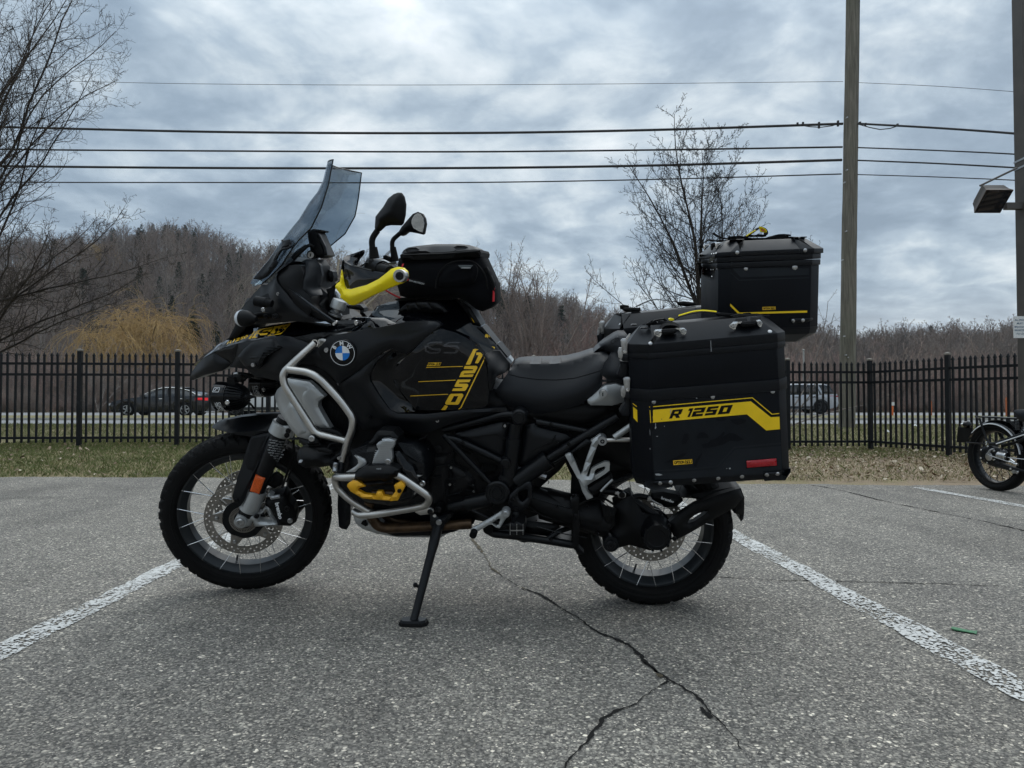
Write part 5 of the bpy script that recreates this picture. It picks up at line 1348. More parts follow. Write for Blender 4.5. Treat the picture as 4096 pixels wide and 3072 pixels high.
# cylinder head and its guards, crop e
hd=PK('cylinder_head','e',[(540,640),(600,560),(740,500),(1000,470),(1250,500),(1350,570),(1400,680),(1410,880),(1330,1020),(1200,1130),(1000,1170),(720,1130),(570,1000),(520,850)],'gloss_black',Y=-.285,bulge=.06,rad=.12,back=.16,angle=50)
hd.data.materials.clear(); hd.data.materials.append(MATS['frame_black'])
mb=MB()
for i in range(7): 
    A=L('e',560+i*6,560+i*14,-.345); B=L('e',740-i*2,505+i*18,-.352); mb.tube([A,B],.0022,5)
for i in range(9):
    A=L('e',1080+i*10,475+i*14,-.330); B=L('e',1250+i*14,500+i*26,-.318); mb.tube([A,B],.0022,5)
fin(mb.build('cooling_fin','frame_black'))
mb=MB()
for i in range(13):
    A=L('e',640+i*9,590+i*8,-.352); B=L('e',820-i*3,575+i*13,-.362); mb.tube([A,B],.0017,5)
fin(mb.build('head_grooves','black_plastic'))
PK('head_cover','e',[(1030,560),(1100,565),(1190,690),(1250,740),(1320,900),(1240,1080),(1100,1100),(1120,900),(1020,720)],'gloss_black',Y=-.345,bulge=.015,rad=.03,back=.05)
PK('intake_cap','e',[(750,480),(800,430),(855,345),(900,335),(1030,345),(1088,410),(1055,510),(1035,495),(995,428),(912,434),(845,490),(790,500)],'black_plastic',Y=-.345,bulge=.012,rad=.02,back=.08,angle=30)
sp_=PK('head_plate','e',[(845,492),(870,465),(905,455),(905,432),(1000,425),(1000,432),(1058,447),(1032,530),(1015,545),(1022,640),(1000,730),(790,730),(828,600),(865,545),(850,520)],'cast_silver',Y=-.372,bulge=.004,rad=.006,back=.02,angle=30)
mb=MB()
for i in range(8):
    A=L('e',832-i*5,560+i*22,-.3785); B=L('e',1012-i*1,552+i*22,-.3785); mb.tube([A,B],.0011,4)
for i in range(4):
    A=L('e',868+i*4,470+i*17,-.3785); B=L('e',1040-i*6,455+i*22,-.3785); mb.tube([A,B],.001,4)
fin(mb.build('plate_grooves','silver_paint'),sp_)
BK('plate_bolt','e',976,683,-.380,.0105,'bolt_steel',sp_)
PK('head_trim','e',[(600,615),(660,630),(715,655),(735,690),(720,725),(640,762),(610,795),(508,798),(560,770),(620,730),(645,700),(638,660)],'silver_paint',Y=-.362,bulge=.003,rad=.008,back=.01)
PK('frame_guard','e',[(525,930),(560,905),(635,893),(725,955),(650,972),(638,1000),(710,1040),(835,1057),(852,1010),(905,1012),(925,1062),(1010,1072),(1055,1010),(1040,942),(1105,903),(1150,938),(1157,960),(1080,1112),(1000,1117),(690,1087),(560,1012),(520,955)],'yellow_anodised',Y=-.405,bulge=.006,rad=.010,back=.02,angle=32)
BK('guard_bolt','e',1100,1004,-.412,.007,'dark_engine')
TK('plug_cover','e',[(800,1030),(1040,1035)],.0125,'exhaust_bronze',Y=-.37,bend=0)
# brushed steel crash bars
cb='brushed_steel'
TK('crash_bar','n',[(1512,85,-.243),(1290,285,-.268),(1035,530,-.285),(1055,690,-.288),(1490,1370,-.288),(1560,1425,-.288),(1960,1525,-.284)],.0128,cb,bend=.055,sides=20,seg=8)
P=[Vector(p[:3]) for p in LP('n',[(1110,470,-.285),(1500,520,-.290)])]+[Vector(p[:3]) for p in LP('e',[(445,0,-.292),(588,205,-.292),(578,330,-.292),(525,460,-.290),(462,690,-.285)])]
fin(MB().tube(round_path(P,.05,8),.0128,20).build('crash_bar',cb,angle=40))
P=[Vector(p[:3]) for p in LP('e',[(640,852,-.372),(460,858,-.360),(385,845,-.330),(400,960,-.325),(560,1115,-.325),(815,1262,-.320)])]
fin(MB().tube(round_path(P,.045,8),.0128,20).build('crash_bar',cb,angle=40))
P=[Vector(p[:3]) for p in LP('e',[(1000,800,-.385),(1120,855,-.385),(1440,1075,-.372),(1400,1165,-.355),(1250,1195,-.345),(850,1262,-.335),(660,1278,-.325),(600,1235,-.30)])]
fin(MB().tube(round_path(P,.05,8),.0128,20).build('crash_bar',cb,angle=40))
TK('bar_clamp','e',[(465,660,-.285),(452,780,-.30),(440,800,-.32)],.0105,'dark_engine',bend=0); TK('bar_clamp','e',[(395,700,-.30),(385,790,-.315)],.009,'cast_silver',bend=.01)
BK('clamp_bolt','e',432,640,-.30,.006); BK('clamp_bolt','e',395,725,-.315,.006)

c=L('n',1512,84,-.2475); fin(MB().lathe(c,(0,-1,0),[(0,.0085),(0,.0132),(.002,.0132),(.002,.0085)],28,close=True).build('tube_rim','polished')); fin(MB().lathe(c,(0,-1,0),[(-.002,.0001),(-.002,.011),(.0012,.011),(.0012,.0001)],24).build('tube_bore','rubber'))
PK('bar_mount','n',[(1560,10),(1620,15),(1770,45),(1640,120),(1560,150),(1540,110)],'brushed_steel',Y=-.218,bulge=.002,rad=.004,back=.01)
PK('bar_pad','e',[(605,850),(612,815),(690,755),(745,728),(1010,730),(1060,748),(1098,770),(1070,850),(1030,855),(1000,885),(940,900),(880,885),(700,905),(655,880),(598,885)],'black_plastic',Y=-.405,bulge=.018,rad=.025,back=.05,angle=22)
PK('bar_pad','e',[(690,905),(1040,870),(1030,930),(880,940),(760,960),(730,950)],'black_plastic',Y=-.395,bulge=.01,rad=.015,back=.03)
TX('lettering','GS','e',(845,770),(900,768),16,'grey_print',[],bike,Y=-.4245,bold=.03)
PK('bar_bracket','e',[(1345,1195),(1400,1180),(1470,1210),(1478,1240),(1455,1262),(1410,1265),(1330,1275),(1270,1240)],'brushed_steel',Y=-.315,bulge=.003,rad=.006,back=.01)
BK('bracket_bolt','e',1440,1235,-.322,.0095,'dark_engine'); BK('bracket_bolt','e',1490,1275,-.25,.007,'polished'); BK('bracket_bolt','e',1533,1212,-.24,.0105,'dark_engine')
BK('pivot_bolt','e',1355,920,-.33,.010,'polished')
TK('exhaust_pipe','e',[(770,1120,-.20),(760,1240,-.19),(850,1390,-.18),(950,1420,-.18),(1900,1370,-.17)],.0185,'exhaust_bronze',bend=.08,sides=20)
TK('exhaust_pipe','e',[(900,1210,-.12),(1000,1330,-.10),(1450,1400,-.08)],.018,'exhaust_bronze',bend=.05,sides=16)
PK('skid_plate','e',[(588,1290,-.17),(625,1240,-.17),(700,1255,-.17),(760,1330,-.17),(850,1430,-.17),(1000,1470,-.17),(1450,1480,-.17),(1700,1440,-.17),(1560,1520,-.16),(1080,1518,-.16),(850,1480,-.16),(700,1430,-.16),(620,1370,-.16)],'silver_paint',bulge=.012,rad=.03,mirror=True,angle=50)
PK('sump_guard','e',[(850,1440),(1040,1440),(1100,1435),(1500,1430),(1920,1370),(1700,1460),(1480,1500),(1060,1505),(1000,1490)],'black_plastic',Y=-.176,bulge=.004,rad=.01,mirror=True)
mb=MB().tube([L('e',685,1350,-.18),L('e',740,1380,-.18)],.008,6).tube([L('e',715,1330,-.18),L('e',735,1390,-.18)],.006,6); fin(mb.build('bash_bolt','rubber'))
PK('inner_panel','n',[(1060,420,-.17),(1250,380,-.18),(1450,400,-.185),(1650,460,-.185),(1830,680,-.18),(2028,900,-.17),(1900,1050,-.16),(1600,900,-.16),(1300,700,-.16),(1060,600,-.155)],'black_plastic',bulge=.004,rad=.01,back=.04)
for pts,r,m in (([(30,330,-.20),(20,400,-.21),(-60,440,-.215)],.004,'rubber'),([(560,640,-.17),(600,700,-.17),(590,800,-.16),(640,900,-.16)],.0045,'rubber'),([(300,640,-.165),(340,560,-.17),(420,540,-.17),(500,600,-.165)],.004,'rubber'),
 ([(470,930,-.165),(540,960,-.165),(580,1060,-.165),(620,1150,-.16)],.004,'rubber'),([(1200,200,-.18),(1320,260,-.185),(1500,270,-.185),(1720,330,-.18)],.0045,'rubber'),([(1150,1180,-.18),(1300,1290,-.17),(1500,1330,-.16),(1640,1240,-.16)],.0045,'rubber'),
 ([(1640,1040,-.19),(1660,1200,-.19),(1650,1400,-.18),(1640,1560,-.16)],.007,'rubber'),([(700,1220,-.20),(800,1330,-.18),(860,1390,-.18),(930,1420,-.18)],.006,'rubber'),([(1210,810,-.16),(1280,830,-.16),(1340,850,-.16)],.012,'bolt_steel'),([(1360,880,-.15),(1370,910,-.15),(1362,930,-.15)],.002,'polished')):
    TK('hose','f',pts,r,m,bend=.03,sides=8)
for x,y,r in ((635,548,.005),(600,692,.003),(463,600,.003),(632,985,.003),(962,116,.003),(400,1000,.005),(515,860,.004),(445,790,.004),(120,960,.003),(1700,1300,.003),(1230,1330,.003),(330,935,.004),(380,700,.004)): BK('fitting','f',x,y,-.168,r*.9,'dark_engine',h=.004)
for (x,y) in ((420,470),(1395,1545),(1460,480),(1590,490),(1395,270)): TK('cable_tie','f',[(x-14,y-14,-.215),(x+10,y+12,-.215)],.006,'rubber',bend=0,sides=8)
mb=MB()
for i in range(14):
    A=L('e',1120+i*14,1060-i*6,-.33); B=L('e',1190+i*14,860-i*10,-.335); mb.tube([A,B],.0018,4)
fin(mb.build('cylinder_fin','frame_black'))
for q in ([(1085,360),(1130,350),(1150,420),(1100,440)],[(1380,520),(1420,520),(1425,560),(1400,585),(1383,570)]): PK('casing_lug','e',q,'dark_engine',Y=-.20,bulge=.003,rad=.006,back=.02)
BK('casing_bolt','e',1403,548,-.205,.007,'bolt_steel')
PK('pipe_bracket','e',[(1240,850),(1290,830),(1355,832),(1310,855),(1270,900)],'bolt_steel',Y=-.34,bulge=.002,rad=.004,back=.006)
PK('pipe_bracket','e',[(1240,1010),(1285,1030),(1265,1052)],'bolt_steel',Y=-.34,bulge=.002,rad=.004,back=.006)
# radiator and its silver shroud, crop n
rad_=PK('radiator','n',[(1500,690),(1850,670),(2040,760),(2110,1350),(1960,1470),(1740,1370),(1540,1010)],'black_plastic',Y=-.155,bulge=.004,rad=.01,back=.06)
mb=MB()
for i in range(22):
    x=1570+i*22; A=L('n',x,max(700,950-i*20),-.162); B=L('n',x+55,1500-max(0,(8-i))*60,-.162); mb.tube([A,B],.0016,4)
o=fin(mb.build('radiator_fin','frame_black'),rad_)
sh=PK('radiator_shroud','n',[(1108,600,-.205),(1430,655,-.215),(1500,715,-.218),(1655,868,-.218),(1570,945,-.215),(1563,1015,-.213),(1625,1130,-.212),(1752,1345,-.21),(1560,1420,-.20),(1420,1505,-.195),(1250,1462,-.190),(1150,1340,-.185),(1060,1200,-.175),(1000,1110,-.165),(935,950,-.155),(918,850,-.150),(950,775,-.155),(1030,700,-.18)],'silver_paint',bulge=.012,rad=.02,back=.03,angle=40)
PK('shroud_panel','n',[(1322,860),(1345,800),(1430,706),(1505,722),(1648,868),(1562,945),(1555,1018),(1615,1130),(1735,1335),(1590,1325),(1500,1290),(1430,1180),(1330,970)],'silver_paint',sh,Y=-.222,bulge=.006,rad=.012,back=.01,angle=30)
PK('shroud_panel','n',[(1042,1110,-.186),(1135,955,-.202),(1200,1010,-.207),(1400,1400,-.207),(1270,1440,-.203),(1160,1320,-.197),(1070,1200,-.190)],'silver_paint',sh,bulge=.006,rad=.012,back=.01,angle=30)
PK('shroud_trim','n',[(1500,1290),(1580,1330),(1740,1345),(1860,1380),(1940,1460),(1940,1500),(1800,1470),(1560,1410)],'black_plastic',Y=-.222,bulge=.006,rad=.01,back=.03)
PK('lower_duct','n',[(1245,1462),(1420,1505),(1500,1560),(1700,1640),(1750,1700),(1520,1680),(1330,1590)],'matte_panel',Y=-.185,bulge=.01,rad=.02,back=.05)
for i,(x,y) in enumerate(((2010,800),(1990,890),(1975,985))): 
    v=px('n',x,y); PK('hose_clip','x',[(v[0]-7,v[1]-8),(v[0]+9,v[1]-8),(v[0]+9,v[1]+8),(v[0]-3,v[1]+9)],'cast_silver',Y=-.17,bulge=.002,rad=.003,back=.01)
# ================================================================ TANK AND FAIRING PANELS
tank=PK('fuel_tank','d',[(470,205,-.12),(575,68,-.06),(700,25,-.05),(1000,-22,-.07),(1380,-30,-.06),(1450,10,-.04),(1600,150,-.05),(1725,290,-.06),(1900,505,-.07),(2050,715,-.08),(2000,790,-.13),(1880,830,-.19),(1820,1000,-.20),(1700,1150,-.20),(1300,1180,-.20),(900,900,-.20),(900,400,-.20),(640,330,-.18)],'gloss_black',bulge=.045,rad=.16,mirror=True,step=.016,angle=60)
vent=PK('tank_vent','d',[(810,118),(850,80),(905,32),(1000,18),(1230,22),(1300,60),(1348,128),(1330,142),(1100,135),(850,150)],'black_plastic',Y=-.115,bulge=.010,rad=.012,back=.05,angle=30)
for q in ([(830,120),(890,60),(915,115)],[(925,48),(995,35),(1035,105),(935,112)],[(1010,30),(1130,28),(1180,100),(1060,106)],[(1150,30),(1240,40),(1320,115),(1200,108)]):
    PK('vent_slat','d',q,'frame_black',vent,Y=-.127,bulge=.004,rad=.006,back=.004)
PK('tank_side_trim','d',[(470,205,-.19),(640,200,-.17),(805,262,-.185),(600,305,-.215),(330,347,-.215),(160,360,-.20),(0,350,-.18),(-60,330,-.17),(120,260,-.15),(300,200,-.13),(400,190,-.12)],'gloss_black',bulge=.01,rad=.03,back=.06,angle=60)
pa=PK('fairing_panel','d',[(-160,500,-.205),(-60,438,-.21),(80,398,-.222),(330,347,-.228),(600,303,-.232),(900,242,-.236),(1100,228,-.236),(1230,240,-.235),(1280,275,-.235),(1200,350,-.244),(1080,445,-.252),(945,570,-.255),(900,600,-.250),(745,538,-.248),(620,590,-.248),(500,682,-.248),(330,805,-.240),(150,925,-.230),(40,800,-.222),(-60,690,-.215),(-140,620,-.205)],'matte_panel',bulge=.014,rad=.05,back=.05,angle=60,step=.013)
pb_=PK('side_panel','d',[(745,538,-.246),(620,600,-.246),(500,682,-.246),(330,805,-.236),(150,925,-.222),(150,1000,-.20),(320,1300,-.205),(420,1440,-.21),(560,1440,-.215),(860,1440,-.222),(960,1472,-.222),(1150,1465,-.222),(1400,1370,-.218),(1880,1240,-.200),(2030,1235,-.19),(2000,1190,-.19),(1560,1214,-.225),(1100,1264,-.238),(800,1256,-.240),(715,1215,-.240),(600,1060,-.240),(500,900,-.244),(492,830,-.246),(560,690,-.246)],'matte_panel',bulge=.010,rad=.025,back=.05,angle=45,step=.013)
PK('duct_recess','d',[(560,700,-.225),(745,545,-.235),(930,600,-.235),(800,700,-.215),(760,900,-.21),(900,1110,-.21),(1010,1200,-.225),(990,1235,-.235),(800,1245,-.232),(715,1205,-.23),(610,1060,-.225),(500,880,-.225),(500,820,-.225)],'gloss_black',bulge=-.012,rad=.05,back=.05,angle=60)
pc=PK('tank_cover','d',[(1190,352,-.245),(1290,318,-.236),(1450,362,-.225),(1560,415,-.215),(1650,480,-.208),(1745,590,-.205),(1790,760,-.205),(1810,1000,-.207),(1800,1150,-.21),(1760,1190,-.21),(1570,1212,-.226),(1010,1222,-.236),(900,1090,-.225),(790,950,-.220),(750,860,-.222),(790,740,-.228),(880,640,-.242),(960,560,-.250),(1080,445,-.250)],'gloss_black',bulge=.02,rad=.09,back=.06,angle=60,step=.012)
BK('panel_bolt','e',763,192,-.232,.006,'dark_engine'); BK('panel_bolt','e',1521,226,-.232,.0065); BK('panel_bolt','b',1678,830,-.232,.009,'bolt_steel')
# raised GS emblem (embossed, same gloss as the cover)
def strokes(name,k,lst,m,tg,par,Y,w=12):
    for a in lst: DK(name,k,a,m,tg,par,Y,step=6,off=.003)
EMB=[[(1120,490),(1165,462),(1290,460),(1300,470),(1285,478),(1170,478),(1140,497)],[(1100,505),(1150,505),(1150,520),(1122,522),(1128,560),(1160,578),(1250,576),(1275,560),(1200,556),(1140,530),(1160,510),(1180,530),(1280,538),(1285,560),(1255,592),(1150,594),(1108,570)],
[(1305,500),(1370,465),(1485,462),(1495,470),(1480,478),(1375,478),(1340,497),(1460,500),(1490,530),(1475,545),(1440,520),(1315,518)],[(1310,575),(1430,575),(1460,555),(1475,560),(1450,592),(1315,592)]]
mat('emboss',(.012,.013,.017),.25,spec=.5,coat=.3)
strokes('emblem','d',EMB,'emboss',[pc],pc,-.26)
# yellow tank lettering 1250 stacked down the cover, with its stripes
Yk='yellow_sticker'
def GY(ch,pl,holes=None): DK('numeral','d',pl,Yk,[pc,tank],pc,-.24,holes,step=5,off=.0016)
GY('1',[(1640,545),(1668,540),(1698,547),(1672,560),(1612,705),(1600,715),(1556,714)])
GY('1',[(1675,580),(1720,580),(1742,602),(1738,625),(1700,690),(1690,700),(1658,698),(1698,610),(1672,608)])
GY('2',[(1545,730),(1670,727),(1686,738),(1684,752),(1660,800),(1650,810),(1540,812),(1530,826),(1645,822),(1630,850),(1484,852),(1510,795),(1525,783),(1635,778),(1640,765),(1535,762)])
GY('5',[(1467,880),(1612,880),(1596,908),(1485,912),(1478,925),(1572,926),(1584,936),(1582,952),(1558,995),(1545,1005),(1404,1006),(1418,978),(1515,975),(1522,962),(1436,960),(1432,950)])
GY('0',[(1395,1038),(1515,1035),(1530,1046),(1530,1060),(1480,1150),(1466,1158),(1340,1158),(1330,1148),(1332,1132),(1378,1048)],[[(1425,1062),(1475,1062),(1442,1128),(1390,1130)]])
GY('1',[(1325,1163),(1360,1172),(1335,1215),(1283,1217)])
DK('stripe','d',[(1757,628),(1768,632),(1768,655),(1510,1190),(1485,1208),(1472,1207),(1498,1185),(1752,662)],Yk,[pc,tank],pc,-.24,step=8,off=.0016)
for (x0,y0,x1,y1) in ((1120,746,1525,734),(1032,903,1443,886),(944,1061,1361,1042)):
    DK('stripe','d',[(x0,y0-3),(x1,y1-3.5),(x1,y1+3.5),(x0,y0+4)],'yellow_sticker',[pc],pc,-.25,step=14,off=.0016)
def option_badge(k,A,B,h,tg,par,Y,sk=.0):
    """small two-tone badge: yellow half with black OPTION, black half with yellow 719"""
    ax,ay=A;bx_,by=B; e=(bx_-ax,by-ay); Ln=math.hypot(*e); u=(e[0]/Ln,e[1]/Ln); n=(u[1],-u[0]); q=lambda s,t:(ax+u[0]*s*Ln+n[0]*t*h+u[0]*sk*t*h,ay+u[1]*s*Ln+n[1]*t*h+u[1]*sk*t*h)
    o=DK('badge',k,[q(0,0),q(.62,0),q(.62,1),q(0,1)],Yk,tg,par,Y,step=9,off=.0014)
    DK('badge_frame',k,[q(.62,0),q(1,0),q(1,1),q(.62,1)],Yk,tg,o,Y,[[q(.635,.1),q(.97,.1),q(.97,.9),q(.635,.9)]],step=9,off=.0014)
    TX('lettering','OPTION',k,q(.045,.17),q(.585,.17),h*.66,'black_plastic',tg,o,Y,off=.0022,bold=.045,up=n)
    TX('lettering','719',k,q(.67,.17),q(.94,.17),h*.66,Yk,tg,o,Y,off=.0022,bold=.03,up=n)
option_badge('d',(1125,732),(1270,728),38,[pc],pc,-.25,sk=.5)
# round badge
bc=L('d',198,585,-.254)
bd=fin(MB().lathe(bc,(0,-1,0),[(-.02,.047),(-.004,.0475),(.0,.046),(.001,.0445)],56).build('emblem_mount','matte_panel'))
bs=fin(MB().lathe(bc+Vector((0,-.001,0)),(0,-1,0),[(0,.0440),(.003,.0440),(.004,.042)],56).build('emblem','gloss_black'))
fin(MB().lathe(bc+Vector((0,-.005,0)),(0,-1,0),[(-.002,.0410),(-.002,.0425),(.0004,.0425),(.0004,.0410)],56,close=True).build('emblem_ring','white_print'),bs)
for q in range(4):
    n=12; r=.0250; V=[bc+Vector((0,-.0058,0))]+[bc+Vector((r*math.cos(math.pi/2*q+math.pi/2*i/n),-.0058,r*math.sin(math.pi/2*q+math.pi/2*i/n))) for i in range(n+1)]
    Vb=[v+Vector((0,.002,0)) for v in V]
    fin(mobj('emblem_quarter',V+Vb,[tuple(range(n+2))[::-1],tuple(range(n+2,2*n+4))]+[(i,i+1,i+n+3,i+n+2) for i in range(n+1)],'blue_enamel' if q in(1,3) else 'white_print',None,False),bs)
for ch,ang in (('B',143),('M',92),('W',42)):
    V,F=text_mesh(ch,1,.035); V[:,0]-=V[:,0].max()/2; s=.0138/V[:,1].max(); a=R(ang); rr=.0263
    e=Vector((math.sin(a),0,-math.cos(a))); u=Vector((math.cos(a),0,math.sin(a)))
    fin(mobj('lettering',[bc+Vector((0,-.0056,0))+u*(rr+v[1]*s)+e*v[0]*s for v in V],F,'white_print',None,False),bs)
PK('tank_glare_patch','d',[(1765,600,-.175),(1840,560,-.13),(1930,560,-.10),(2045,700,-.095),(2040,760,-.10),(2000,800,-.14),(1890,850,-.19),(1850,1000,-.20),(1815,1000,-.205),(1800,760,-.20)],'black_plastic',bulge=.008,rad=.03,back=.03)  # matte black sheet added over the gloss tank to hide its bright reflection
# tank pad running down to the seat
for q in ([(1440,5),(1470,0),(1600,130),(1655,235),(1640,260)],[(1625,285),(1720,285),(1700,250),(1600,90),(1500,10)],[(1650,310),(1730,300),(1890,490),(1835,480)],[(1840,512),(1905,498),(2020,640),(1960,640)]):
    PK('tank_pad','d',[(x+7,y-7,-.066) for x,y in q],'black_plastic',bulge=.007,rad=.02,mirror=True)
PADT=[o for o in bike.children if o.name.startswith('tank_pad')]
for q in ([(1775,375),(1800,380),(1810,400),(1800,412),(1808,425),(1795,418),(1785,405),(1778,416),(1768,408)],[(1842,512),(1880,520),(1872,545),(1866,528)],[(1958,645),(1990,650),(2015,670),(1985,660)],[(1615,190),(1640,225),(1655,255),(1640,240)],[(1810,385),(1822,392),(1826,412),(1815,405)]):
    DK('pad_mark','d',q,Yk,PADT+[tank],bike,-.08,step=8)
# ---- beak and front fairing, crop b
bt=PK('beak_top','b',[(205,1005,-.03),(250,945,-.03),(300,895,-.03),(430,800,-.04),(560,718,-.045),(700,655,-.055),(860,592,-.075),(1060,555,-.09),(1290,525,-.10),(1500,560,-.14),(1750,598,-.17),(2010,605,-.195),(1960,620,-.205),(1560,640,-.205),(1180,668,-.19),(900,716,-.165),(690,757,-.145),(560,795,-.13),(430,850,-.11),(330,905,-.09),(250,965,-.06)],'gloss_black',bulge=.012,rad=.05,mirror=True,angle=60)
PK('beak_lower','b',[(160,1152,-.045),(192,1062,-.05),(255,975,-.06),(330,912,-.09),(432,862,-.115),(620,975,-.125),(600,1010,-.12),(530,1058,-.12),(330,1106,-.09),(200,1162,-.05)],'matte_panel',bulge=.012,rad=.03,mirror=True,angle=40)
PK('beak_edge','b',[(436,862,-.116),(560,795,-.13),(700,760,-.145),(690,900,-.135),(640,985,-.125),(600,960,-.122)],'gloss_black',bulge=.006,rad=.03,mirror=True)
fl=PK('front_fairing','b',[(700,757,-.145),(900,716,-.165),(1180,668,-.19),(1250,676,-.20),(1310,690,-.205),(1500,745,-.212),(1600,800,-.215),(1700,900,-.215),(1790,1180,-.205),(1660,1060,-.205),(1560,1000,-.205),(1380,985,-.21),(1270,1060,-.205),(1190,1175,-.19),(1100,1165,-.18),(870,1112,-.155),(790,1040,-.145),(600,1015,-.122),(640,960,-.125),(670,880,-.135)],'matte_panel',bulge=.016,rad=.045,mirror=True,angle=45,step=.012)
PK('fairing_edge','b',[(1310,690,-.208),(1560,642,-.212),(1960,618,-.212),(1700,660,-.222),(1640,690,-.222),(1560,720,-.222),(1500,765,-.220),(1420,720,-.214)],'black_plastic',bulge=.006,rad=.02,back=.05)
PK('headlight_duct','b',[(690,905,-.155),(760,820,-.165),(850,745,-.172),(950,718,-.178),(1100,710,-.192),(1200,792,-.205),(1120,840,-.205),(1010,895,-.200),(960,1000,-.195),(900,1042,-.185),(810,1040,-.172),(760,1000,-.165)],'matte_panel',bulge=.010,rad=.014,back=.03,angle=30)
dc=PK('duct_mesh','b',[(825,915,-.184),(870,900,-.187),(960,840,-.195),(1040,785,-.202),(1150,780,-.210),(1190,795,-.212),(1110,840,-.212),(1005,892,-.209),(960,980,-.204),(900,1012,-.196),(850,960,-.188)],'rubber',bulge=.001,rad=.01,back=.02)
for i in range(5):
    P=[Vector(p[:3]) for p in LP('b',[(1010+i*-26,800+i*26,-.212),(1165-i*38,806+i*24,-.216)])]; fin(MB().tube(P,.0013,5).build('duct_slat','frame_black'),dc)
TK('duct_slat','b',[(830,915,-.19),(1000,908,-.208)],.003,'matte_panel',bend=0)
BK('fairing_bolt','b',866,994,-.203,.0075)
# beak stickers
DK('sticker','b',[(813,706),(872,622),(893,618),(833,706)],Yk,[bt,fl],bike,-.16,step=8)
DK('sticker','b',[(848,700),(900,620),(940,600),(1287,533),(1170,655)],Yk,[bt,fl],bike,-.17,step=10,off=.0014)
GSD=[[(925,630),(965,605),(1078,588),(1060,600),(985,612),(960,628),(1040,616),(1020,634),(935,646)],[(900,655),(925,650),(945,668),(1015,660),(1030,640),(975,644),(990,632),(1068,622),(1040,660),(1000,682),(905,690),(885,680)],
[(1100,606),(1125,584),(1245,562),(1225,578),(1145,592),(1200,590),(1216,604),(1185,632),(1160,642),(1050,665),(1075,650),(1150,634),(1165,620),(1110,622)]]
for q in GSD: DK('lettering','b',q,'gloss_black',[bt,fl],bike,-.17,step=8,off=.0026)
TX('lettering','R1250','b',(570,768),(795,695),30,Yk,[bt,fl],bike,Y=-.13,bold=.03,shear=.35,up=(-.1,-1),off=.0016)
# ---- nose, headlamp side, indicators, crop o
nose=PK('nose_fairing','o',[(30,985,-.06),(95,905,-.07),(160,840,-.08),(260,700,-.09),(320,640,-.10),(390,560,-.11),(470,560,-.13),(600,450,-.15),(620,400,-.155),(700,300,-.15),(790,170,-.13),(860,110,-.12),(900,180,-.14),(760,260,-.165),(650,350,-.175),(625,440,-.175),(640,520,-.18),(900,840,-.20),(1160,1070,-.21),(1330,1160,-.215),(900,1150,-.19),(420,1190,-.14),(260,1190,-.12),(180,1110,-.10),(60,1060,-.07)],'matte_panel',bulge=.015,rad=.05,mirror=True,angle=45,step=.012)
PK('headlamp_panel','o',[(45,1010,-.09),(95,915,-.10),(200,830,-.12),(480,700,-.15),(540,700,-.155),(700,770,-.17),(1090,1035,-.195),(1150,1080,-.20),(900,1140,-.185),(200,1170,-.14),(60,1100,-.10)],'black_plastic',bulge=.012,rad=.03,back=.04)
PK('beak_strut','b',[(555,724),(598,692),(640,610),(690,500),(740,520),(795,560),(740,640),(660,705)],'black_plastic',Y=-.09,bulge=.006,rad=.02,mirror=True)
P=[Vector(p[:3]) for p in LP('o',[(820,630,-.19),(1000,760,-.205),(1240,940,-.215),(1570,1170,-.215)])]; fin(MB().tube(round_path(P,.03),.006,8).build('wind_deflector','dark_glass'))
df=PK('wind_deflector','o',[(820,625),(880,660),(1150,870),(1560,1150),(1740,1225),(1650,1210),(1470,1150),(1300,1060),(1180,960),(1150,1070),(900,850),(820,660)],'dark_smoke',Y=-.215,bulge=.004,rad=.01,back=.004)
PK('deflector_plate','o',[(1530,1165,-.222),(1600,1140,-.215),(1900,1122,-.20),(1990,1145,-.20),(1995,1165,-.205),(1950,1200,-.215),(1700,1225,-.225),(1620,1205,-.225)],'silver_paint',bulge=.003,rad=.006,back=.005)
for o_ in (bpy.data.objects['deflector_plate'],): o_.data.materials.clear(); o_.data.materials.append(MATS['frame_black'])
for x,y in ((1590,1160),(1555,1190),(1905,1158),(1915,1185)): BK('plate_bolt','o',x,y,-.226,.006,'polished')
TK('indicator_stem','o',[(560,1050,-.16),(330,1050,-.20),(200,1080,-.24)],.010,'black_plastic',bend=.02)
ic=L('o',105,1100,-.265)
ind=fin(MB().lathe(ic,Vector((1,-.25,-.03)),[(-.034,.001),(-.030,.012),(-.018,.024),(-.004,.029),(.012,.028),(.030,.022),(.045,.012),(.052,.008)],28).build('indicator','black_plastic')); 
lens=fin(MB().lathe(ic,Vector((1,-.25,-.03)),[(-.0345,.001),(-.0315,.013),(-.019,.0255),(-.008,.0295),(-.006,.0293),(-.0062,.028)],28).build('indicator_lens','clear_lens'),ind)
TK('spot_arm','o',[(560,860,-.20),(480,840,-.215)],.012,'black_plastic',bend=0)
fin(MB().lathe(L('o',385,835,-.225),Vector((1,-.1,-.16)),[(-.022,.014),(-.022,.018),(.018,.018),(.022,.015),(.04,.012)],24).build('fork_spot_mount','black_plastic'))
for x,y,r,m in ((420,965,.009,'polished'),(455,1067,.007,'dark_engine'),(612,1068,.010,'dark_engine'),(660,706,.0065,'bolt_steel')): BK('fairing_bolt','o',x,y,-.205 if y>800 else -.185,r,m)
PK('nose_lamp','o',[(35,975,-.05),(95,905,-.05),(120,850,-.04),(150,780,-.04),(200,770,-.05),(160,850,-.07),(60,985,-.08)],'black_plastic',bulge=.006,rad=.01,mirror=True)
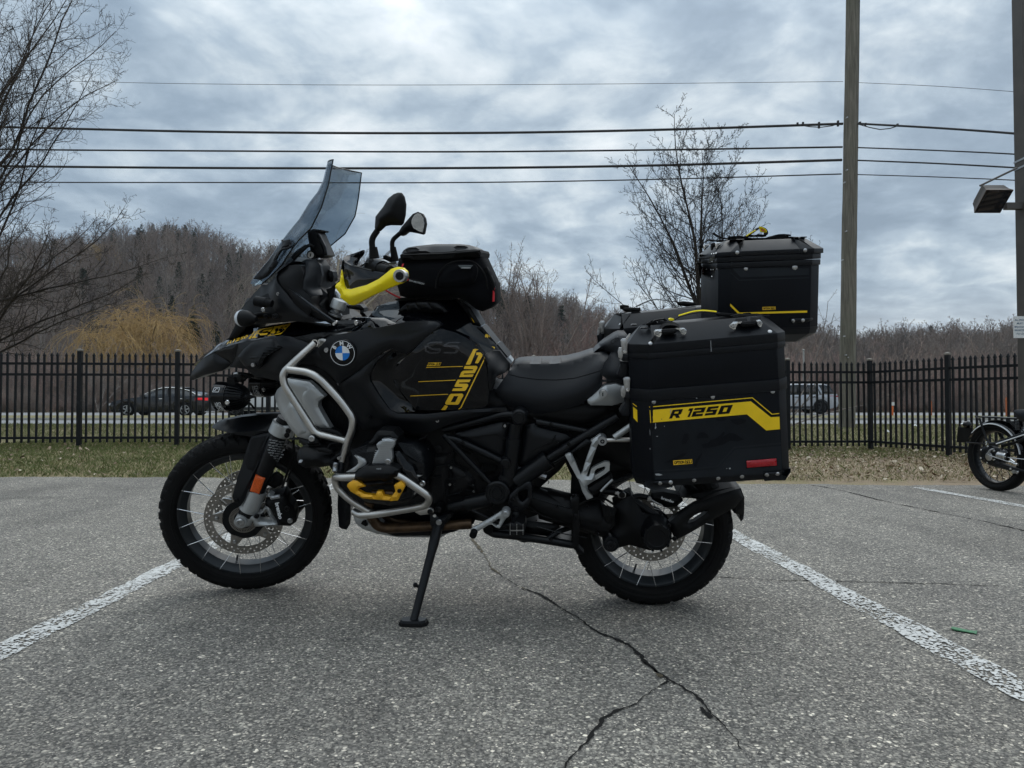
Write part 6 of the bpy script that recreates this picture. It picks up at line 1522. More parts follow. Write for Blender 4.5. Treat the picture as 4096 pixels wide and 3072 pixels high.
# dash area
PK('dash_shell','o',[(760,260,-.15),(930,235,-.16),(1000,250,-.165),(1060,350,-.17),(1050,620,-.175),(1150,750,-.18),(1200,900,-.185),(1350,1050,-.19),(1500,1150,-.19),(1300,1150,-.19),(1150,1040,-.19),(900,840,-.19),(700,600,-.18),(630,470,-.17),(640,380,-.165)],'black_plastic',bulge=.012,rad=.04,mirror=True,angle=40)
PK('dash_wing','o',[(1085,170,-.12),(1260,155,-.10),(1330,240,-.10),(1360,400,-.10),(1310,620,-.12),(1345,720,-.14),(1160,755,-.175),(1055,640,-.18),(1060,480,-.17),(1090,300,-.14)],'matte_panel',bulge=.006,rad=.02,back=.02,angle=50)
PK('dash_back','o',[(1000,200,-.06),(1100,150,-.05),(1270,150,-.05),(1340,260,-.05),(1330,600,-.06),(1500,750,-.06),(1640,900,-.06),(1640,1060,-.06),(1700,1120,-.06),(1400,1120,-.08),(1000,800,-.08)],'black_plastic',bulge=.01,rad=.02,mirror=True)
PK('display','o',[(1250,150,.02),(1330,240,.02),(1330,330,.02),(1260,330,.02)],'gloss_black',bulge=.002,rad=.01,back=.02)
# phone cradle and key switch, crop c
ph=PK('phone_cradle','c',[(508,718),(560,698),(625,706),(620,720),(590,722),(682,930),(650,945),(600,955),(540,940),(530,860),(515,790)],'black_plastic',Y=-.05,bulge=.006,rad=.01,back=.09,angle=35)
PK('cradle_jaw','c',[(590,735),(612,740),(668,850),(683,928),(655,935),(640,880)],'frame_black',ph,Y=-.062,bulge=.004,rad=.006,back=.01)
CYL('key_switch','c',535,925,-.075,-.04,.0155,'black_plastic',ph); c=L('c',538,929,-.078)
ks=fin(MB().lathe(c,(0,-1,0),[(0,.0115),(.002,.0115),(.002,.010)],24).build('lock_barrel','bolt_steel'),ph); fin(MB().box(c+Vector((0,-.003,0)),(.0035,.001,.011),Matrix.Rotation(.25,3,'Y')).build('key_slot','rubber',smooth=False),ks)
TK('cradle_arm','c',[(330,1000,-.09),(440,880,-.09),(530,840,-.08),(560,860,-.07)],.006,'black_plastic',bend=.02)
TK('fairing_stay','c',[(340,1020,-.12),(420,920,-.12),(500,850,-.10)],.008,'black_plastic',bend=.02)
PK('knob','c',[(640,1090),(700,1060),(730,1075),(740,1120),(735,1160),(715,1170),(690,1140),(640,1150)],'black_plastic',Y=.03,bulge=.01,rad=.02,back=.05)
# ---- windshield: one curved sheet between near and far rims, crop c
WL=[(22,1175),(60,1110),(180,960),(290,800),(365,660),(470,500),(560,390),(640,270),(690,170),(725,90)]    # front silhouette (centre line)
WN=[(95,1190),(170,1130),(285,1010),(380,860),(430,800),(540,690),(630,510),(655,430),(690,320),(735,85)]  # near rim
hf=[.10,.115,.14,.165,.175,.185,.19,.185,.175,.165]
rows=[]
for (a,b,h_) in zip(WL,WN,hf):
    n=L('c',b[0],b[1],-h_); cpt=L('c',a[0],a[1],0.0)
    # centre is a little in front of the near rim; keep the sheet bowed in plan
    cx=min(cpt.x,n.x-.01); cz=n.z*.5+cpt.z*.5 if a!=WL[-1] else n.z+.006
    row=[]
    for s in np.linspace(-1,1,17):
        t=abs(s); k=t**2.2; row.append(Vector((cx+(n.x-cx)*k,s*h_,cz+(n.z-cz)*k)))
    rows.append(row)
R2=[]
for i in range(len(rows)-1):
    for j in range(4): R2.append([rows[i][k].lerp(rows[i+1][k],j/4) for k in range(17)])
R2.append(rows[-1])
V=[p for r in R2 for p in r]; F=[(i*17+k,i*17+k+1,(i+1)*17+k+1,(i+1)*17+k) for i in range(len(R2)-1) for k in range(16)]
ws=fin(mobj('windshield',V,F,'windshield_glass',None,True,80)); sm_=ws.modifiers.new('s','SOLIDIFY'); sm_.thickness=.004; sm_.offset=0
edge=[r[0] for r in R2]+R2[-1][1:16]+[r[16] for r in R2[::-1]]
fin(MB().tube(edge,.0026,6).build('windshield_rim','dark_glass'),ws)
PK('windshield_bracket','c',[(30,1140,-.115),(110,1040,-.12),(250,880,-.13),(300,800,-.14),(350,790,-.15),(370,840,-.155),(320,860,-.155),(270,900,-.15),(230,960,-.145),(240,1010,-.15),(150,1120,-.14),(90,1150,-.125)],'dark_smoke',bulge=.004,rad=.01,back=.01)
PK('deflector_lip','c',[(20,1190,-.11),(60,1180,-.11),(110,1120,-.12),(100,1185,-.125),(25,1210,-.11)],'lens_glass',bulge=.002,rad=.004,back=.003)
TK('windshield_rail','c',[(285,800,-.13),(380,860,-.16),(270,880,-.15),(235,960,-.145),(170,1050,-.14)],.004,'gloss_black',bend=.03)
# ---- handlebars, clamp, guards, mirrors, crop p / c
TK('handlebar','p',[(1030,450,-.47),(830,380,-.36),(700,330,-.25),(600,380,-.15),(500,560,-.05),(470,640,0.0)],.012,'frame_black',bend=.05)
TK('handlebar','p',[(470,640,0.0),(560,400,.15),(800,270,.28),(960,290,.45)],.012,'frame_black',bend=.05)
TK('grip','p',[(920,405,-.43),(790,365,-.33)],.018,'rubber',bend=0,sides=20)
TK('switch_housing','p',[(830,370,-.34),(700,330,-.26)],.026,'black_plastic',bend=0,sides=18)
mb=MB()
for i in range(5):
    A=L('p',905-i*28,395-i*10,-.405+i*.02); mb.lathe(A,(1,.9,-.1),[(-.003,.020),(.003,.020)],20)
fin(mb.build('grip_rib','rubber'))
PK('switch_button','p',[(745,268),(790,265),(800,280),(755,284)],'red_lens',Y=-.30,bulge=.003,rad=.004,back=.02)
PK('clutch_lever','p',[(545,350,-.28),(640,280,-.29),(700,250,-.30),(760,275,-.31),(700,300,-.30),(600,330,-.29)],'frame_black',bulge=.004,rad=.006,back=.012)
PK('lever_perch','p',[(665,260),(710,245),(760,300),(760,330),(700,340),(670,310)],'black_plastic',Y=-.31,bulge=.008,rad=.012,back=.04)
PK('brake_reservoir','p',[(830,215,.30),(860,205,.30),(935,240,.32),(930,255,.32),(930,300,.32),(835,255,.30)],'black_plastic',bulge=.004,rad=.01,back=.05)
PK('brake_reservoir_lid','p',[(795,255,-.20),(830,262,-.20),(900,295,-.22),(890,303,-.22),(800,275,-.2)],'cast_silver',bulge=.003,rad=.004,back=.03)
PK('far_guard','p',[(850,200,.42),(920,140,.42),(925,160,.42),(885,210,.42)],'clear_lens',bulge=.002,rad=.01,back=.01)
bars_=PK('top_clamp','p',[(395,800,-.10),(560,792,-.10),(600,830,-.10),(612,868,-.09),(560,858,-.09),(420,838,-.10)],'dark_engine',bulge=.008,rad=.012,back=.05,angle=30)
for a,b,r0,r1,Y in (((250,770),(395,790),0,0,0),):
    pass
fork_piece('fork_cap','p',(290,845),(325,740),.0275,.0265,'silver_paint',Y=-.12,sides=32)
fork_piece('fork_cap','p',(262,930),(285,860),.022,.018,'cast_silver',Y=-.115,sides=28,prof=[(0,.024),(.006,.026),(.012,.0245),(.018,.017),(.030,.0165),(.034,.021),(.04,.021)])
TK('fork_top','p',[(230,1010,-.115),(275,890,-.115)],.025,'black_plastic',bend=0,sides=20)
PK('yoke','p',[(230,610,-.05),(290,640,-.06),(330,700,-.07),(330,740,-.08),(270,700,-.07),(230,660,-.06)],'cast_silver',bulge=.005,rad=.01,back=.08)
PK('far_clamp','p',[(560,790,.05),(620,830,.06),(640,880,.06),(720,880,.06),(640,930,.05),(560,900,.04)],'dark_engine',bulge=.004,rad=.01,back=.02)
PK('cable_shroud','p',[(160,610),(200,600),(330,500),(340,530),(240,600),(220,700),(210,860),(180,760),(175,660)],'rubber',Y=-.10,bulge=.006,rad=.01,back=.03)
PK('column_cover','p',[(100,680,-.06),(240,660,-.06),(240,800,-.07),(210,980,-.08),(640,990,-.08),(560,900,-.05),(600,880,-.05),(660,950,-.10),(300,1010,-.12),(60,800,-.12)],'black_plastic',bulge=.01,rad=.02,mirror=True)
TK('cable','p',[(860,620,-.16),(940,670,-.13),(1030,710,-.11)],.0028,'red_cloth',bend=.03)
# handguard: yellow blade plus tall black deflector
yg=PK('handguard','p',[(268,572,-.33),(290,540,-.33),(322,520,-.33),(340,380,-.33),(355,400,-.335),(380,560,-.34),(400,608,-.35),(440,612,-.37),(640,560,-.44),(780,490,-.48),(870,420,-.50),(930,370,-.505),(1000,347,-.51),(1060,358,-.51),(1105,400,-.51),(1113,455,-.51),(1090,510,-.51),(1040,540,-.505),(960,570,-.50),(720,675,-.455),(560,760,-.39),(490,797,-.36),(440,795,-.35),(380,750,-.34),(325,705,-.335),(332,672,-.335),(290,620,-.33),(272,595,-.33)],'yellow_plastic',bulge=.024,rad=.034,back=.028,angle=35,step=.008)
PK('handguard_rib','p',[(332,680),(400,715),(470,725),(600,680),(900,560),(1000,540),(960,568),(720,672),(560,757),(490,793),(440,790),(385,748),(330,703)],'yellow_plastic',yg,Y=-.41,bulge=.006,rad=.02,back=.05) if False else None
CYL('bar_end_weight','p',1024,452,-.536,-.49,.0190,'bolt_steel',yg,prof=[(0,.013),(0,.0182),(.0015,.0190),(.04,.0190)],sides=40)
c=L('p',1026,454,-.537); fin(MB().lathe(c,(0,-1,0),[(-.002,.0125),(.002,.012),(.003,.010),(.003,.006),(.001,.0055),(.001,.0001)],32).build('bar_end_bolt','dark_engine'),yg)
PK('wind_guard','p',[(360,265,-.345),(375,285,-.345),(400,310,-.35),(440,330,-.37),(560,355,-.40),(700,390,-.435),(880,420,-.475),(790,490,-.465),(640,555,-.425),(470,600,-.37),(410,603,-.35),(385,560,-.34),(350,380,-.335)],'gloss_black',bulge=.003,rad=.02,back=.006,angle=60)
PK('wind_guard','p',[(362,240,-.335),(400,212,-.31),(480,190,-.27),(600,145,-.21),(614,150,-.205),(610,190,-.21),(560,250,-.23),(520,330,-.26),(440,330,-.33),(380,280,-.345),(360,262,-.345)],'gloss_black',bulge=-.004,rad=.03,back=.005,angle=60)
P=[Vector(p[:3]) for p in LP('p',[(345,375,-.337),(360,262,-.347),(385,296,-.35),(440,330,-.372),(560,355,-.403),(700,390,-.438)])]
fin(MB().tube(round_path(P,.012),.0026,6).build('guard_lip','frame_black'))
# mirrors
TK('mirror_stem','c',[(1095,950,-.42),(1085,880,-.42),(1075,790,-.42),(1130,710,-.42)],.0095,'black_plastic',bend=.03,sides=14)
TK('mirror_base','c',[(1100,960,-.42),(1090,860,-.42)],.0165,'rubber',bend=0,sides=18,r_end=.0125)
mr=PK('mirror','c',[(1110,590),(1140,550),(1180,500),(1220,430),(1270,390),(1310,376),(1340,378),(1362,410),(1377,480),(1372,570),(1355,645),(1335,666),(1240,664),(1195,672),(1150,715),(1120,722),(1103,690)],'black_plastic',Y=-.43,bulge=.035,rad=.06,back=.012,angle=60)
TK('mirror_stem','c',[(1275,950,.33),(1262,880,.33),(1255,800,.33),(1330,735,.33)],.0095,'black_plastic',bend=.03,sides=14)
TK('mirror_base','c',[(1285,985,.33),(1264,860,.33)],.0165,'rubber',bend=0,sides=18,r_end=.0125)
mf=PK('mirror','c',[(1312,730,.33),(1340,680,.33),(1400,610,.33),(1440,565,.33),(1485,546,.33),(1520,560,.33),(1543,600,.33),(1551,650,.33),(1535,735,.33),(1520,746,.33),(1470,735,.33),(1420,725,.33),(1395,722,.33),(1360,750,.33),(1335,758,.33)],'black_plastic',bulge=.012,rad=.03,back=.04,angle=60)
PK('mirror_glass','c',[(1430,620,.315),(1450,580,.315),(1480,558,.315),(1510,565,.315),(1532,600,.315),(1542,650,.315),(1528,728,.315),(1500,722,.315),(1445,690,.315),(1428,650,.315)],'mirror_glass',mf,bulge=.0,rad=.004,back=.004)
# ---- auxiliary lamps under the beak, crop n
def aux_lamp(k,x,y,Y,r,ln,ax=(1,-.12,0),letter=True,spike=True):
    c=L(k,x,y,Y); a=Vector(ax).normalized(); root=empty('spot_lamp',c); root.parent=bike
    MB().lathe((0,0,0),a,[(0,r*.9),(.003,r),(ln*.36,r),(ln*.37,r*.97),(ln*.40,r*.97),(ln*.405,r*.92)],44).build('lamp_rim','gloss_black',root)
    MB().lathe((0,0,0),a,[(-.001,.001),(-.001,r*.9),(.002,r*.9)],40).build('lens','lens_glass',root)
    MB().lathe((0,0,0),a,[(ln*.40,r*.90),(ln*.5,r*.74),(ln*.8,r*.56),(ln*.84,r*.30),(ln*.9,r*.2)],30).build('lamp_body','frame_black',root)
    mb=MB(); u=a.orthogonal().normalized(); v=a.cross(u)
    for i in range(26):
        t=2*math.pi*i/26; d=u*math.cos(t)+v*math.sin(t); n_=a.cross(d)*.0009
        pts=[a*ln*.41+d*r*.5,a*ln*.41+d*r*.955,a*ln*.55+d*r*.93,a*ln*.72+d*r*.80,a*ln*.86+d*r*.55,a*ln*.86+d*r*.2]
        V=[p+n_ for p in pts]+[p-n_ for p in pts]; mb.add(V,[tuple(range(6)),tuple(range(11,5,-1))]+[(i,(i+1)%6,(i+1)%6+6,i+6) for i in range(6)])
    mb.build('cooling_fin','frame_black',root,smooth=False)
    if spike: MB().lathe((0,0,0),a,[(ln*.80,r*.20),(ln*.92,r*.16),(ln*1.12,.002)],16).build('cable_plug','rubber',root)
    MB().lathe(Vector((0,0,0))+a*ln*.46+Vector((0,-r*.93,-r*.25)),(0,-1,0),[(-.008,.0085),(.002,.0095),(.005,.0075),(.005,.004),(.003,.0038)],16).build('lamp_bolt','polished',root)
    MB().box(a*ln*.46+Vector((0,0,r*1.02)),(.030,.03,.035)).build('lamp_bracket','black_plastic',root,smooth=False)
    return root
al=aux_lamp('n',92,865,-.11,.0545,.135)
al2=aux_lamp('n',640,680,.13,.0545,.125,spike=False)
for (s,A,B,h,bd) in (('LIGHTS',(188,1058),(188,936),30,.03),('clearwater',(130,1060),(130,935),13,.02)):
    TX('lettering',s,'n',A,B,h,'white_print',[],al if False else bike,Y=-.168,bold=bd,up=(-1,0)) if False else None
# lettering wraps the lamp rim
def rim_text(s,root,r,a0,a1,x0,x1,m='white_print',bold=.02):
    V,F=text_mesh(s,1,bold); w=V[:,0].max();h=V[:,1].max(); a=Vector((1,-.12,0)).normalized(); v=Vector((0,0,1)); u=v.cross(a).normalized()
    out=[]
    for p in V:
        t=R(a0+(a1-a0)*p[0]/w); d=-u*math.cos(t)*-1 if False else (Vector((-.12,-1,0)).normalized()*math.cos(t)+v*math.sin(t))
        out.append(d*(r+.0007)+a*(x0+(x1-x0)*(1-p[1]/h)))
    mobj('lettering',out,F,m,root,False)
def subdiv_text(): pass
rim_text('LIGHTS',al,.0545,-62,-14,.024,.042)
rim_text('clearwater',al,.0545,-60,-16,.014,.022,bold=.01)
rim_text('LIGHTS',al2,.0545,-50,0,.024,.042,'grey_print'); rim_text('clearwater',al2,.0545,-50,0,.014,.022,'grey_print',.01)
o=MB().box((0,0,0),(1,1,1)).build('logo_mark','white_print',al,smooth=False); bpy.data.objects.remove(o)
V=[];F=[]
a=Vector((1,-.12,0)).normalized(); dv=Vector((-.12,-1,0)).normalized()
def rp(x,t,e=.0008): t=R(t); return dv*math.cos(t)*(.0545+e)+Vector((0,0,1))*math.sin(t)*(.0545+e)+a*x
def ribbon(pts,w):
    for (p,q) in zip(pts,pts[1:]):
        dx,dy=q[0]-p[0],(q[1]-p[1])/1000; l=math.hypot(dx,dy)+1e-9; nx,ny=-dy/l*w,dx/l*w*1000
        i=len(V); V.extend([rp(p[0]+nx,p[1]+ny),rp(q[0]+nx,q[1]+ny),rp(q[0]-nx,q[1]-ny),rp(p[0]-nx,p[1]-ny)]); F.append((i,i+1,i+2,i+3))
ribbon([(.010,26),(.012,44),(.034,44),(.034,26),(.010,26)],.0008); ribbon([(.014,30),(.020,33),(.020,39),(.030,39)],.0008)
mobj('logo_mark',V,F,'white_print',al,False)
TK('lamp_bar','n',[(300,545,-.10),(380,535,-.10),(560,560,-.10),(660,585,.0),(800,600,.13)],.008,'black_plastic',bend=.03)
PK('lamp_hanger','n',[(285,560),(420,545),(425,660),(290,655)],'black_plastic',Y=-.12,bulge=.004,rad=.008,back=.04)
PK('hanger_bolt','n',[(305,520),(370,512),(375,545),(305,548)],'bolt_steel',Y=-.11,bulge=.004,rad=.006,back=.02)
TK('lamp_cable','n',[(440,700,-.11),(450,640,-.11),(520,580,-.11),(610,575,-.10)],.004,'rubber',bend=.04)
TK('lamp_cable','n',[(540,960,-.09),(580,1000,-.09),(610,1040,-.06)],.004,'rubber',bend=.04)
# lamp hanging on the crash bar, crop a
fg=PK('fog_lamp','a',[(1222,440),(1240,400),(1300,385),(1400,395),(1510,425),(1520,445),(1480,470),(1545,520),(1520,540),(1400,560),(1290,565),(1230,530),(1217,490)],'black_plastic',Y=-.30,bulge=.035,rad=.05,back=.05,angle=50)
PK('lamp_window','a',[(1235,502),(1262,502),(1255,518),(1232,520)],'clear_lens',fg,Y=-.338,bulge=.001,rad=.003,back=.01)
PK('lamp_clamp','a',[(1298,360),(1320,330),(1325,300),(1365,295),(1400,350),(1410,370),(1320,375)],'black_plastic',fg,Y=-.300,bulge=.01,rad=.01,back=.03)
BK('lamp_bolt','a',1343,320,-.312,.011,'bolt_steel',fg)
PK('lamp_top','a',[(1370,400),(1450,400),(1510,425),(1500,445),(1400,430)],'rubber',fg,Y=-.337,bulge=.004,rad=.008,back=.01)
TK('fog_cable','a',[(1470,430,-.31),(1480,370,-.30),(1540,355,-.29),(1600,370,-.28)],.003,'rubber',bend=.02)
TK('fog_strut','a',[(1500,500,-.30),(1560,460,-.29),(1610,420,-.28)],.007,'black_plastic',bend=.01)
# ---- seat, crop g
seat=PK('rider_seat','g',[(400,1000,-.10),(430,988,-.11),(520,984,-.12),(700,984,-.125),(880,982,-.125),(1000,968,-.12),(1150,930,-.115),(1290,880,-.11),(1400,850,-.10),(1450,858,-.10),(1480,890,-.13),(1430,980,-.175),(1405,1100,-.19),(1400,1230,-.19),(1330,1330,-.19),(1150,1440,-.185),(900,1510,-.18),(700,1540,-.17),(480,1500,-.165),(330,1420,-.165),(250,1330,-.165),(222,1280,-.165),(330,1130,-.16),(380,1060,-.15)],'seat_vinyl',bulge=.025,rad=.08,mirror=True,angle=60,step=.013)
P=drape_pts([px('g',*p) for p in densify([(380,1098,0),(500,1130,0),(700,1155,0),(900,1160,0),(1100,1140,0),(1250,1100,0),(1400,1052,0)],12,False)] if False else [px('g',p[0],p[1]) for p in densify([(380,1098,0),(500,1130,0),(700,1155,0),(900,1160,0),(1100,1140,0),(1250,1100,0),(1398,1054,0)],12,False)],[seat],-.2,.0008)
fin(MB().tube(P,.0012,5).build('seam','rubber'),seat)
ps=PK('passenger_seat','g',[(1300,870,-.06),(1340,830,-.08),(1440,760,-.10),(1560,690,-.11),(1620,670,-.12),(1700,680,-.14),(1700,1150,-.17),(1600,1160,-.19),(1470,1160,-.19),(1405,1110,-.192),(1400,1040,-.19),(1430,970,-.178),(1490,890,-.14),(1500,850,-.11),(1440,845,-.09),(1380,850,-.07)],'seat_vinyl',bulge=.025,rad=.07,mirror=True,angle=60,step=.014)
for ch,x in (('G',1535),('S',1580)):
    TX('emboss_mark',ch,'g',(x-20,770-(x-1535)*.75),(x+24,740-(x-1535)*.75),44,'black_plastic',[ps],ps,-.15,bold=.0,off=.001)
lk=PK('seat_lock_cover','g',[(1243,1385,-.20),(1270,1360,-.20),(1310,1330,-.205),(1400,1250,-.215),(1440,1225,-.215),(1560,1205,-.20),(1640,1240,-.20),(1660,1400,-.20),(1520,1444,-.205),(1280,1440,-.205),(1250,1415,-.20)],'silver_paint',bulge=.016,rad=.035,back=.05,angle=35)
CYL('lock_ring','g',1418,1315,-.238,-.21,.0135,'bolt_steel',lk); c=L('g',1413,1320,-.2395); fin(MB().lathe(c,(0,-1,0),[(0,.0105),(.001,.0105)],20).build('lock_barrel','silver_paint',angle=30),lk); fin(MB().box(c+Vector((0,-.0015,0)),(.0035,.001,.012)).build('key_slot','rubber',smooth=False),lk)
PK('tail_fairing','g',[(1240,1400),(1500,1450),(1700,1430),(1700,1560),(1500,1659),(1000,1659),(700,1600),(900,1530),(1150,1450)],'black_plastic',Y=-.15,bulge=.01,rad=.02,mirror=True)
# ---- side stand (bare pixel frame u = crop 1500,1800)
FR['u']=(1500,1800,1100/2212)
gp=MI_=None
def LW(p): return FRM['B'][0]@Vector(p)
ft=gnd(1654,2500); ftl=LW(ft); top=L('u',512,590,-.20)
sd_=MB().tube([top,top.lerp(ftl,.22),top.lerp(ftl,.30),ftl+Vector((0,0,.012))],[.019,.0185,.0155,.0135],16).build('side_stand','frame_black'); fin(sd_)
d_=(top-ftl).normalized()
mbf=MB(); zf=FRM['B'][0].to_3x3()@Vector((0,0,1)); xf=Vector((1,0,0)); yf=zf.cross(xf).normalized()
ol=[(-.05,-.012),(-.035,-.03),(.03,-.03),(.048,-.012),(.05,.02),(.02,.035),(-.02,.038),(-.048,.02)]
mbf.add([ftl+xf*a+yf*b+zf*.002 for a,b in ol]+[ftl+xf*a*.94+yf*b*.94+zf*.012 for a,b in ol],[tuple(range(7,-1,-1)),tuple(range(8,16))]+[(i,(i+1)%8,(i+1)%8+8,i+8) for i in range(8)])
fo=mbf.build('foot_plate','rubber',smooth=False); fin(fo,sd_)
mbf=MB(); mbf.add([ftl+xf*a*.92+yf*b*.92+zf*.0125 for a,b in ol]+[ftl+xf*a*.84+yf*b*.84+zf*.020 for a,b in ol],[tuple(range(7,-1,-1)),tuple(range(8,16))]+[(i,(i+1)%8,(i+1)%8+8,i+8) for i in range(8)]); fin(mbf.build('foot_plate','frame_black',smooth=False),sd_)
kb=top.lerp(ftl,.655); kt=L('u',325,1085,kb.y-.0); fin(MB().tube([kb,kt],.0055,8).build('kick_peg','frame_black'),sd_); fin(MB().lathe(kt,(0,-1,0),[(-.008,.003),(-.005,.0075),(0,.009),(.005,.0075),(.008,.003)],14).build('peg_ball','frame_black'),sd_)
A=L('u',465,660,-.205);B=L('u',448,800,-.225); mb=MB(); pts=[]
for i in range(121): 
    t=i/120; a=t*2*math.pi*30; pts.append(A.lerp(B,t)+Vector((math.cos(a),math.sin(a),0))*.0055)
fin(mb.tube(pts,.0011,4).build('return_spring','polished'),sd_)
PK('stand_bracket','u',[(440,520),(520,540),(600,510),(620,540),(560,600),(545,640),(470,650),(445,600)],'frame_black',Y=-.21,bulge=.008,rad=.015,back=.04)
BK('stand_bolt','u',515,580,-.222,.0105,'bolt_steel')
PK('stand_sensor','u',[(560,560),(600,512),(618,530),(600,560),(575,575)],'rubber',Y=-.225,bulge=.003,rad=.004,back=.015)
# ---- shift lever, pegs, underside, crop f
sl_=PK('shift_lever','f',[(502,1438),(520,1415),(570,1395),(720,1310),(850,1228),(885,1207),(915,1212),(933,1240),(930,1280),(895,1312),(838,1400),(825,1418),(790,1412),(735,1375),(700,1385),(575,1462),(530,1465)],'silver_paint',Y=-.275,bulge=.004,rad=.008,back=.012,hole=[[(735,1360),(815,1310),(835,1318),(812,1385),(790,1392)]],angle=35)
CYL('lever_pivot','f',890,1257,-.285,-.25,.0155,'cast_silver',sl_); BK('pivot_bolt','f',890,1257,-.287,.010,'cast_silver',sl_)
TK('toe_rubber','f',[(545,1455,-.275),(530,1500,-.30)],.0125,'rubber',sl_,bend=0,sides=18)
TK('shift_rod','f',[(520,1220,-.22),(700,1310,-.22),(905,1400,-.21)],.0055,'dark_engine',bend=0)
pg=PK('footpeg','f',[(935,1380),(945,1355),(985,1370),(1015,1345),(1060,1365),(1095,1385),(1100,1470),(1080,1505),(1010,1518),(950,1505),(930,1470)],'dark_engine',Y=-.300,bulge=.004,rad=.006,back=.10,angle=30)
for x in (942,1015,1085):
    mb=MB()
    for i in range(7): 
        c=L('f',x+(i*0),1375+i*18,-.306); mb.box(c,(.0022,.004,.0035))
    fin(mb.build('peg_teeth','bolt_steel',smooth=False),pg)
PK('peg_plate','f',[(945,1440),(1090,1438),(1090,1448),(945,1450)],'bolt_steel',pg,Y=-.306,bulge=.001,rad=.002,back=.006)
PK('peg_hanger','f',[(960,1240),(1030,1240),(1060,1370),(960,1380)],'frame_black',Y=-.235,bulge=.004,rad=.01,back=.02)
TK('center_stand','f',[(700,1440,-.13),(760,1480,-.13),(1000,1500,-.14),(1400,1560,-.15),(1640,1600,-.15)],.015,'frame_black',bend=.05,sides=16)
TK('center_stand','f',[(1350,1540,-.15),(1480,1450,-.13),(1640,1400,-.10)],.010,'frame_black',bend=.02)
CYL('stand_pivot','f',698,1435,-.16,-.08,.019,'rubber')
PK('muffler_chamber','f',[(1060,1330),(1300,1350),(1480,1370),(1500,1440),(1400,1500),(1200,1500),(1100,1460)],'frame_black',Y=-.08,bulge=.01,rad=.03,mirror=True)
PK('underside_tray','f',[(650,1440),(760,1400),(1100,1500),(1400,1560),(1640,1590),(1640,1630),(1500,1610),(1300,1570),(1080,1575),(1000,1545),(860,1530),(760,1520)],'black_plastic',Y=-.11,bulge=.01,rad=.02,mirror=True)
CYL('tray_clamp','f',1100,1545,-.15,-.1,.012,'rubber')
# ---- shaft drive and final drive, crop i
TK('swingarm','i',[(-180,640,-.135),(80,740,-.135),(300,800,-.135),(520,870,-.13)],.045,'black_plastic',bend=.05,sides=24,r_end=.055)
PK('swingarm_cover','i',[(-140,580,-.14),(0,600,-.15),(190,650,-.16),(250,680,-.16),(440,700,-.16),(500,760,-.165),(560,860,-.165),(480,960,-.165),(320,960,-.16),(-100,830,-.15)],'black_plastic',bulge=.03,rad=.07,back=.06,angle=60)
mb=MB()
for i in range(5): mb.tube([L('i',470+i*26,705+i*8,-.17),L('i',490+i*16,800,-.185),L('i',520+i*10,900-i*4,-.172)],.0075,8)
fin(mb.build('shaft_boot','rubber'))
for q in ([(-160,640),(0,690),(180,740),(300,775)],[(-120,900),(60,950),(240,985),(330,1000)]): TK('arm_seam','i',[(x,y,-.178) for x,y in q],.0022,'frame_black',bend=0,sides=6)
for x,y in ((60,720),(215,800),(235,930),(330,720),(420,960)): BK('arm_bolt','i',x,y,-.185,.0055,'dark_engine')
PK('hose_guard','i',[(180,660),(235,630),(260,640),(250,760),(262,900),(255,1080),(300,1130),(262,1140),(200,1090),(205,880),(200,740)],'black_plastic',Y=-.20,bulge=.006,rad=.012,back=.03)
TK('axle_cable','i',[(262,700,-.20),(340,660,-.19),(470,640,-.17),(560,700,-.16)],.004,'rubber',bend=.02)
fdv=PK('final_drive','i',[(560,720),(640,660),(720,620),(820,780),(900,800),(1020,860),(1080,960),(1060,1050),(1000,1100),(880,1110),(700,1060),(600,1090),(520,1110),(470,1060),(460,1000),(500,960),(580,880)],'black_plastic',Y=-.145,bulge=.03,rad=.08,back=.10,angle=50)
CYL('drive_hub','i',948,998,-.225,-.14,.045,'frame_black',prof=[(0,.036),(0,.045),(.006,.048),(.06,.052),(.085,.058)],sides=48)
c=L('i',943,1000,-.226); fin(MB().lathe(c,(0,-1,0),[(-.004,.0335),(.0,.0325),(-.001,.030),(-.012,.012),(-.014,.0001)],40).build('hub_cap','dark_engine'))
mb=MB()
for i in range(10):
    a=2*math.pi*i/10; mb.box(L('i',948,998,-.224)+Vector((math.cos(a)*.046,0,math.sin(a)*.046)),(.008,.012,.008),Matrix.Rotation(-a,3,'Y'))
fin(mb.build('hub_lugs','frame_black',smooth=False))
CYL('torque_link_joint','i',540,1060,-.20,-.12,.028,'frame_black',sides=32); BK('link_bolt','i',540,1063,-.203,.016,'dark_engine',h=.008)
TK('torque_arm','i',[(470,580,-.11),(640,600,-.11),(900,780,-.12),(1030,880,-.12)],.014,'frame_black',bend=.04)
TK('torque_arm','i',[(600,740,-.12),(760,620,-.11),(860,640,-.1)],.010,'frame_black',bend=.03)
PK('link_plate','i',[(578,592),(605,590),(612,600),(650,592),(672,610),(668,640),(640,650),(605,645),(598,620),(575,612)],'bolt_steel',Y=-.145,bulge=.002,rad=.004,back=.006); BK('link_bolt','i',638,618,-.149,.011,'dark_engine')
rc=PK('brake_caliper','i',[(900,600),(1000,590),(1150,620),(1180,670),(1120,720),(1020,730),(960,690),(880,660)],'black_plastic',Y=-.085,bulge=.014,rad=.02,back=.05)
TX('lettering','brembo','i',(982,655),(1092,692),24,'white_print',[rc],rc,Y=-.10,bold=.04)
BK('banjo_bolt','i',880,652,-.11,.009,'bolt_steel'); TK('brake_line','i',[(880,652,-.11),(940,690,-.11),(990,710,-.11)],.0035,'bolt_steel',bend=.01)
for x,y in ((980,775),(1050,890),(1100,1005)): BK('drive_bolt','i',x,y,-.185,.008,'dark_engine')
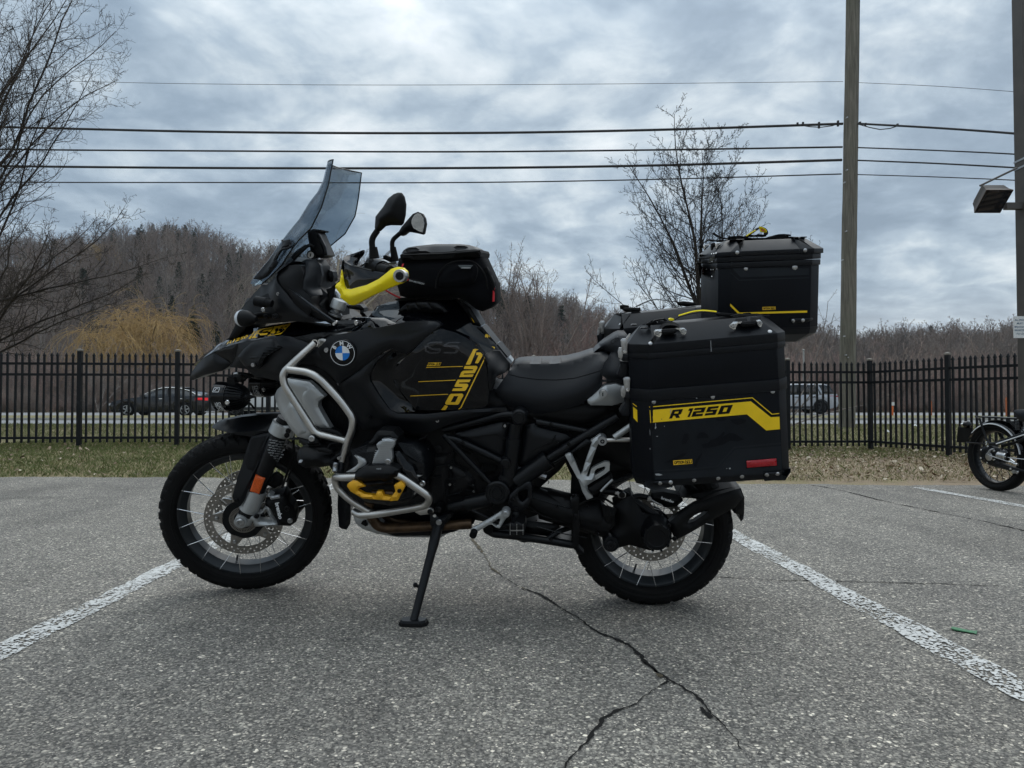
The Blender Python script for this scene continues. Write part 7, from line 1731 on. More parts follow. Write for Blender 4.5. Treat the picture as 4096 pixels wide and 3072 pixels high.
# hugger and mud flap
PK('rear_hugger','i',[(1040,870,-.15),(1140,790,-.15),(1280,700,-.15),(1480,620,-.15),(1640,570,-.14),(1680,560,-.13),(1710,640,-.13),(1640,730,-.14),(1400,860,-.15),(1230,960,-.15),(1110,1020,-.15)],'black_plastic',bulge=.010,rad=.02,back=.03,hole=[[(1215,862,-.15),(1240,830,-.15),(1290,790,-.15),(1360,765,-.15),(1400,760,-.15),(1370,790,-.15),(1280,850,-.15),(1220,872,-.15)]],angle=50)
PK('rear_mudguard','i',[(1140,640,-.10),(1400,590,-.10),(1640,545,-.10),(1690,560,-.10),(1720,640,-.10),(1720,760,-.09),(1712,830,-.08),(1690,855,-.08),(1675,790,-.09),(1630,780,-.10),(1640,690,-.10),(1600,650,-.10),(1400,660,-.10)],'black_plastic',bulge=.01,rad=.02,mirror=True)
TK('brake_guard','i',[(470,560,-.13),(560,500,-.13),(640,480,-.12),(760,420,-.10)],.009,'frame_black',bend=.03)
# shock / inner fender so that the wheel well is dark like the photo
PK('inner_fender','i',[(120,300,-.08),(330,200,-.08),(560,250,-.09),(740,330,-.09),(760,400,-.09),(640,430,-.09),(560,470,-.09),(480,540,-.09),(420,650,-.09),(300,680,-.08),(180,620,-.08),(190,450,-.08)],'black_plastic',bulge=.01,rad=.04,mirror=True)
PK('tail_frame','x',[(2240,1660,-.12),(2560,1560,-.12),(2560,1900,-.12),(2400,1830,-.12),(2330,1850,-.12),(2290,1800,-.12)],'black_plastic',bulge=.01,rad=.02,mirror=True)
# passenger peg hanger, crop f
pgx=PK('passenger_peg_hanger','f',[(1548,612),(1590,590),(1612,590),(1640,640),(1722,828),(1742,800),(1765,715),(1848,472),(1832,450),(1940,378),(1978,420),(1925,470),(1908,500),(1870,600),(1800,800),(1785,845),(1815,845),(1840,762),(1870,740),(1985,685),(2040,688),(2045,710),(2040,780),(1990,820),(1792,945),(1802,985),(1858,1078),(1792,1106),(1740,1010),(1718,940),(1700,890)],'silver_paint',Y=-.235,bulge=.007,rad=.010,back=.02,hole=[[(1880,780),(1900,760),(1985,733),(1998,740),(1985,775),(1900,825),(1882,832),(1872,810)]],angle=32)
PK('passenger_peg','f',[(1800,985),(1870,940),(2050,830),(2080,870),(2070,900),(1940,1010),(1860,1060)],'rubber',Y=-.245,bulge=.012,rad=.015,back=.06)
TK('peg_wire','f',[(2075,880,-.27),(1990,960,-.27),(1945,1010,-.27)],.004,'cast_silver',bend=.02)
CYL('rack_boss','f',1962,456,-.260,-.20,.0155,'cast_silver',prof=[(0,.009),(0,.0145),(.002,.0155),(.06,.0155)]); BK('rack_bolt','f',1962,456,-.256,.008,'dark_engine')
TK('pannier_rack','f',[(2000,445,-.235),(2300,440,-.235)],.0075,'brushed_steel',bend=0); TK('pannier_rack','f',[(2095,415,-.24),(2290,280,-.24)],.011,'silver_paint',bend=0)
PK('peg_spacer','f',[(1740,470),(1790,432),(1830,450),(1850,470),(1620,590),(1600,585)],'frame_black',Y=-.225,bulge=.004,rad=.006,back=.02)
# ================================================================ LUGGAGE (each case lifts off: things of their own)
def luggage(name,label,cat,group=None):
    o=bpy.data.objects.new(name,None); COL.objects.link(o); o.empty_display_size=.1; tag(o,label,cat,group); return o
def settle(root,t):
    """put the Empty at the foot of its thing while the parts stay where they are"""
    t=Vector(t); root.matrix_world=MW@Matrix.Translation(t)
    for c in root.children: c.location=c.location-t
def caseframe(O,X1,Z1):
    ex=(X1-O).normalized(); ex.y=0; ex.normalize(); ez=Vector((-ex.z,0,ex.x)); 
    if ez.z<0: ez=-ez
    return O,ex,ez
def ringpts(fr,z,x0,x1,y0,y1,cx,cy,cr,out=0.0,my=1):
    O,ex,ez=fr
    P=[(x0+cx-out*.4,y0-out),(x1-cr+out*.4,y0-out),(x1+out,y0+cr-out*.4),(x1+out,y1-cr+out*.4),(x1-cr+out*.4,y1+out),(x0+cx-out*.4,y1+out),(x0-out,y1-cy+out*.4),(x0-out,y0+cy-out*.4)]
    return [Vector(((O+ex*a+ez*z).x-(.05 if my<0 else 0),my*b,(O+ex*a+ez*z).z)) for a,b in P]
def band(name,rings,m,root,cap0=True,cap1=True,bev=.0025):
    V=[];F=[];n=8
    for r in rings: V+=r
    for i in range(len(rings)-1):
        for k in range(n): F.append((i*n+k,i*n+(k+1)%n,(i+1)*n+(k+1)%n,(i+1)*n+k))
    if cap0: F.append(tuple(range(n))[::-1])
    if cap1: F.append(tuple((len(rings)-1)*n+k for k in range(n)))
    o=mobj(name,V,F,m,None,False); recalc(o.data)
    bm=bmesh.new(); bm.from_mesh(o.data)
    bmesh.ops.bevel(bm,geom=[e for e in bm.edges if e.calc_face_angle(0)>R(12)],offset=bev,segments=2,affect='EDGES',profile=.6,clamp_overlap=True); bm.to_mesh(o.data); bm.free()
    o.data.polygons.foreach_set('use_smooth',[True]*len(o.data.polygons))
    try:o.data.set_sharp_from_angle(angle=R(24))
    except Exception: pass
    o.parent=root; return o
def RV(k,x,y,tg,root,r=.0065,m='bolt_steel',name='rivet',Y=-.44):
    c=FRM[CUR[0]][1]; X_,Y_=px(k,x,y); rr=lray(X_,Y_); best=None
    for t in tg:
        h=bvh(t).ray_cast(c,rr)
        if h[0] is not None and (best is None or h[3]<best[3]): best=h
    if best is None: return
    nrm=best[1] if best[1].dot(rr)<0 else -best[1]
    o=MB().lathe(best[0],nrm,[(-.002,r),(.001,r),(.0025,r*.75),(.003,r*.3)],14).build(name,m); o.parent=root; return o
def RB(name,k,pts,w,m,root,Y=-.35,th=.0022,dirv=(0,1,0)):
    """flat strap: path in the crop, its width along dirv"""
    P=round_path([Vector(p[:3]) for p in LP(k,pts,Y)],.012,4); d=Vector(dirv).normalized()*w/2; V=[];F=[]
    for i,p in enumerate(P):
        t=(P[min(i+1,len(P)-1)]-P[max(i-1,0)]).normalized(); nn=t.cross(d).normalized()*th/2
        V+=[p-d-nn,p+d-nn,p+d+nn,p-d+nn]
    n=len(P)
    for i in range(n-1):
        for q in range(4): F.append((i*4+q,i*4+(q+1)%4,(i+1)*4+(q+1)%4,(i+1)*4+q))
    F+=[(3,2,1,0),((n-1)*4,(n-1)*4+1,(n-1)*4+2,(n-1)*4+3)]
    o=mobj(name,V,F,m,None,True,40); recalc(o.data); o.parent=root; return o
# ---- near pannier
Yn=-.44
BL=L('h',548,1602,Yn); BR=L('h',1600,1530,Yn); TL=L('h',520,462,Yn)
fr=caseframe(BL,BR,TL)
def cf(p,fr): d=Vector(p)-fr[0]; return d.dot(fr[1]),d.dot(fr[2])
Hc=cf(TL,fr)[1]; zf_=lambda y:(1602-y)/(1602-462)*Hc
xr=cf(L('h',1575,350,Yn),fr)[0]; x0=cf(L('h',343,480,Yn+.062),fr)[0]; xbl=cf(L('h',372,1500,Yn+.062),fr)[0]; xc=cf(L('h',520,600,Yn),fr)[0]
def pannier(root,my=1):
    y0,y1=Yn,Yn+.235; kw=dict(cy=.062,cr=.028,my=my)
    X0=lambda z:xbl+(x0-xbl)*z/Hc; X1=lambda z:(xr+.024)*1.0
    def rg_(z,out=0,dx=0,dy=0,dx1=None): 
        a=X0(z)+dx; b=X1(z)-(dx1 if dx1 is not None else dx); return ringpts(fr,z,a,b,y0+dy,y1-dy,xc-x0-.0,kw['cy'],kw['cr'],out,my)
    P={}
    P['body']=band('body',[rg_(0),rg_(zf_(930))],'case_paint',root)
    P['band1']=band('trim_band',[rg_(zf_(932),.0045),rg_(zf_(838),.0045)],'case_trim',root)
    P['upper']=band('extension',[rg_(zf_(840),.001),rg_(zf_(588),.001)],'case_paint',root)
    P['band2']=band('trim_band',[rg_(zf_(590),.0045),rg_(zf_(541),.0045)],'case_trim',root)
    P['lid']=band('lid',[rg_(zf_(539),.0035),rg_(zf_(470),.0035),rg_(zf_(345)+.004,0,.047,.058),],'case_trim',root)
    P['base']=band('base',[rg_(-.024,-.010),rg_(.001,.001)],'case_trim',root)
    def cap(z,side,ins,dy):
        a=X0(z)+ins; b=X1(z)-ins; e=.0035
        if side==0: return ringpts(fr,z,a,xc+.012,y0+dy,y1-dy,xc-x0,.062,.001,e,my)
        return ringpts(fr,z,xr-.075,b,y0+dy,y1-dy,.001,.001,.028,e,my)
    for sd_ in (0,1):
        P['cap%d'%sd_]=band('lid_corner',[cap(zf_(541),sd_,-.001,-.001),cap(zf_(470),sd_,-.001,-.001),cap(zf_(345)+.005,sd_,.046,.057)],'case_trim',root)
    return P
pn=luggage('pannier','scuffed near black aluminium side case with wide yellow band and lettering','pannier','three black luggage cases on the motorcycle')
PP=pannier(pn); T=[PP[k] for k in PP]
def lidcorner(root,tg,polys,k='h',Y=-.42):
    for q in polys: DK('lid_corner',k,q,'case_trim',tg,root,Y,step=12,off=.0035)
Ys='yellow_sticker'
mat('band_yellow',(.86,.56,.006),.35,spec=.45,var=(26,.05))
B1=[PP['body'],PP['band1']]
DK('decal','h',[(524,1128),(1322,1058),(1484,1192),(1597,1182),(1612,1540),(560,1600)],'case_decal',[PP['body']],pn,Yn,step=40,off=.0006)
DK('decal','h',[(556,1545),(880,1520),(1078,1503),(1225,1345),(1606,1315),(1612,1540),(560,1600)],'case_decal_light',[PP['body']],pn,Yn,step=40,off=.0009)
DK('decal','h',[(556,1515),(872,1498),(1072,1478),(1215,1320),(1604,1284),(1605,1300),(1222,1333),(1080,1492),(876,1511),(556,1528)],'case_decal_light',[PP['body']],pn,Yn,step=30,off=.0011)
for q in ([(780,1290),(800,1215),(835,1210),(840,1250),(815,1295),(790,1300)],[(900,1240),(930,1205),(965,1200),(1000,1225),(1005,1250),(960,1245),(920,1255)],[(945,1300),(1000,1290),(1020,1265),(1060,1255),(1100,1225),(1130,1195),(1140,1210),(1115,1240),(1180,1205),(1230,1215),(1270,1245),(1300,1260),(1250,1275),(1180,1270),(1130,1300),(1060,1320),(1000,1330),(960,1330)],[(1060,1085),(1120,1075),(1160,1095),(1110,1110),(1080,1105)],[(1180,1095),(1260,1085),(1320,1100),(1300,1125),(1240,1140),(1200,1120)],[(640,1450),(700,1425),(790,1375),(825,1370),(800,1400),(740,1430),(690,1455)],[(880,1480),(900,1430),(945,1370),(952,1380),(920,1440),(900,1490)]):
    DK('worn_patch','h',q,'case_paint',[PP['body']],pn,Yn,step=20,off=.0013)
DK('sticker_band','h',[(515,1018),(1355,944),(1520,1076),(1592,1071),(1596,1175),(1483,1186),(1322,1052),(522,1122)],'band_yellow',[PP['body']],pn,Yn,step=25,off=.0016)
DK('sticker_band','h',[(512,988),(1368,911),(1532,1047),(1590,1041),(1590,1048),(1528,1054),(1366,918),(514,995)],'band_yellow',[PP['body'],PP['band1']],pn,Yn,step=25,off=.0016)
DK('sticker_band','h',[(378,988),(412,1016),(415,1118),(380,1080)],'band_yellow',[PP['body']],pn,Yn+.06,step=12,off=.0016)
DK('sticker_band','h',[(375,958),(409,984),(409,992),(376,966)],'band_yellow',[PP['body']],pn,Yn+.06,step=12,off=.0016)
for ch,o,ux,h_ in (('R',(676,1088),(86,-8),73),('1',(806,1077),(56,-5),73),('2',(860,1073),(92,-8),73),('5',(970,1063),(90,-8),73),('0',(1078,1054),(98,-9),73)):
    glyph('numeral',ch,'h',o,ux,(31,-h_),'black_plastic',[PP['body']],pn,Yn,off=.0024,step=8)
option_badge('h',(713,1473),(870,1461),38,[PP['body']],pn,Yn)
DK('reflector_base','h',[(1310,1432),(1571,1411),(1575,1484),(1316,1502)],'case_paint',[PP['body']],pn,Yn,step=60,off=.001)
rf=PK('reflector','h',[(1318,1438),(1566,1418),(1570,1477),(1323,1495)],'red_lens',pn,Y=Yn-.003,bulge=.003,rad=.004,back=.004)
for q in ([(560,1545),(590,1543),(622,1553),(600,1560),(568,1558)],[(562,1125),(568,1128),(566,1150),(572,1160),(562,1175),(558,1165),(563,1150)],[(570,1232),(584,1232),(584,1237),(571,1236)],[(635,1148),(641,1147),(641,1153),(635,1153)],[(1172,1496),(1186,1494),(1188,1504),(1176,1508)],[(1152,1499),(1158,1498),(1158,1504),(1152,1504)],[(898,915),(910,915),(910,920),(898,920)],[(1563,510),(1567,510),(1572,570),(1568,572)],[(1020,440),(1024,440),(1028,530),(1024,534)],[(515,1170),(519,1190),(521,1230),(517,1215)],[(516,1330),(521,1332),(521,1345),(516,1342)],[(689,1010),(695,1008),(690,1050),(686,1050)]):
    DK('scratch','h',q,'grey_print' if q[0][0]>500 and q[0][0]!=1563 else 'case_decal_light',T,pn,Yn,step=20,off=.003)
DK('worn_patch','h',[(612,1088),(618,1088),(618,1096),(612,1096)],'leaf_brown',[PP['body']],pn,Yn,step=20,off=.0022)
for x,y in ((522,463),(1512,365),(550,950),(1039,907),(1536,862),(602,1625),(690,1617),(884,1599),(1084,1583),(1281,1568),(1487,1554),(1577,1547)):
    RV('h',x,y,T,pn,Y=Yn)
# corner feet at the bottom
DK('corner_guard','h',[(448,1602),(705,1590),(712,1600),(706,1655),(560,1680),(470,1650)],'case_trim',T,pn,Yn,step=20,off=.0045)
DK('corner_guard','h',[(1462,1538),(1470,1530),(1660,1505),(1685,1500),(1685,1530),(1640,1600),(1465,1600)],'case_trim',T,pn,Yn,step=20,off=.0045)
bs1=PK('corner_guard','h',[(447,1600,-.41),(560,1608,-.445),(712,1598,-.445),(706,1650,-.43),(520,1672,-.42),(470,1650,-.40)],'case_trim',pn,bulge=.004,rad=.008,back=.05)
bs2=PK('corner_guard','h',[(1465,1535,-.446),(1600,1526,-.446),(1684,1498,-.40),(1686,1530,-.40),(1640,1592,-.42),(1470,1606,-.43)],'case_trim',pn,bulge=.004,rad=.008,back=.05)
for x,y in ((602,1625),(690,1617),(1487,1554),(1577,1547)): RV('h',x,y,[bs1,bs2],pn,Y=-.45)
# latches on the leading edge
def latch(k,dx,dy,Y,root):
    q=lambda pts:[(x+dx,y+dy) for x,y in pts]
    a=PK('latch','h',q([(275,440),(290,425),(325,425),(332,440),(328,535),(318,548),(300,548),(284,505)]),'bolt_steel',root,Y=Y,bulge=.002,rad=.004,back=.012)
    BK('latch_pin','h',307+dx,530+dy,Y-.004,.005,'polished',a)
    PK('latch_catch','h',q([(252,535),(262,500),(300,500),(296,545),(288,590),(275,595),(258,580)]),'bolt_steel',root,Y=Y+.004,bulge=.002,rad=.004,back=.014)
    PK('latch_block','h',q([(280,548),(345,560),(340,610),(290,610),(278,590)]),'case_trim',root,Y=Y+.006,bulge=.003,rad=.006,back=.03)
    PK('latch_plate','h',q([(312,430),(345,385),(358,383),(350,400),(330,432)]),'polished',root,Y=Y-.002,bulge=.001,rad=.003,back=.006) if dy<10 else None
latch('h',0,0,-.385,pn); latch('h',22,318,-.385,pn)
PK('latch_block','h',[(270,610),(345,620),(350,840),(300,760),(245,725),(275,640)],'case_trim',pn,Y=-.35,bulge=.004,rad=.01,back=.05)
PK('latch_block','h',[(300,900),(370,900),(375,1010),(350,1070),(290,1065),(265,1030),(310,960)],'case_trim',pn,Y=-.36,bulge=.004,rad=.01,back=.05)
# lashing eyes and straps on the lid
def eye(k,pts,hole,tg,root,Y=-.42,th=.005):
    o=PK('lashing_eye',k,pts,'polished',root,Y=Y,bulge=.002,rad=.004,back=th); BK('eye_bolt',k,hole[0],hole[1],Y-.003,.0075,'bolt_steel',o,h=.004); return o
eye('h',[(550,370),(560,350),(600,346),(622,345),(620,372),(603,410),(590,412),(556,394)],(577,374),T,pn,-.435)
eye('h',[(728,336),(755,336),(800,334),(820,352),(817,380),(803,392),(785,388),(757,350),(730,346)],(793,358),T,pn,-.430)
eye('h',[(1175,316),(1210,284),(1282,282),(1280,297),(1246,300),(1225,345),(1212,348),(1180,332)],(1205,315),T,pn,-.430)
eye('h',[(1395,272),(1430,266),(1452,298),(1440,328),(1425,326),(1410,305)],(1424,293),T,pn,-.425)
RB('strap','h',[(600,368,-.432),(605,335,-.405),(640,300,-.39),(720,300,-.39),(765,325,-.40),(775,345,-.425)],.03,'webbing',pn,dirv=(0,1,.3))
PK('strap_roll','h',[(610,350),(735,342),(740,372),(700,390),(630,392),(612,378)],'webbing',pn,Y=-.436,bulge=.006,rad=.008,back=.02)
PK('strap_roll','h',[(1275,290),(1400,275),(1408,300),(1390,318),(1290,325),(1272,312)],'webbing',pn,Y=-.432,bulge=.006,rad=.008,back=.02)
PK('buckle','h',[(535,290),(560,268),(640,256),(662,275),(640,300),(560,310)],'rubber',pn,Y=-.37,bulge=.004,rad=.006,back=.02,hole=[[(560,285),(625,268),(640,278),(565,298)]])
PK('strap_tail','h',[(590,275),(690,285),(745,300),(770,325),(700,320),(600,330),(585,315)],'webbing',pn,Y=-.38,bulge=.004,rad=.006,back=.012)
PK('strap_tail','h',[(480,310),(535,272),(580,290),(560,312),(500,318)],'webbing',pn,Y=-.36,bulge=.003,rad=.005,back=.01)
PK('strap_tag','h',[(675,262),(690,254),(715,258),(720,270),(700,275),(678,272)],'yellow_plastic',pn,Y=-.37,bulge=.003,rad=.004,back=.02)
RB('carry_strap','h',[(670,285,-.33),(760,232,-.33),(870,205,-.33),(960,196,-.33),(1070,208,-.33),(1150,232,-.33),(1240,238,-.33),(1330,235,-.33)],.045,'webbing',pn,dirv=(0,1,.1))
RB('carry_strap_edge','h',[(755,234,-.356),(870,199,-.356),(960,189,-.356),(1070,201,-.356)],.004,'yellow_plastic',pn,th=.003,dirv=(0,.8,1))
PK('buckle','h',[(1190,235),(1260,218),(1400,225),(1425,245),(1400,262),(1280,268),(1200,262)],'rubber',pn,Y=-.37,bulge=.006,rad=.008,back=.025)
PK('strap_tail','h',[(1060,215),(1130,210),(1240,222),(1260,240),(1150,245),(1080,235)],'webbing',pn,Y=-.35,bulge=.004,rad=.008,back=.015)
PK('buckle','h',[(1300,215),(1350,210),(1370,222),(1310,228)],'rubber',pn,Y=-.36,bulge=.002,rad=.004,back=.02)
RB('strap','h',[(1270,260,-.39),(1270,290,-.42),(1278,305,-.43)],.03,'webbing',pn,dirv=(1,0,0)); RB('strap','h',[(1395,250,-.39),(1400,275,-.42),(1402,298,-.43)],.03,'webbing',pn,dirv=(1,0,0))
PK('hinge_cap','h',[(362,312),(372,306),(410,306),(415,312),(390,318),(365,318)],'case_trim',pn,Y=-.36,bulge=.003,rad=.004,back=.03); PK('hinge_cap','h',[(440,336),(448,331),(502,330),(506,340),(480,343),(442,343)],'case_trim',pn,Y=-.385,bulge=.003,rad=.004,back=.02)
PK('hinge_cap','h',[(1436,240),(1448,234),(1515,230),(1522,238),(1500,243),(1440,248)],'case_trim',pn,Y=-.37,bulge=.003,rad=.004,back=.02)
settle(pn,BL+Vector((.25,.1,-.03)))
# ---- far pannier: the same case on the other side, mirrored
pf=luggage('pannier','black side case on the far side behind the seat, its strap handle arched','pannier','three black luggage cases on the motorcycle')
PF=pannier(pf,-1)
Tf=[PF[k] for k in PF]
for (pts,hc,Y) in (([(295,240),(300,225),(345,220),(348,240),(335,262),(322,268),(300,255)],(318,243),.27),([(443,208),(460,205),(490,212),(497,232),(480,250),(462,245),(448,225)],(473,229),.27),([(760,195),(765,180),(815,172),(818,185),(790,200),(770,215)],(782,195),.27)):
    o=PK('lashing_eye','h',pts,'polished',pf,Y=Y,bulge=.002,rad=.004,back=.006); BK('eye_bolt','h',hc[0],hc[1],Y-.003,.007,'bolt_steel',o,h=.004)
PK('strap','h',[(362,200),(440,200),(442,300),(368,302)],'webbing',pf,Y=.265,bulge=.002,rad=.004,back=.004)
PK('buckle','h',[(295,170),(330,165),(440,170),(440,195),(420,205),(320,205),(295,190)],'rubber',pf,Y=.28,bulge=.006,rad=.008,back=.03)
PK('buckle','h',[(268,150),(300,143),(340,150),(345,165),(300,185),(272,180)],'rubber',pf,Y=.30,bulge=.004,rad=.008,back=.02)
RB('carry_strap','h',[(400,160,.33),(440,140,.33),(520,105,.33),(580,98,.33),(650,107,.33),(740,122,.33)],.04,'webbing',pf)
PK('buckle','h',[(740,122),(800,115),(890,125),(900,150),(820,160),(760,150)],'rubber',pf,Y=.33,bulge=.006,rad=.008,back=.03)
PK('lid_plate','h',[(132,262),(145,247),(158,247),(150,265),(138,275)],'polished',pf,Y=.28,bulge=.001,rad=.003,back=.006)
for dx,dy in ((-192,-148),): 
    q=lambda pts:[(x+dx,y+dy) for x,y in pts]
    PK('latch','h',q([(290,440),(305,425),(332,425),(336,440),(335,525),(322,535),(305,530),(292,490)]),'bolt_steel',pf,Y=.27,bulge=.002,rad=.004,back=.012)
    PK('latch_catch','h',q([(272,515),(282,480),(305,490),(300,540),(290,560),(275,550)]),'bolt_steel',pf,Y=.28,bulge=.002,rad=.004,back=.014)
PK('latch_block','h',[(78,400),(95,370),(145,380),(140,470),(100,490),(70,510),(85,450)],'case_trim',pf,Y=.28,bulge=.004,rad=.01,back=.05)
RV('h',271,305,Tf,pf,Y=.25)
settle(pf,BL+Vector((.25,.8,-.03)))
# ---- top case
tc_=luggage('top_case','tall black aluminium top case with thin yellow stripe and straps piled on its lid','top case','three black luggage cases on the motorcycle')
Yt=-.215
O=L('j',738,1560,Yt); X1=L('j',1790,1528,Yt); frt=caseframe(O,X1,None)
zt=lambda x,y:cf(L('j',x,y,Yt),frt)[1]
W1=cf(L('j',1812,600,Yt),frt)[0]; xfl=cf(L('j',572,650,Yt+.045),frt)[0]; cxx=-xfl
def rt(z,out=0,dx=0,dy=0): return ringpts(frt,z,xfl+dx,W1+.035-dx,Yt+dy,-Yt-dy,cxx,.045,.035,out)
TB=band('body',[rt(0),rt(zt(740,737))],'case_paint',tc_)
Tb1=band('trim_band',[rt(zt(740,739),.004),rt(zt(740,664),.004)],'case_trim',tc_)
Tb2=band('trim_band',[rt(zt(740,658),.005),rt(zt(740,584),.005)],'case_trim',tc_)
TL_=band('lid',[rt(zt(740,582),.0075),rt(zt(740,520),.0075),rt(zt(830,378)+.002,0,.05,.05)],'case_trim',tc_)
TBa=band('base',[rt(-.05,-.03,.02,.02),rt(-.02,-.004),rt(.002,.002)],'case_trim',tc_)
TT=[TB,Tb1,Tb2,TL_,TBa]
def tcap(z,side,ins):
    if side==0: return ringpts(frt,z,xfl+ins,cf(L('j',850,500,Yt),frt)[0],Yt+ins,-Yt-ins,cxx,.045,.001,.0115)
    return ringpts(frt,z,cf(L('j',1680,500,Yt),frt)[0],W1+.035-ins,Yt+ins,-Yt-ins,.001,.001,.035,.0115)
for sd_ in (0,1): TT.append(band('lid_corner',[tcap(zt(740,584),sd_,0),tcap(zt(740,522),sd_,0),tcap(zt(830,378)+.006,sd_,.049)],'case_trim',tc_))
for q in ([(742,745),(770,745),(868,862),(1778,828),(1778,740),(760,740)],[(742,795),(850,892),(1778,858),(1778,872),(848,908),(742,812)]):
    DK('decal','j',q,'case_decal_light',[TB],tc_,Yt,step=40,off=.001)
DK('sticker_band','j',[(733,1208),(858,1328),(1755,1302),(1755,1328),(843,1352),(733,1243)],'band_yellow',[TB],tc_,Yt,step=30,off=.0015)
option_badge('j',(1161,1294),(1336,1288),40,[TB],tc_,Yt)
for x,y,r in ((826,533,.0062),(1728,501,.006),(941,746,.0066),(1590,728,.0085),(1567,1438,.006),(1697,1433,.006)): RV('j',x,y,TT,tc_,r,Y=Yt)
cg=PK('corner_guard','j',[(1535,1415,-.223),(1548,1408,-.223),(1790,1402,-.223),(1852,1392,-.19),(1850,1480,-.19),(1700,1602,-.17),(1600,1610,-.18),(1500,1608,-.19),(1530,1500,-.21)],'case_trim',tc_,bulge=.004,rad=.01,back=.06)
for x,y in ((1567,1438),(1697,1433)): RV('j',x,y,[cg],tc_,.006)
PK('lock_foot','j',[(1575,1600),(1660,1605),(1655,1618),(1600,1620)],'rubber',tc_,Y=-.15,bulge=.003,rad=.005,back=.04)
# front latches and eyes
for q in ([(320,600),(362,598),(345,655),(335,670),(275,668),(285,655),(300,655)],[(462,600),(530,592),(505,655),(500,672),(430,670),(445,655)]): DK('latch','j',q,'bolt_steel',TT,tc_,0,step=20,off=.006)
for q in ([(285,670),(345,672),(358,720),(355,770),(345,875),(335,878),(322,770),(300,750),(318,715),(300,690)],[(440,672),(505,675),(522,720),(525,775),(500,888),(490,885),(482,775),(475,760),(490,715),(465,690)],[(322,552),(365,550),(368,590),(330,595)],[(485,545),(530,538),(528,580),(490,590)]): DK('latch','j',q,'dark_engine',TT,tc_,0,step=20,off=.004)
for x,y in ((332,662),(497,655),(345,752),(320,752),(483,760),(513,760),(331,845),(494,852),(298,750),(421,750),(557,750),(545,545),(490,555),(520,552),(330,560),(355,560),(288,548)): RV('j',x,y,TT,tc_,.0033,'polished',Y=0)
DK('badge','j',[(372,738),(388,738),(387,800),(378,822),(368,808),(368,745)],'red_cloth',TT,tc_,0,step=12,off=.002); DK('badge_mark','j',[(376,748),(384,748),(383,800),(375,800)],'grey_print',TT,tc_,0,step=12,off=.003)
for q,hl in (([(372,425),(400,418),(470,415),(455,440),(400,498),(385,490)],[(392,428),(440,424),(405,470)]),([(530,402),(560,397),(630,395),(612,430),(560,488),(540,480)],[(550,406),(608,402),(565,455)])):
    PK('lashing_eye','j',q,'polished',tc_,Y=-.02 if q[0][0]<400 else -.135,bulge=.003,rad=.005,back=.012,hole=[[(x,y) for x,y in hl]] if False else None)
    PK('eye_inset','j',hl,'bolt_steel',tc_,Y=(-.02 if q[0][0]<400 else -.135)-.0045,bulge=.001,rad=.003,back=.003)
PK('strap_loop','j',[(328,440),(350,415),(380,410),(390,430),(375,470),(350,475),(330,462)],'webbing',tc_,Y=.0,bulge=.006,rad=.01,back=.03); PK('strap_loop','j',[(490,415),(515,400),(540,400),(545,420),(515,470),(500,500),(492,470)],'webbing',tc_,Y=-.12,bulge=.006,rad=.01,back=.03)
# crumpled straps on the lid
for pts,w in (([(410,385,.05),(440,360,.04),(500,378,.03),(600,375,.0),(700,380,-.03)],.04),([(505,272,.06),(540,300,.05),(580,322,.04),(640,345,.03),(760,350,.0),(900,340,-.04)],.03),
 ([(740,325,-.05),(860,320,-.05),(950,345,-.06),(1050,355,-.06),(1200,345,-.05),(1300,320,-.04),(1400,298,-.04),(1480,300,-.04),(1515,308,-.04)],.045),
 ([(800,345,.02),(1000,350,.02),(1300,345,.02),(1500,330,.02),(1640,338,.02)],.05),([(920,330,-.02),(990,290,-.02),(1060,240,-.02),(1115,195,-.02),(1195,225,-.02),(1215,300,-.02),(1100,308,-.02),(1020,318,-.02)],.045),
 ([(1250,340,-.03),(1330,300,-.03),(1450,295,-.03),(1490,330,-.03),(1380,350,-.03)],.04)):
    RB('strap','j',pts,w,'webbing',tc_,th=.004)
PK('strap_roll','j',[(925,322),(985,290),(1050,300),(1120,285),(1212,298),(1215,318),(1050,312),(960,328)],'webbing',tc_,Y=-.04,bulge=.004,rad=.008,back=.05)
PK('strap_roll','j',[(735,325),(860,315),(930,340),(1000,335),(1100,345),(1240,338),(1330,300),(1440,292),(1510,300),(1470,345),(1000,362),(800,360)],'webbing',tc_,Y=-.07,bulge=.006,rad=.01,back=.08)
RB('strap_tag','j',[(1118,190,-.045),(1150,200,-.045),(1198,226,-.045),(1208,262,-.045)],.012,'yellow_plastic',tc_,th=.003)
PK('strap_tag','j',[(1115,190),(1198,228),(1210,268),(1130,255)],'yellow_plastic',tc_,Y=-.046,bulge=.001,rad=.004,back=.004); PK('tag_print','j',[(1140,212),(1185,232),(1192,252),(1146,240)],'orange_paint',tc_,Y=-.0485,bulge=.0005,rad=.003,back=.002)
RB('strap_edge','j',[(945,312,-.045),(1000,275,-.045),(1070,235,-.045)],.008,'yellow_plastic',tc_,th=.003)
for q in ([(690,360),(705,350),(790,350),(800,362),(700,368)],[(1665,330),(1672,320),(1748,318),(1752,332),(1670,336)]): PK('hinge_cap','j',q,'case_trim',tc_,Y=-.165,bulge=.003,rad=.004,back=.03)
settle(tc_,O+Vector((.2,.2,-.05)))
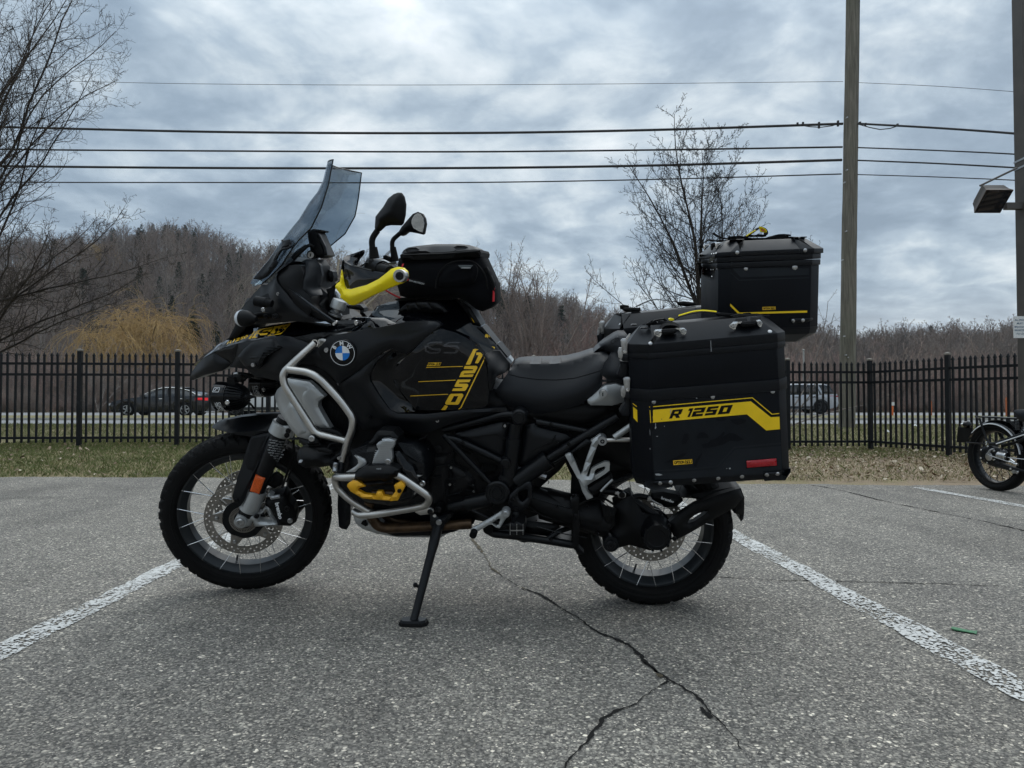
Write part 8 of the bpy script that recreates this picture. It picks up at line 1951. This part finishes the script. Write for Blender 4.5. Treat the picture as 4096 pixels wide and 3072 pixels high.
# ---- tank bag
tbg=luggage('tank_bag','black soft tank bag with hard moulded lid strapped on the tank','tank bag')
tb1=PK('bag_body','c',[(1320,955,-.10),(1308,1010,-.105),(1300,1100,-.11),(1304,1200,-.11),(1330,1290,-.11),(1400,1310,-.11),(1600,1300,-.11),(1780,1303,-.11),(1880,1320,-.11),(1950,1370,-.10),(2010,1415,-.09),(2060,1428,-.085),(2110,1408,-.085),(2165,1360,-.085),(2175,1290,-.085),(2168,1190,-.085),(2130,1110,-.09),(2080,1010,-.095),(2040,930,-.10),(1340,955,-.10)],'fabric',tbg,bulge=.035,rad=.05,mirror=True,step=.011,angle=60)
tb2=PK('bag_band','c',[(1328,930,-.13),(1345,915,-.13),(1700,905,-.13),(1990,880,-.13),(2030,880,-.13),(2043,905,-.13),(2038,940,-.13),(1980,950,-.13),(1600,965,-.13),(1345,975,-.13),(1330,955,-.13)],'rubber',tbg,bulge=.012,rad=.012,mirror=True)
P=[px('c',x,y) for x,y in ((1340,930),(1500,925),(1700,918),(1900,905),(2035,895))]; TK('zip','c',[(1335,934,-.145),(1500,927,-.146),(1700,920,-.146),(1900,906,-.146),(2038,894,-.145)],.0035,'black_plastic',tb2,bend=0)
tb3=PK('bag_lid','c',[(1342,912,-.125),(1360,885,-.12),(1395,862,-.11),(1480,848,-.10),(1640,832,-.09),(1860,832,-.09),(1940,840,-.095),(1985,862,-.11),(2002,882,-.12),(1900,893,-.125),(1700,905,-.125),(1500,912,-.125)],'bag_shell',tbg,bulge=.012,rad=.02,mirror=True,angle=60)
for q in ([(1370,885),(1410,865),(1470,862),(1500,880),(1480,895),(1390,902)],[(1800,862),(1830,845),(1900,848),(1930,862),(1900,880),(1830,885)]): PK('lid_dimple','c',q,'bag_shell',tb3,Y=-.1285,bulge=-.004,rad=.012,back=.003)
pk_=[(1665,1215),(1668,1150),(1700,1080),(1760,1022),(1830,1000),(1960,1000),(2005,1025),(2015,1075),(1992,1160),(1940,1190),(1800,1206)]
pkt=PK('pocket','c',[(x,y,-.147) for x,y in pk_],'fabric',tbg,bulge=.012,rad=.02,back=.02,smooth_it=1)
q=[Vector(p[:3]) for p in LP('c',[(1640,1225,-.148),(1650,1140,-.150),(1690,1060,-.150),(1760,1000,-.150),(1840,980,-.150),(1970,980,-.150),(2040,1040,-.146),(2090,1130,-.135),(2100,1230,-.13)])]
fin(MB().tube(round_path(q,.02),.003,6).build('piping','rubber'),tbg)
DK('label_strip','c',[(1375,1128),(1400,1130),(1550,1160),(1548,1192),(1500,1190),(1378,1160)],'rubber',[tb1],tbg,-.15,step=20,off=.001)
TX('lettering','SW-MOTECH','c',(1406,1160),(1538,1193),15,'grey_print',[tb1],tbg,Y=-.15,bold=.03,off=.003)
DK('logo_mark','c',[(1384,1140),(1390,1138),(1393,1150),(1402,1138),(1406,1142),(1398,1156),(1386,1156)],'red_cloth',[tb1],tbg,-.15,step=15,off=.003)
PK('tag_plate','c',[(1838,1018),(1972,1018),(1945,1052),(1870,1050)],'grey_print',pkt,Y=-.166,bulge=.001,rad=.003,back=.003); 
o=bpy.data.objects['tag_plate']; o.data.materials.clear(); mat('grey_reflex',(.07,.08,.085),.5); o.data.materials.append(MATS['grey_reflex'])
for i in range(9): DK('tag_print','c',[(1872+i*9,1040),(1878+i*9,1039),(1878+i*9,1045),(1872+i*9,1046)],'white_print',[o],o,-.167,step=20,off=.001)
DK('pull_tab','c',[(1347,1008),(1364,1004),(1352,1034),(1338,1036)],'red_cloth',[tb1],tbg,-.14,step=15,off=.003)
PK('pull_tab','c',[(2150,1225),(2166,1220),(2162,1340),(2145,1342)],'red_cloth',tbg,Y=-.115,bulge=.002,rad=.004,back=.006)
for q in ([(2085,1035),(2095,1032),(2115,1065),(2112,1080),(2100,1070)],[(2110,1130),(2135,1110),(2142,1130),(2165,1190),(2172,1230),(2160,1225),(2130,1160)]): PK('buckle','c',q,'rubber',tbg,Y=-.09,bulge=.003,rad=.005,back=.03)
TK('strap','c',[(2085,1040,-.11),(2120,1110,-.11),(2155,1190,-.11),(2160,1260,-.11)],.006,'webbing',tbg,bend=.02)
PK('bag_foot','c',[(1280,1320),(1330,1308),(1790,1305),(1790,1325),(1600,1330),(1300,1335)],'rubber',tbg,Y=-.09,bulge=.004,rad=.008,mirror=True)
settle(tbg,L('c',1700,1315,0.0))
# ---- spare oddments on the motorcycle that show past it
# ================================================================ SECOND MOTORCYCLE (rear half in frame at the right)
CUR[0]='B'
FR['v']=(3820,1620,276/730)
gv=gnd(*px('v',452,905)); ya=R(-11)
yv=Vector((math.cos(ya),-math.sin(ya),0)); zv=Vector((0,0,1)); xv=yv.cross(zv)
MV=Matrix(((xv.x,yv.x,zv.x,gv.x),(xv.y,yv.y,zv.y,gv.y),(xv.z,yv.z,zv.z,0),(0,0,0,1)))
addframe('V',MV); CUR[0]='V'
vb=bpy.data.objects.new('motorcycle',None); COL.objects.link(vb); vb.matrix_world=MV; vb.empty_display_size=.1
tag(vb,'vintage black motorcycle with pinstriped rear fender parked by the fence','motorcycle')
WC=L('v',455,545,0.0); Rv=WC.z
vw=empty('rear_wheel',WC); vw.parent=vb
Rr=Rv*.80
V=[];
MB().lathe((0,0,0),(0,1,0),[(-.03,Rr-.002),(-.045,Rr+.012),(-.050,Rr+.03),(-.046,Rv-.016),(-.032,Rv-.004),(0,Rv),(.032,Rv-.004),(.046,Rv-.016),(.050,Rr+.03),(.045,Rr+.012),(.03,Rr-.002)],72,close=True).build('tyre','rubber',vw)
MB().lathe((0,0,0),(0,1,0),[(-.036,Rr),(-.036,Rr-.012),(-.02,Rr-.022),(.02,Rr-.022),(.036,Rr-.012),(.036,Rr)],72,close=True).build('rim','frame_black',vw)
MB().lathe((0,0,0),(0,1,0),[(-.06,.03),(-.055,.06),(.055,.06),(.06,.03)],32).build('hub','frame_black',vw)
s0=None
for i in range(36):
    a=2*math.pi*i/36; s=-1 if i%2 else 1; da=.5 if (i//2)%2 else -.5
    p0=Vector((math.cos(a)*(Rr-.015),s*.006,math.sin(a)*(Rr-.015))); p1=Vector((math.cos(a+da)*.055,s*.045,math.sin(a+da)*.055)); d=p1-p0
    if s0 is None: s0=MB().tube([(0,0,0),(0,0,1)],.0022,5).build('spoke','frame_black',vw); ob=s0
    else: ob=s0.copy(); COL.objects.link(ob); ob.parent=vw
    ob.location=p0; ob.rotation_euler=d.to_track_quat('Z','Y').to_euler(); ob.scale=(1,1,d.length)
def VK(name,pts,m,Y=-.06,**kw): return PK(name,'v',pts,m,vb,Y=Y,**kw)
def VT(name,pts,r,m,Y=-.07,bend=.02,sides=10): return TK(name,'v',pts,r,m,vb,Y=Y,bend=bend,sides=sides)
# fender: a swept half-round shell round the wheel, with white pinstripes
import itertools
def fender_arc(a0,a1,ro,hw,n=40):
    V=[];F=[];m=9
    for i in range(n+1):
        a=a0+(a1-a0)*i/n
        for j in range(m):
            t=-1+2*j/(m-1); rr=ro-.035*abs(t)**2.2; V.append(WC+Vector((math.cos(a)*rr,t*hw,math.sin(a)*rr)))
    for i in range(n):
        for j in range(m-1): F.append((i*m+j,i*m+j+1,(i+1)*m+j+1,(i+1)*m+j))
    o=mobj('fender',V,F,'gloss_black',None,True,60); s=o.modifiers.new('s','SOLIDIFY'); s.thickness=.003; o.parent=vb; return o
ang0=R(-10); fe=fender_arc(R(12),R(150),Rv+.022,.068)
for yy,dr in ((-.0685,.004),(-.064,.012)):
    pts=[WC+Vector((math.cos(a)*(Rv+.022-.035*abs(yy/.068)**2.2+.0015),yy,math.sin(a)*(Rv+.022-.035*abs(yy/.068)**2.2+.0015))) for a in [R(8)+(R(128))*i/50 for i in range(51)]]
    fin(MB().tube(pts,.0032 if yy<-.066 else .0018,5).build('pinstripe','white_print'),fe)
VK('number_plate',[(32,230),(95,232),(175,240),(140,400),(15,396)],'black_plastic',Y=.0,bulge=.002,rad=.01,back=.012)
fin(MB().lathe(L('v',125,208,.0),(1,0,.1),[(-.03,.01),(-.01,.032),(.02,.030),(.035,.012)],20).build('tail_lamp','gloss_black'),vb)
fin(MB().lathe(L('v',82,205,.0),(1,0,0),[(-.012,.012),(.012,.014)],14).build('lamp_glass','polished'),vb)
VT('carrier_rail',[(215,122,-.05),(450,132,-.05),(650,148,-.05)],.006,'frame_black'); VT('carrier_rail',[(215,122,.08),(450,130,.08),(650,146,.08)],.006,'frame_black')
VK('carrier_plate',[(210,116),(300,122),(660,140),(655,152),(300,135),(225,130)],'frame_black',Y=-.06,bulge=.002,rad=.004,back=.14)
VT('carrier_stay',[(258,138,-.075),(300,270,-.075),(345,380,-.08),(372,408,-.08),(420,412,-.08)],.009,'frame_black'); VT('carrier_stay',[(225,128,-.07),(262,160,-.075)],.006,'frame_black')
VT('fender_stay',[(120,398,-.075),(330,410,-.09)],.006,'frame_black')
VT('frame_tube',[(370,412,-.09),(430,412,-.09),(735,300,-.10),(900,240,-.10)],.016,'frame_black'); 
q=[Vector(p[:3]) for p in LP('v',[(435,412,-.108),(735,312,-.118),(860,268,-.118)])]; fin(MB().tube(q,.0045,6).build('frame_stripe','white_print'),vb)
VT('frame_tube',[(500,430,-.05),(640,400,-.06),(800,330,-.06)],.014,'frame_black'); VT('fork_tube',[(460,270,.07),(505,360,.07)],.016,'frame_black')
VK('gear_cover',[(258,540),(262,490),(285,455),(330,430),(380,430),(425,455),(450,520),(445,600),(620,660),(650,690),(640,720),(560,690),(420,655),(340,628),(280,590)],'frame_black',Y=-.085,bulge=.01,rad=.02,back=.04)
CYLv=lambda n,x,y,Y0,Y1,r,m: CYL(n,'v',x,y,Y0,Y1,r,m,vb)
CYLv('brake_plate',358,535,-.105,-.07,.042,'dark_engine'); fin(MB().lathe(L('v',358,545,-.108),(0,-1,0),[(0,.036),(.004,.030),(.006,.006)],28).build('brake_cover','bolt_steel'),vb)
for x,y in ((332,395),(348,438),(278,475),(275,563),(412,487),(412,578),(342,613),(332,415)): BK('nut','v',x,y,-.105,.009,'polished',vb)
VT('brake_arm',[(345,525,-.125),(370,475,-.125),(410,465,-.12)],.008,'bolt_steel')
VT('brake_rod',[(340,520,-.128),(400,545,-.125),(580,605,-.12)],.0045,'bolt_steel'); VT('brake_rod',[(560,555,-.10),(735,575,-.10),(900,580,-.1)],.004,'polished')
fin(MB().lathe(L('v',460,532,-.10),(-.985,0,0),[(0,.034),(.01,.037),(.07,.036),(.075,.02)],24).build('drive_housing','bolt_steel'),vb) if False else TK('drive_housing','v',[(462,530,-.10),(548,545,-.10)],.030,'bolt_steel',vb,bend=0,sides=24)
TK('housing_ring','v',[(540,543,-.10),(552,546,-.10)],.032,'polished',vb,bend=0,sides=24)
VT('lever',[(575,600,-.12),(600,605,-.12),(640,625,-.12),(665,628,-.12)],.010,'polished'); VT('lever',[(590,575,-.12),(635,608,-.12)],.010,'polished')
VT('lower_tube',[(440,600,-.09),(470,625,-.09),(690,690,-.09),(900,740,-.09)],.010,'frame_black'); CYLv('foot_joint',613,706,-.12,-.08,.015,'bolt_steel'); BK('nut','v',590,675,-.11,.009,'polished',vb)
VT('stand_link',[(640,690,-.09),(665,705,-.09),(650,725,-.09)],.006,'polished',bend=.005)
# sprung saddle
VK('saddle',[(612,58),(640,48),(730,52),(860,60),(950,90),(900,150),(740,178),(690,170),(655,140),(620,85)],'seat_vinyl',Y=-.11,bulge=.02,rad=.04,mirror=True)
for Y in (-.08,.08):
    pts=[]; A=L('v',680,160,Y);B=L('v',682,262,Y)
    for i in range(141): t=i/140; a=t*2*math.pi*7; pts.append(A.lerp(B,t)+Vector((math.cos(a),math.sin(a),0))*.028)
    fin(MB().tube(pts,.0045,6).build('saddle_spring','gloss_black'),vb)
VT('saddle_post',[(560,160,-.05),(600,190,-.05),(690,270,-.05)],.01,'frame_black'); VK('toolbox',[(560,170),(620,180),(660,240),(740,280),(640,260),(590,215)],'gloss_black',Y=-.04,bulge=.02,rad=.04,mirror=True)
VT('fender_bracket',[(548,150,-.05),(560,185,-.05)],.01,'frame_black')
# what carries on outside the frame: engine, tank, front wheel, bars
ex_=WC.x
def vp(x,z,y=0): return Vector((ex_+x,y,z))
fin(MB().box(vp(.62,.38),(.32,.22,.30)).build('engine','dark_engine'),vb)
fin(panel('fuel_tank',[tuple(vp(a,b,-.11)) for a,b in ((.55,.80),(.60,.70),(.95,.66),(1.08,.74),(1.08,.84),(.85,.88),(.6,.86))],'gloss_black',bulge=.03,rad=.06,mirror=True),vb)
fwv=empty('front_wheel',vp(1.38,Rv)); fwv.parent=vb
for ch in list(vw.children):
    c=ch.copy(); COL.objects.link(c); c.parent=fwv
for s in(-1,1): fin(MB().tube([vp(1.38,Rv,s*.08),vp(1.18,.95,s*.08)],.016,10).build('fork_leg','frame_black'),vb)
fin(MB().tube(round_path([vp(.85,.98,-.34),vp(1.12,1.0,-.15),vp(1.15,1.0,.15),vp(.85,.98,.34)],.06),.012,8).build('handlebar','polished'),vb)
fin(MB().tube([vp(.45,.22,-.05),vp(1.0,.20,-.05),vp(1.15,.7,0)],.016,8).build('frame_tube','frame_black'),vb)
fin(MB().tube([vp(.45,.22,.05),vp(1.0,.20,.05),vp(1.15,.7,0)],.016,8).build('frame_tube','frame_black'),vb)
CUR[0]='B'
# ================================================================ AIR
hz_m=bpy.data.materials.new('haze_air'); hz_m.use_nodes=True; t=hz_m.node_tree; t.nodes.clear()
pv=N(t,'ShaderNodeVolumePrincipled'); pv.inputs['Density'].default_value=.00022; pv.inputs['Color'].default_value=(.86,.90,.95,1); pv.inputs['Anisotropy'].default_value=.3
oo=N(t,'ShaderNodeOutputMaterial'); LK(t,pv.outputs[0],oo.inputs['Volume'])
hz_o=MB().box((0,200,45),(1700,1100,96)).build('haze',None,smooth=False); hz_o.data.materials.append(hz_m); tag(hz_o,'thin grey winter haze over the whole place',kind='stuff')
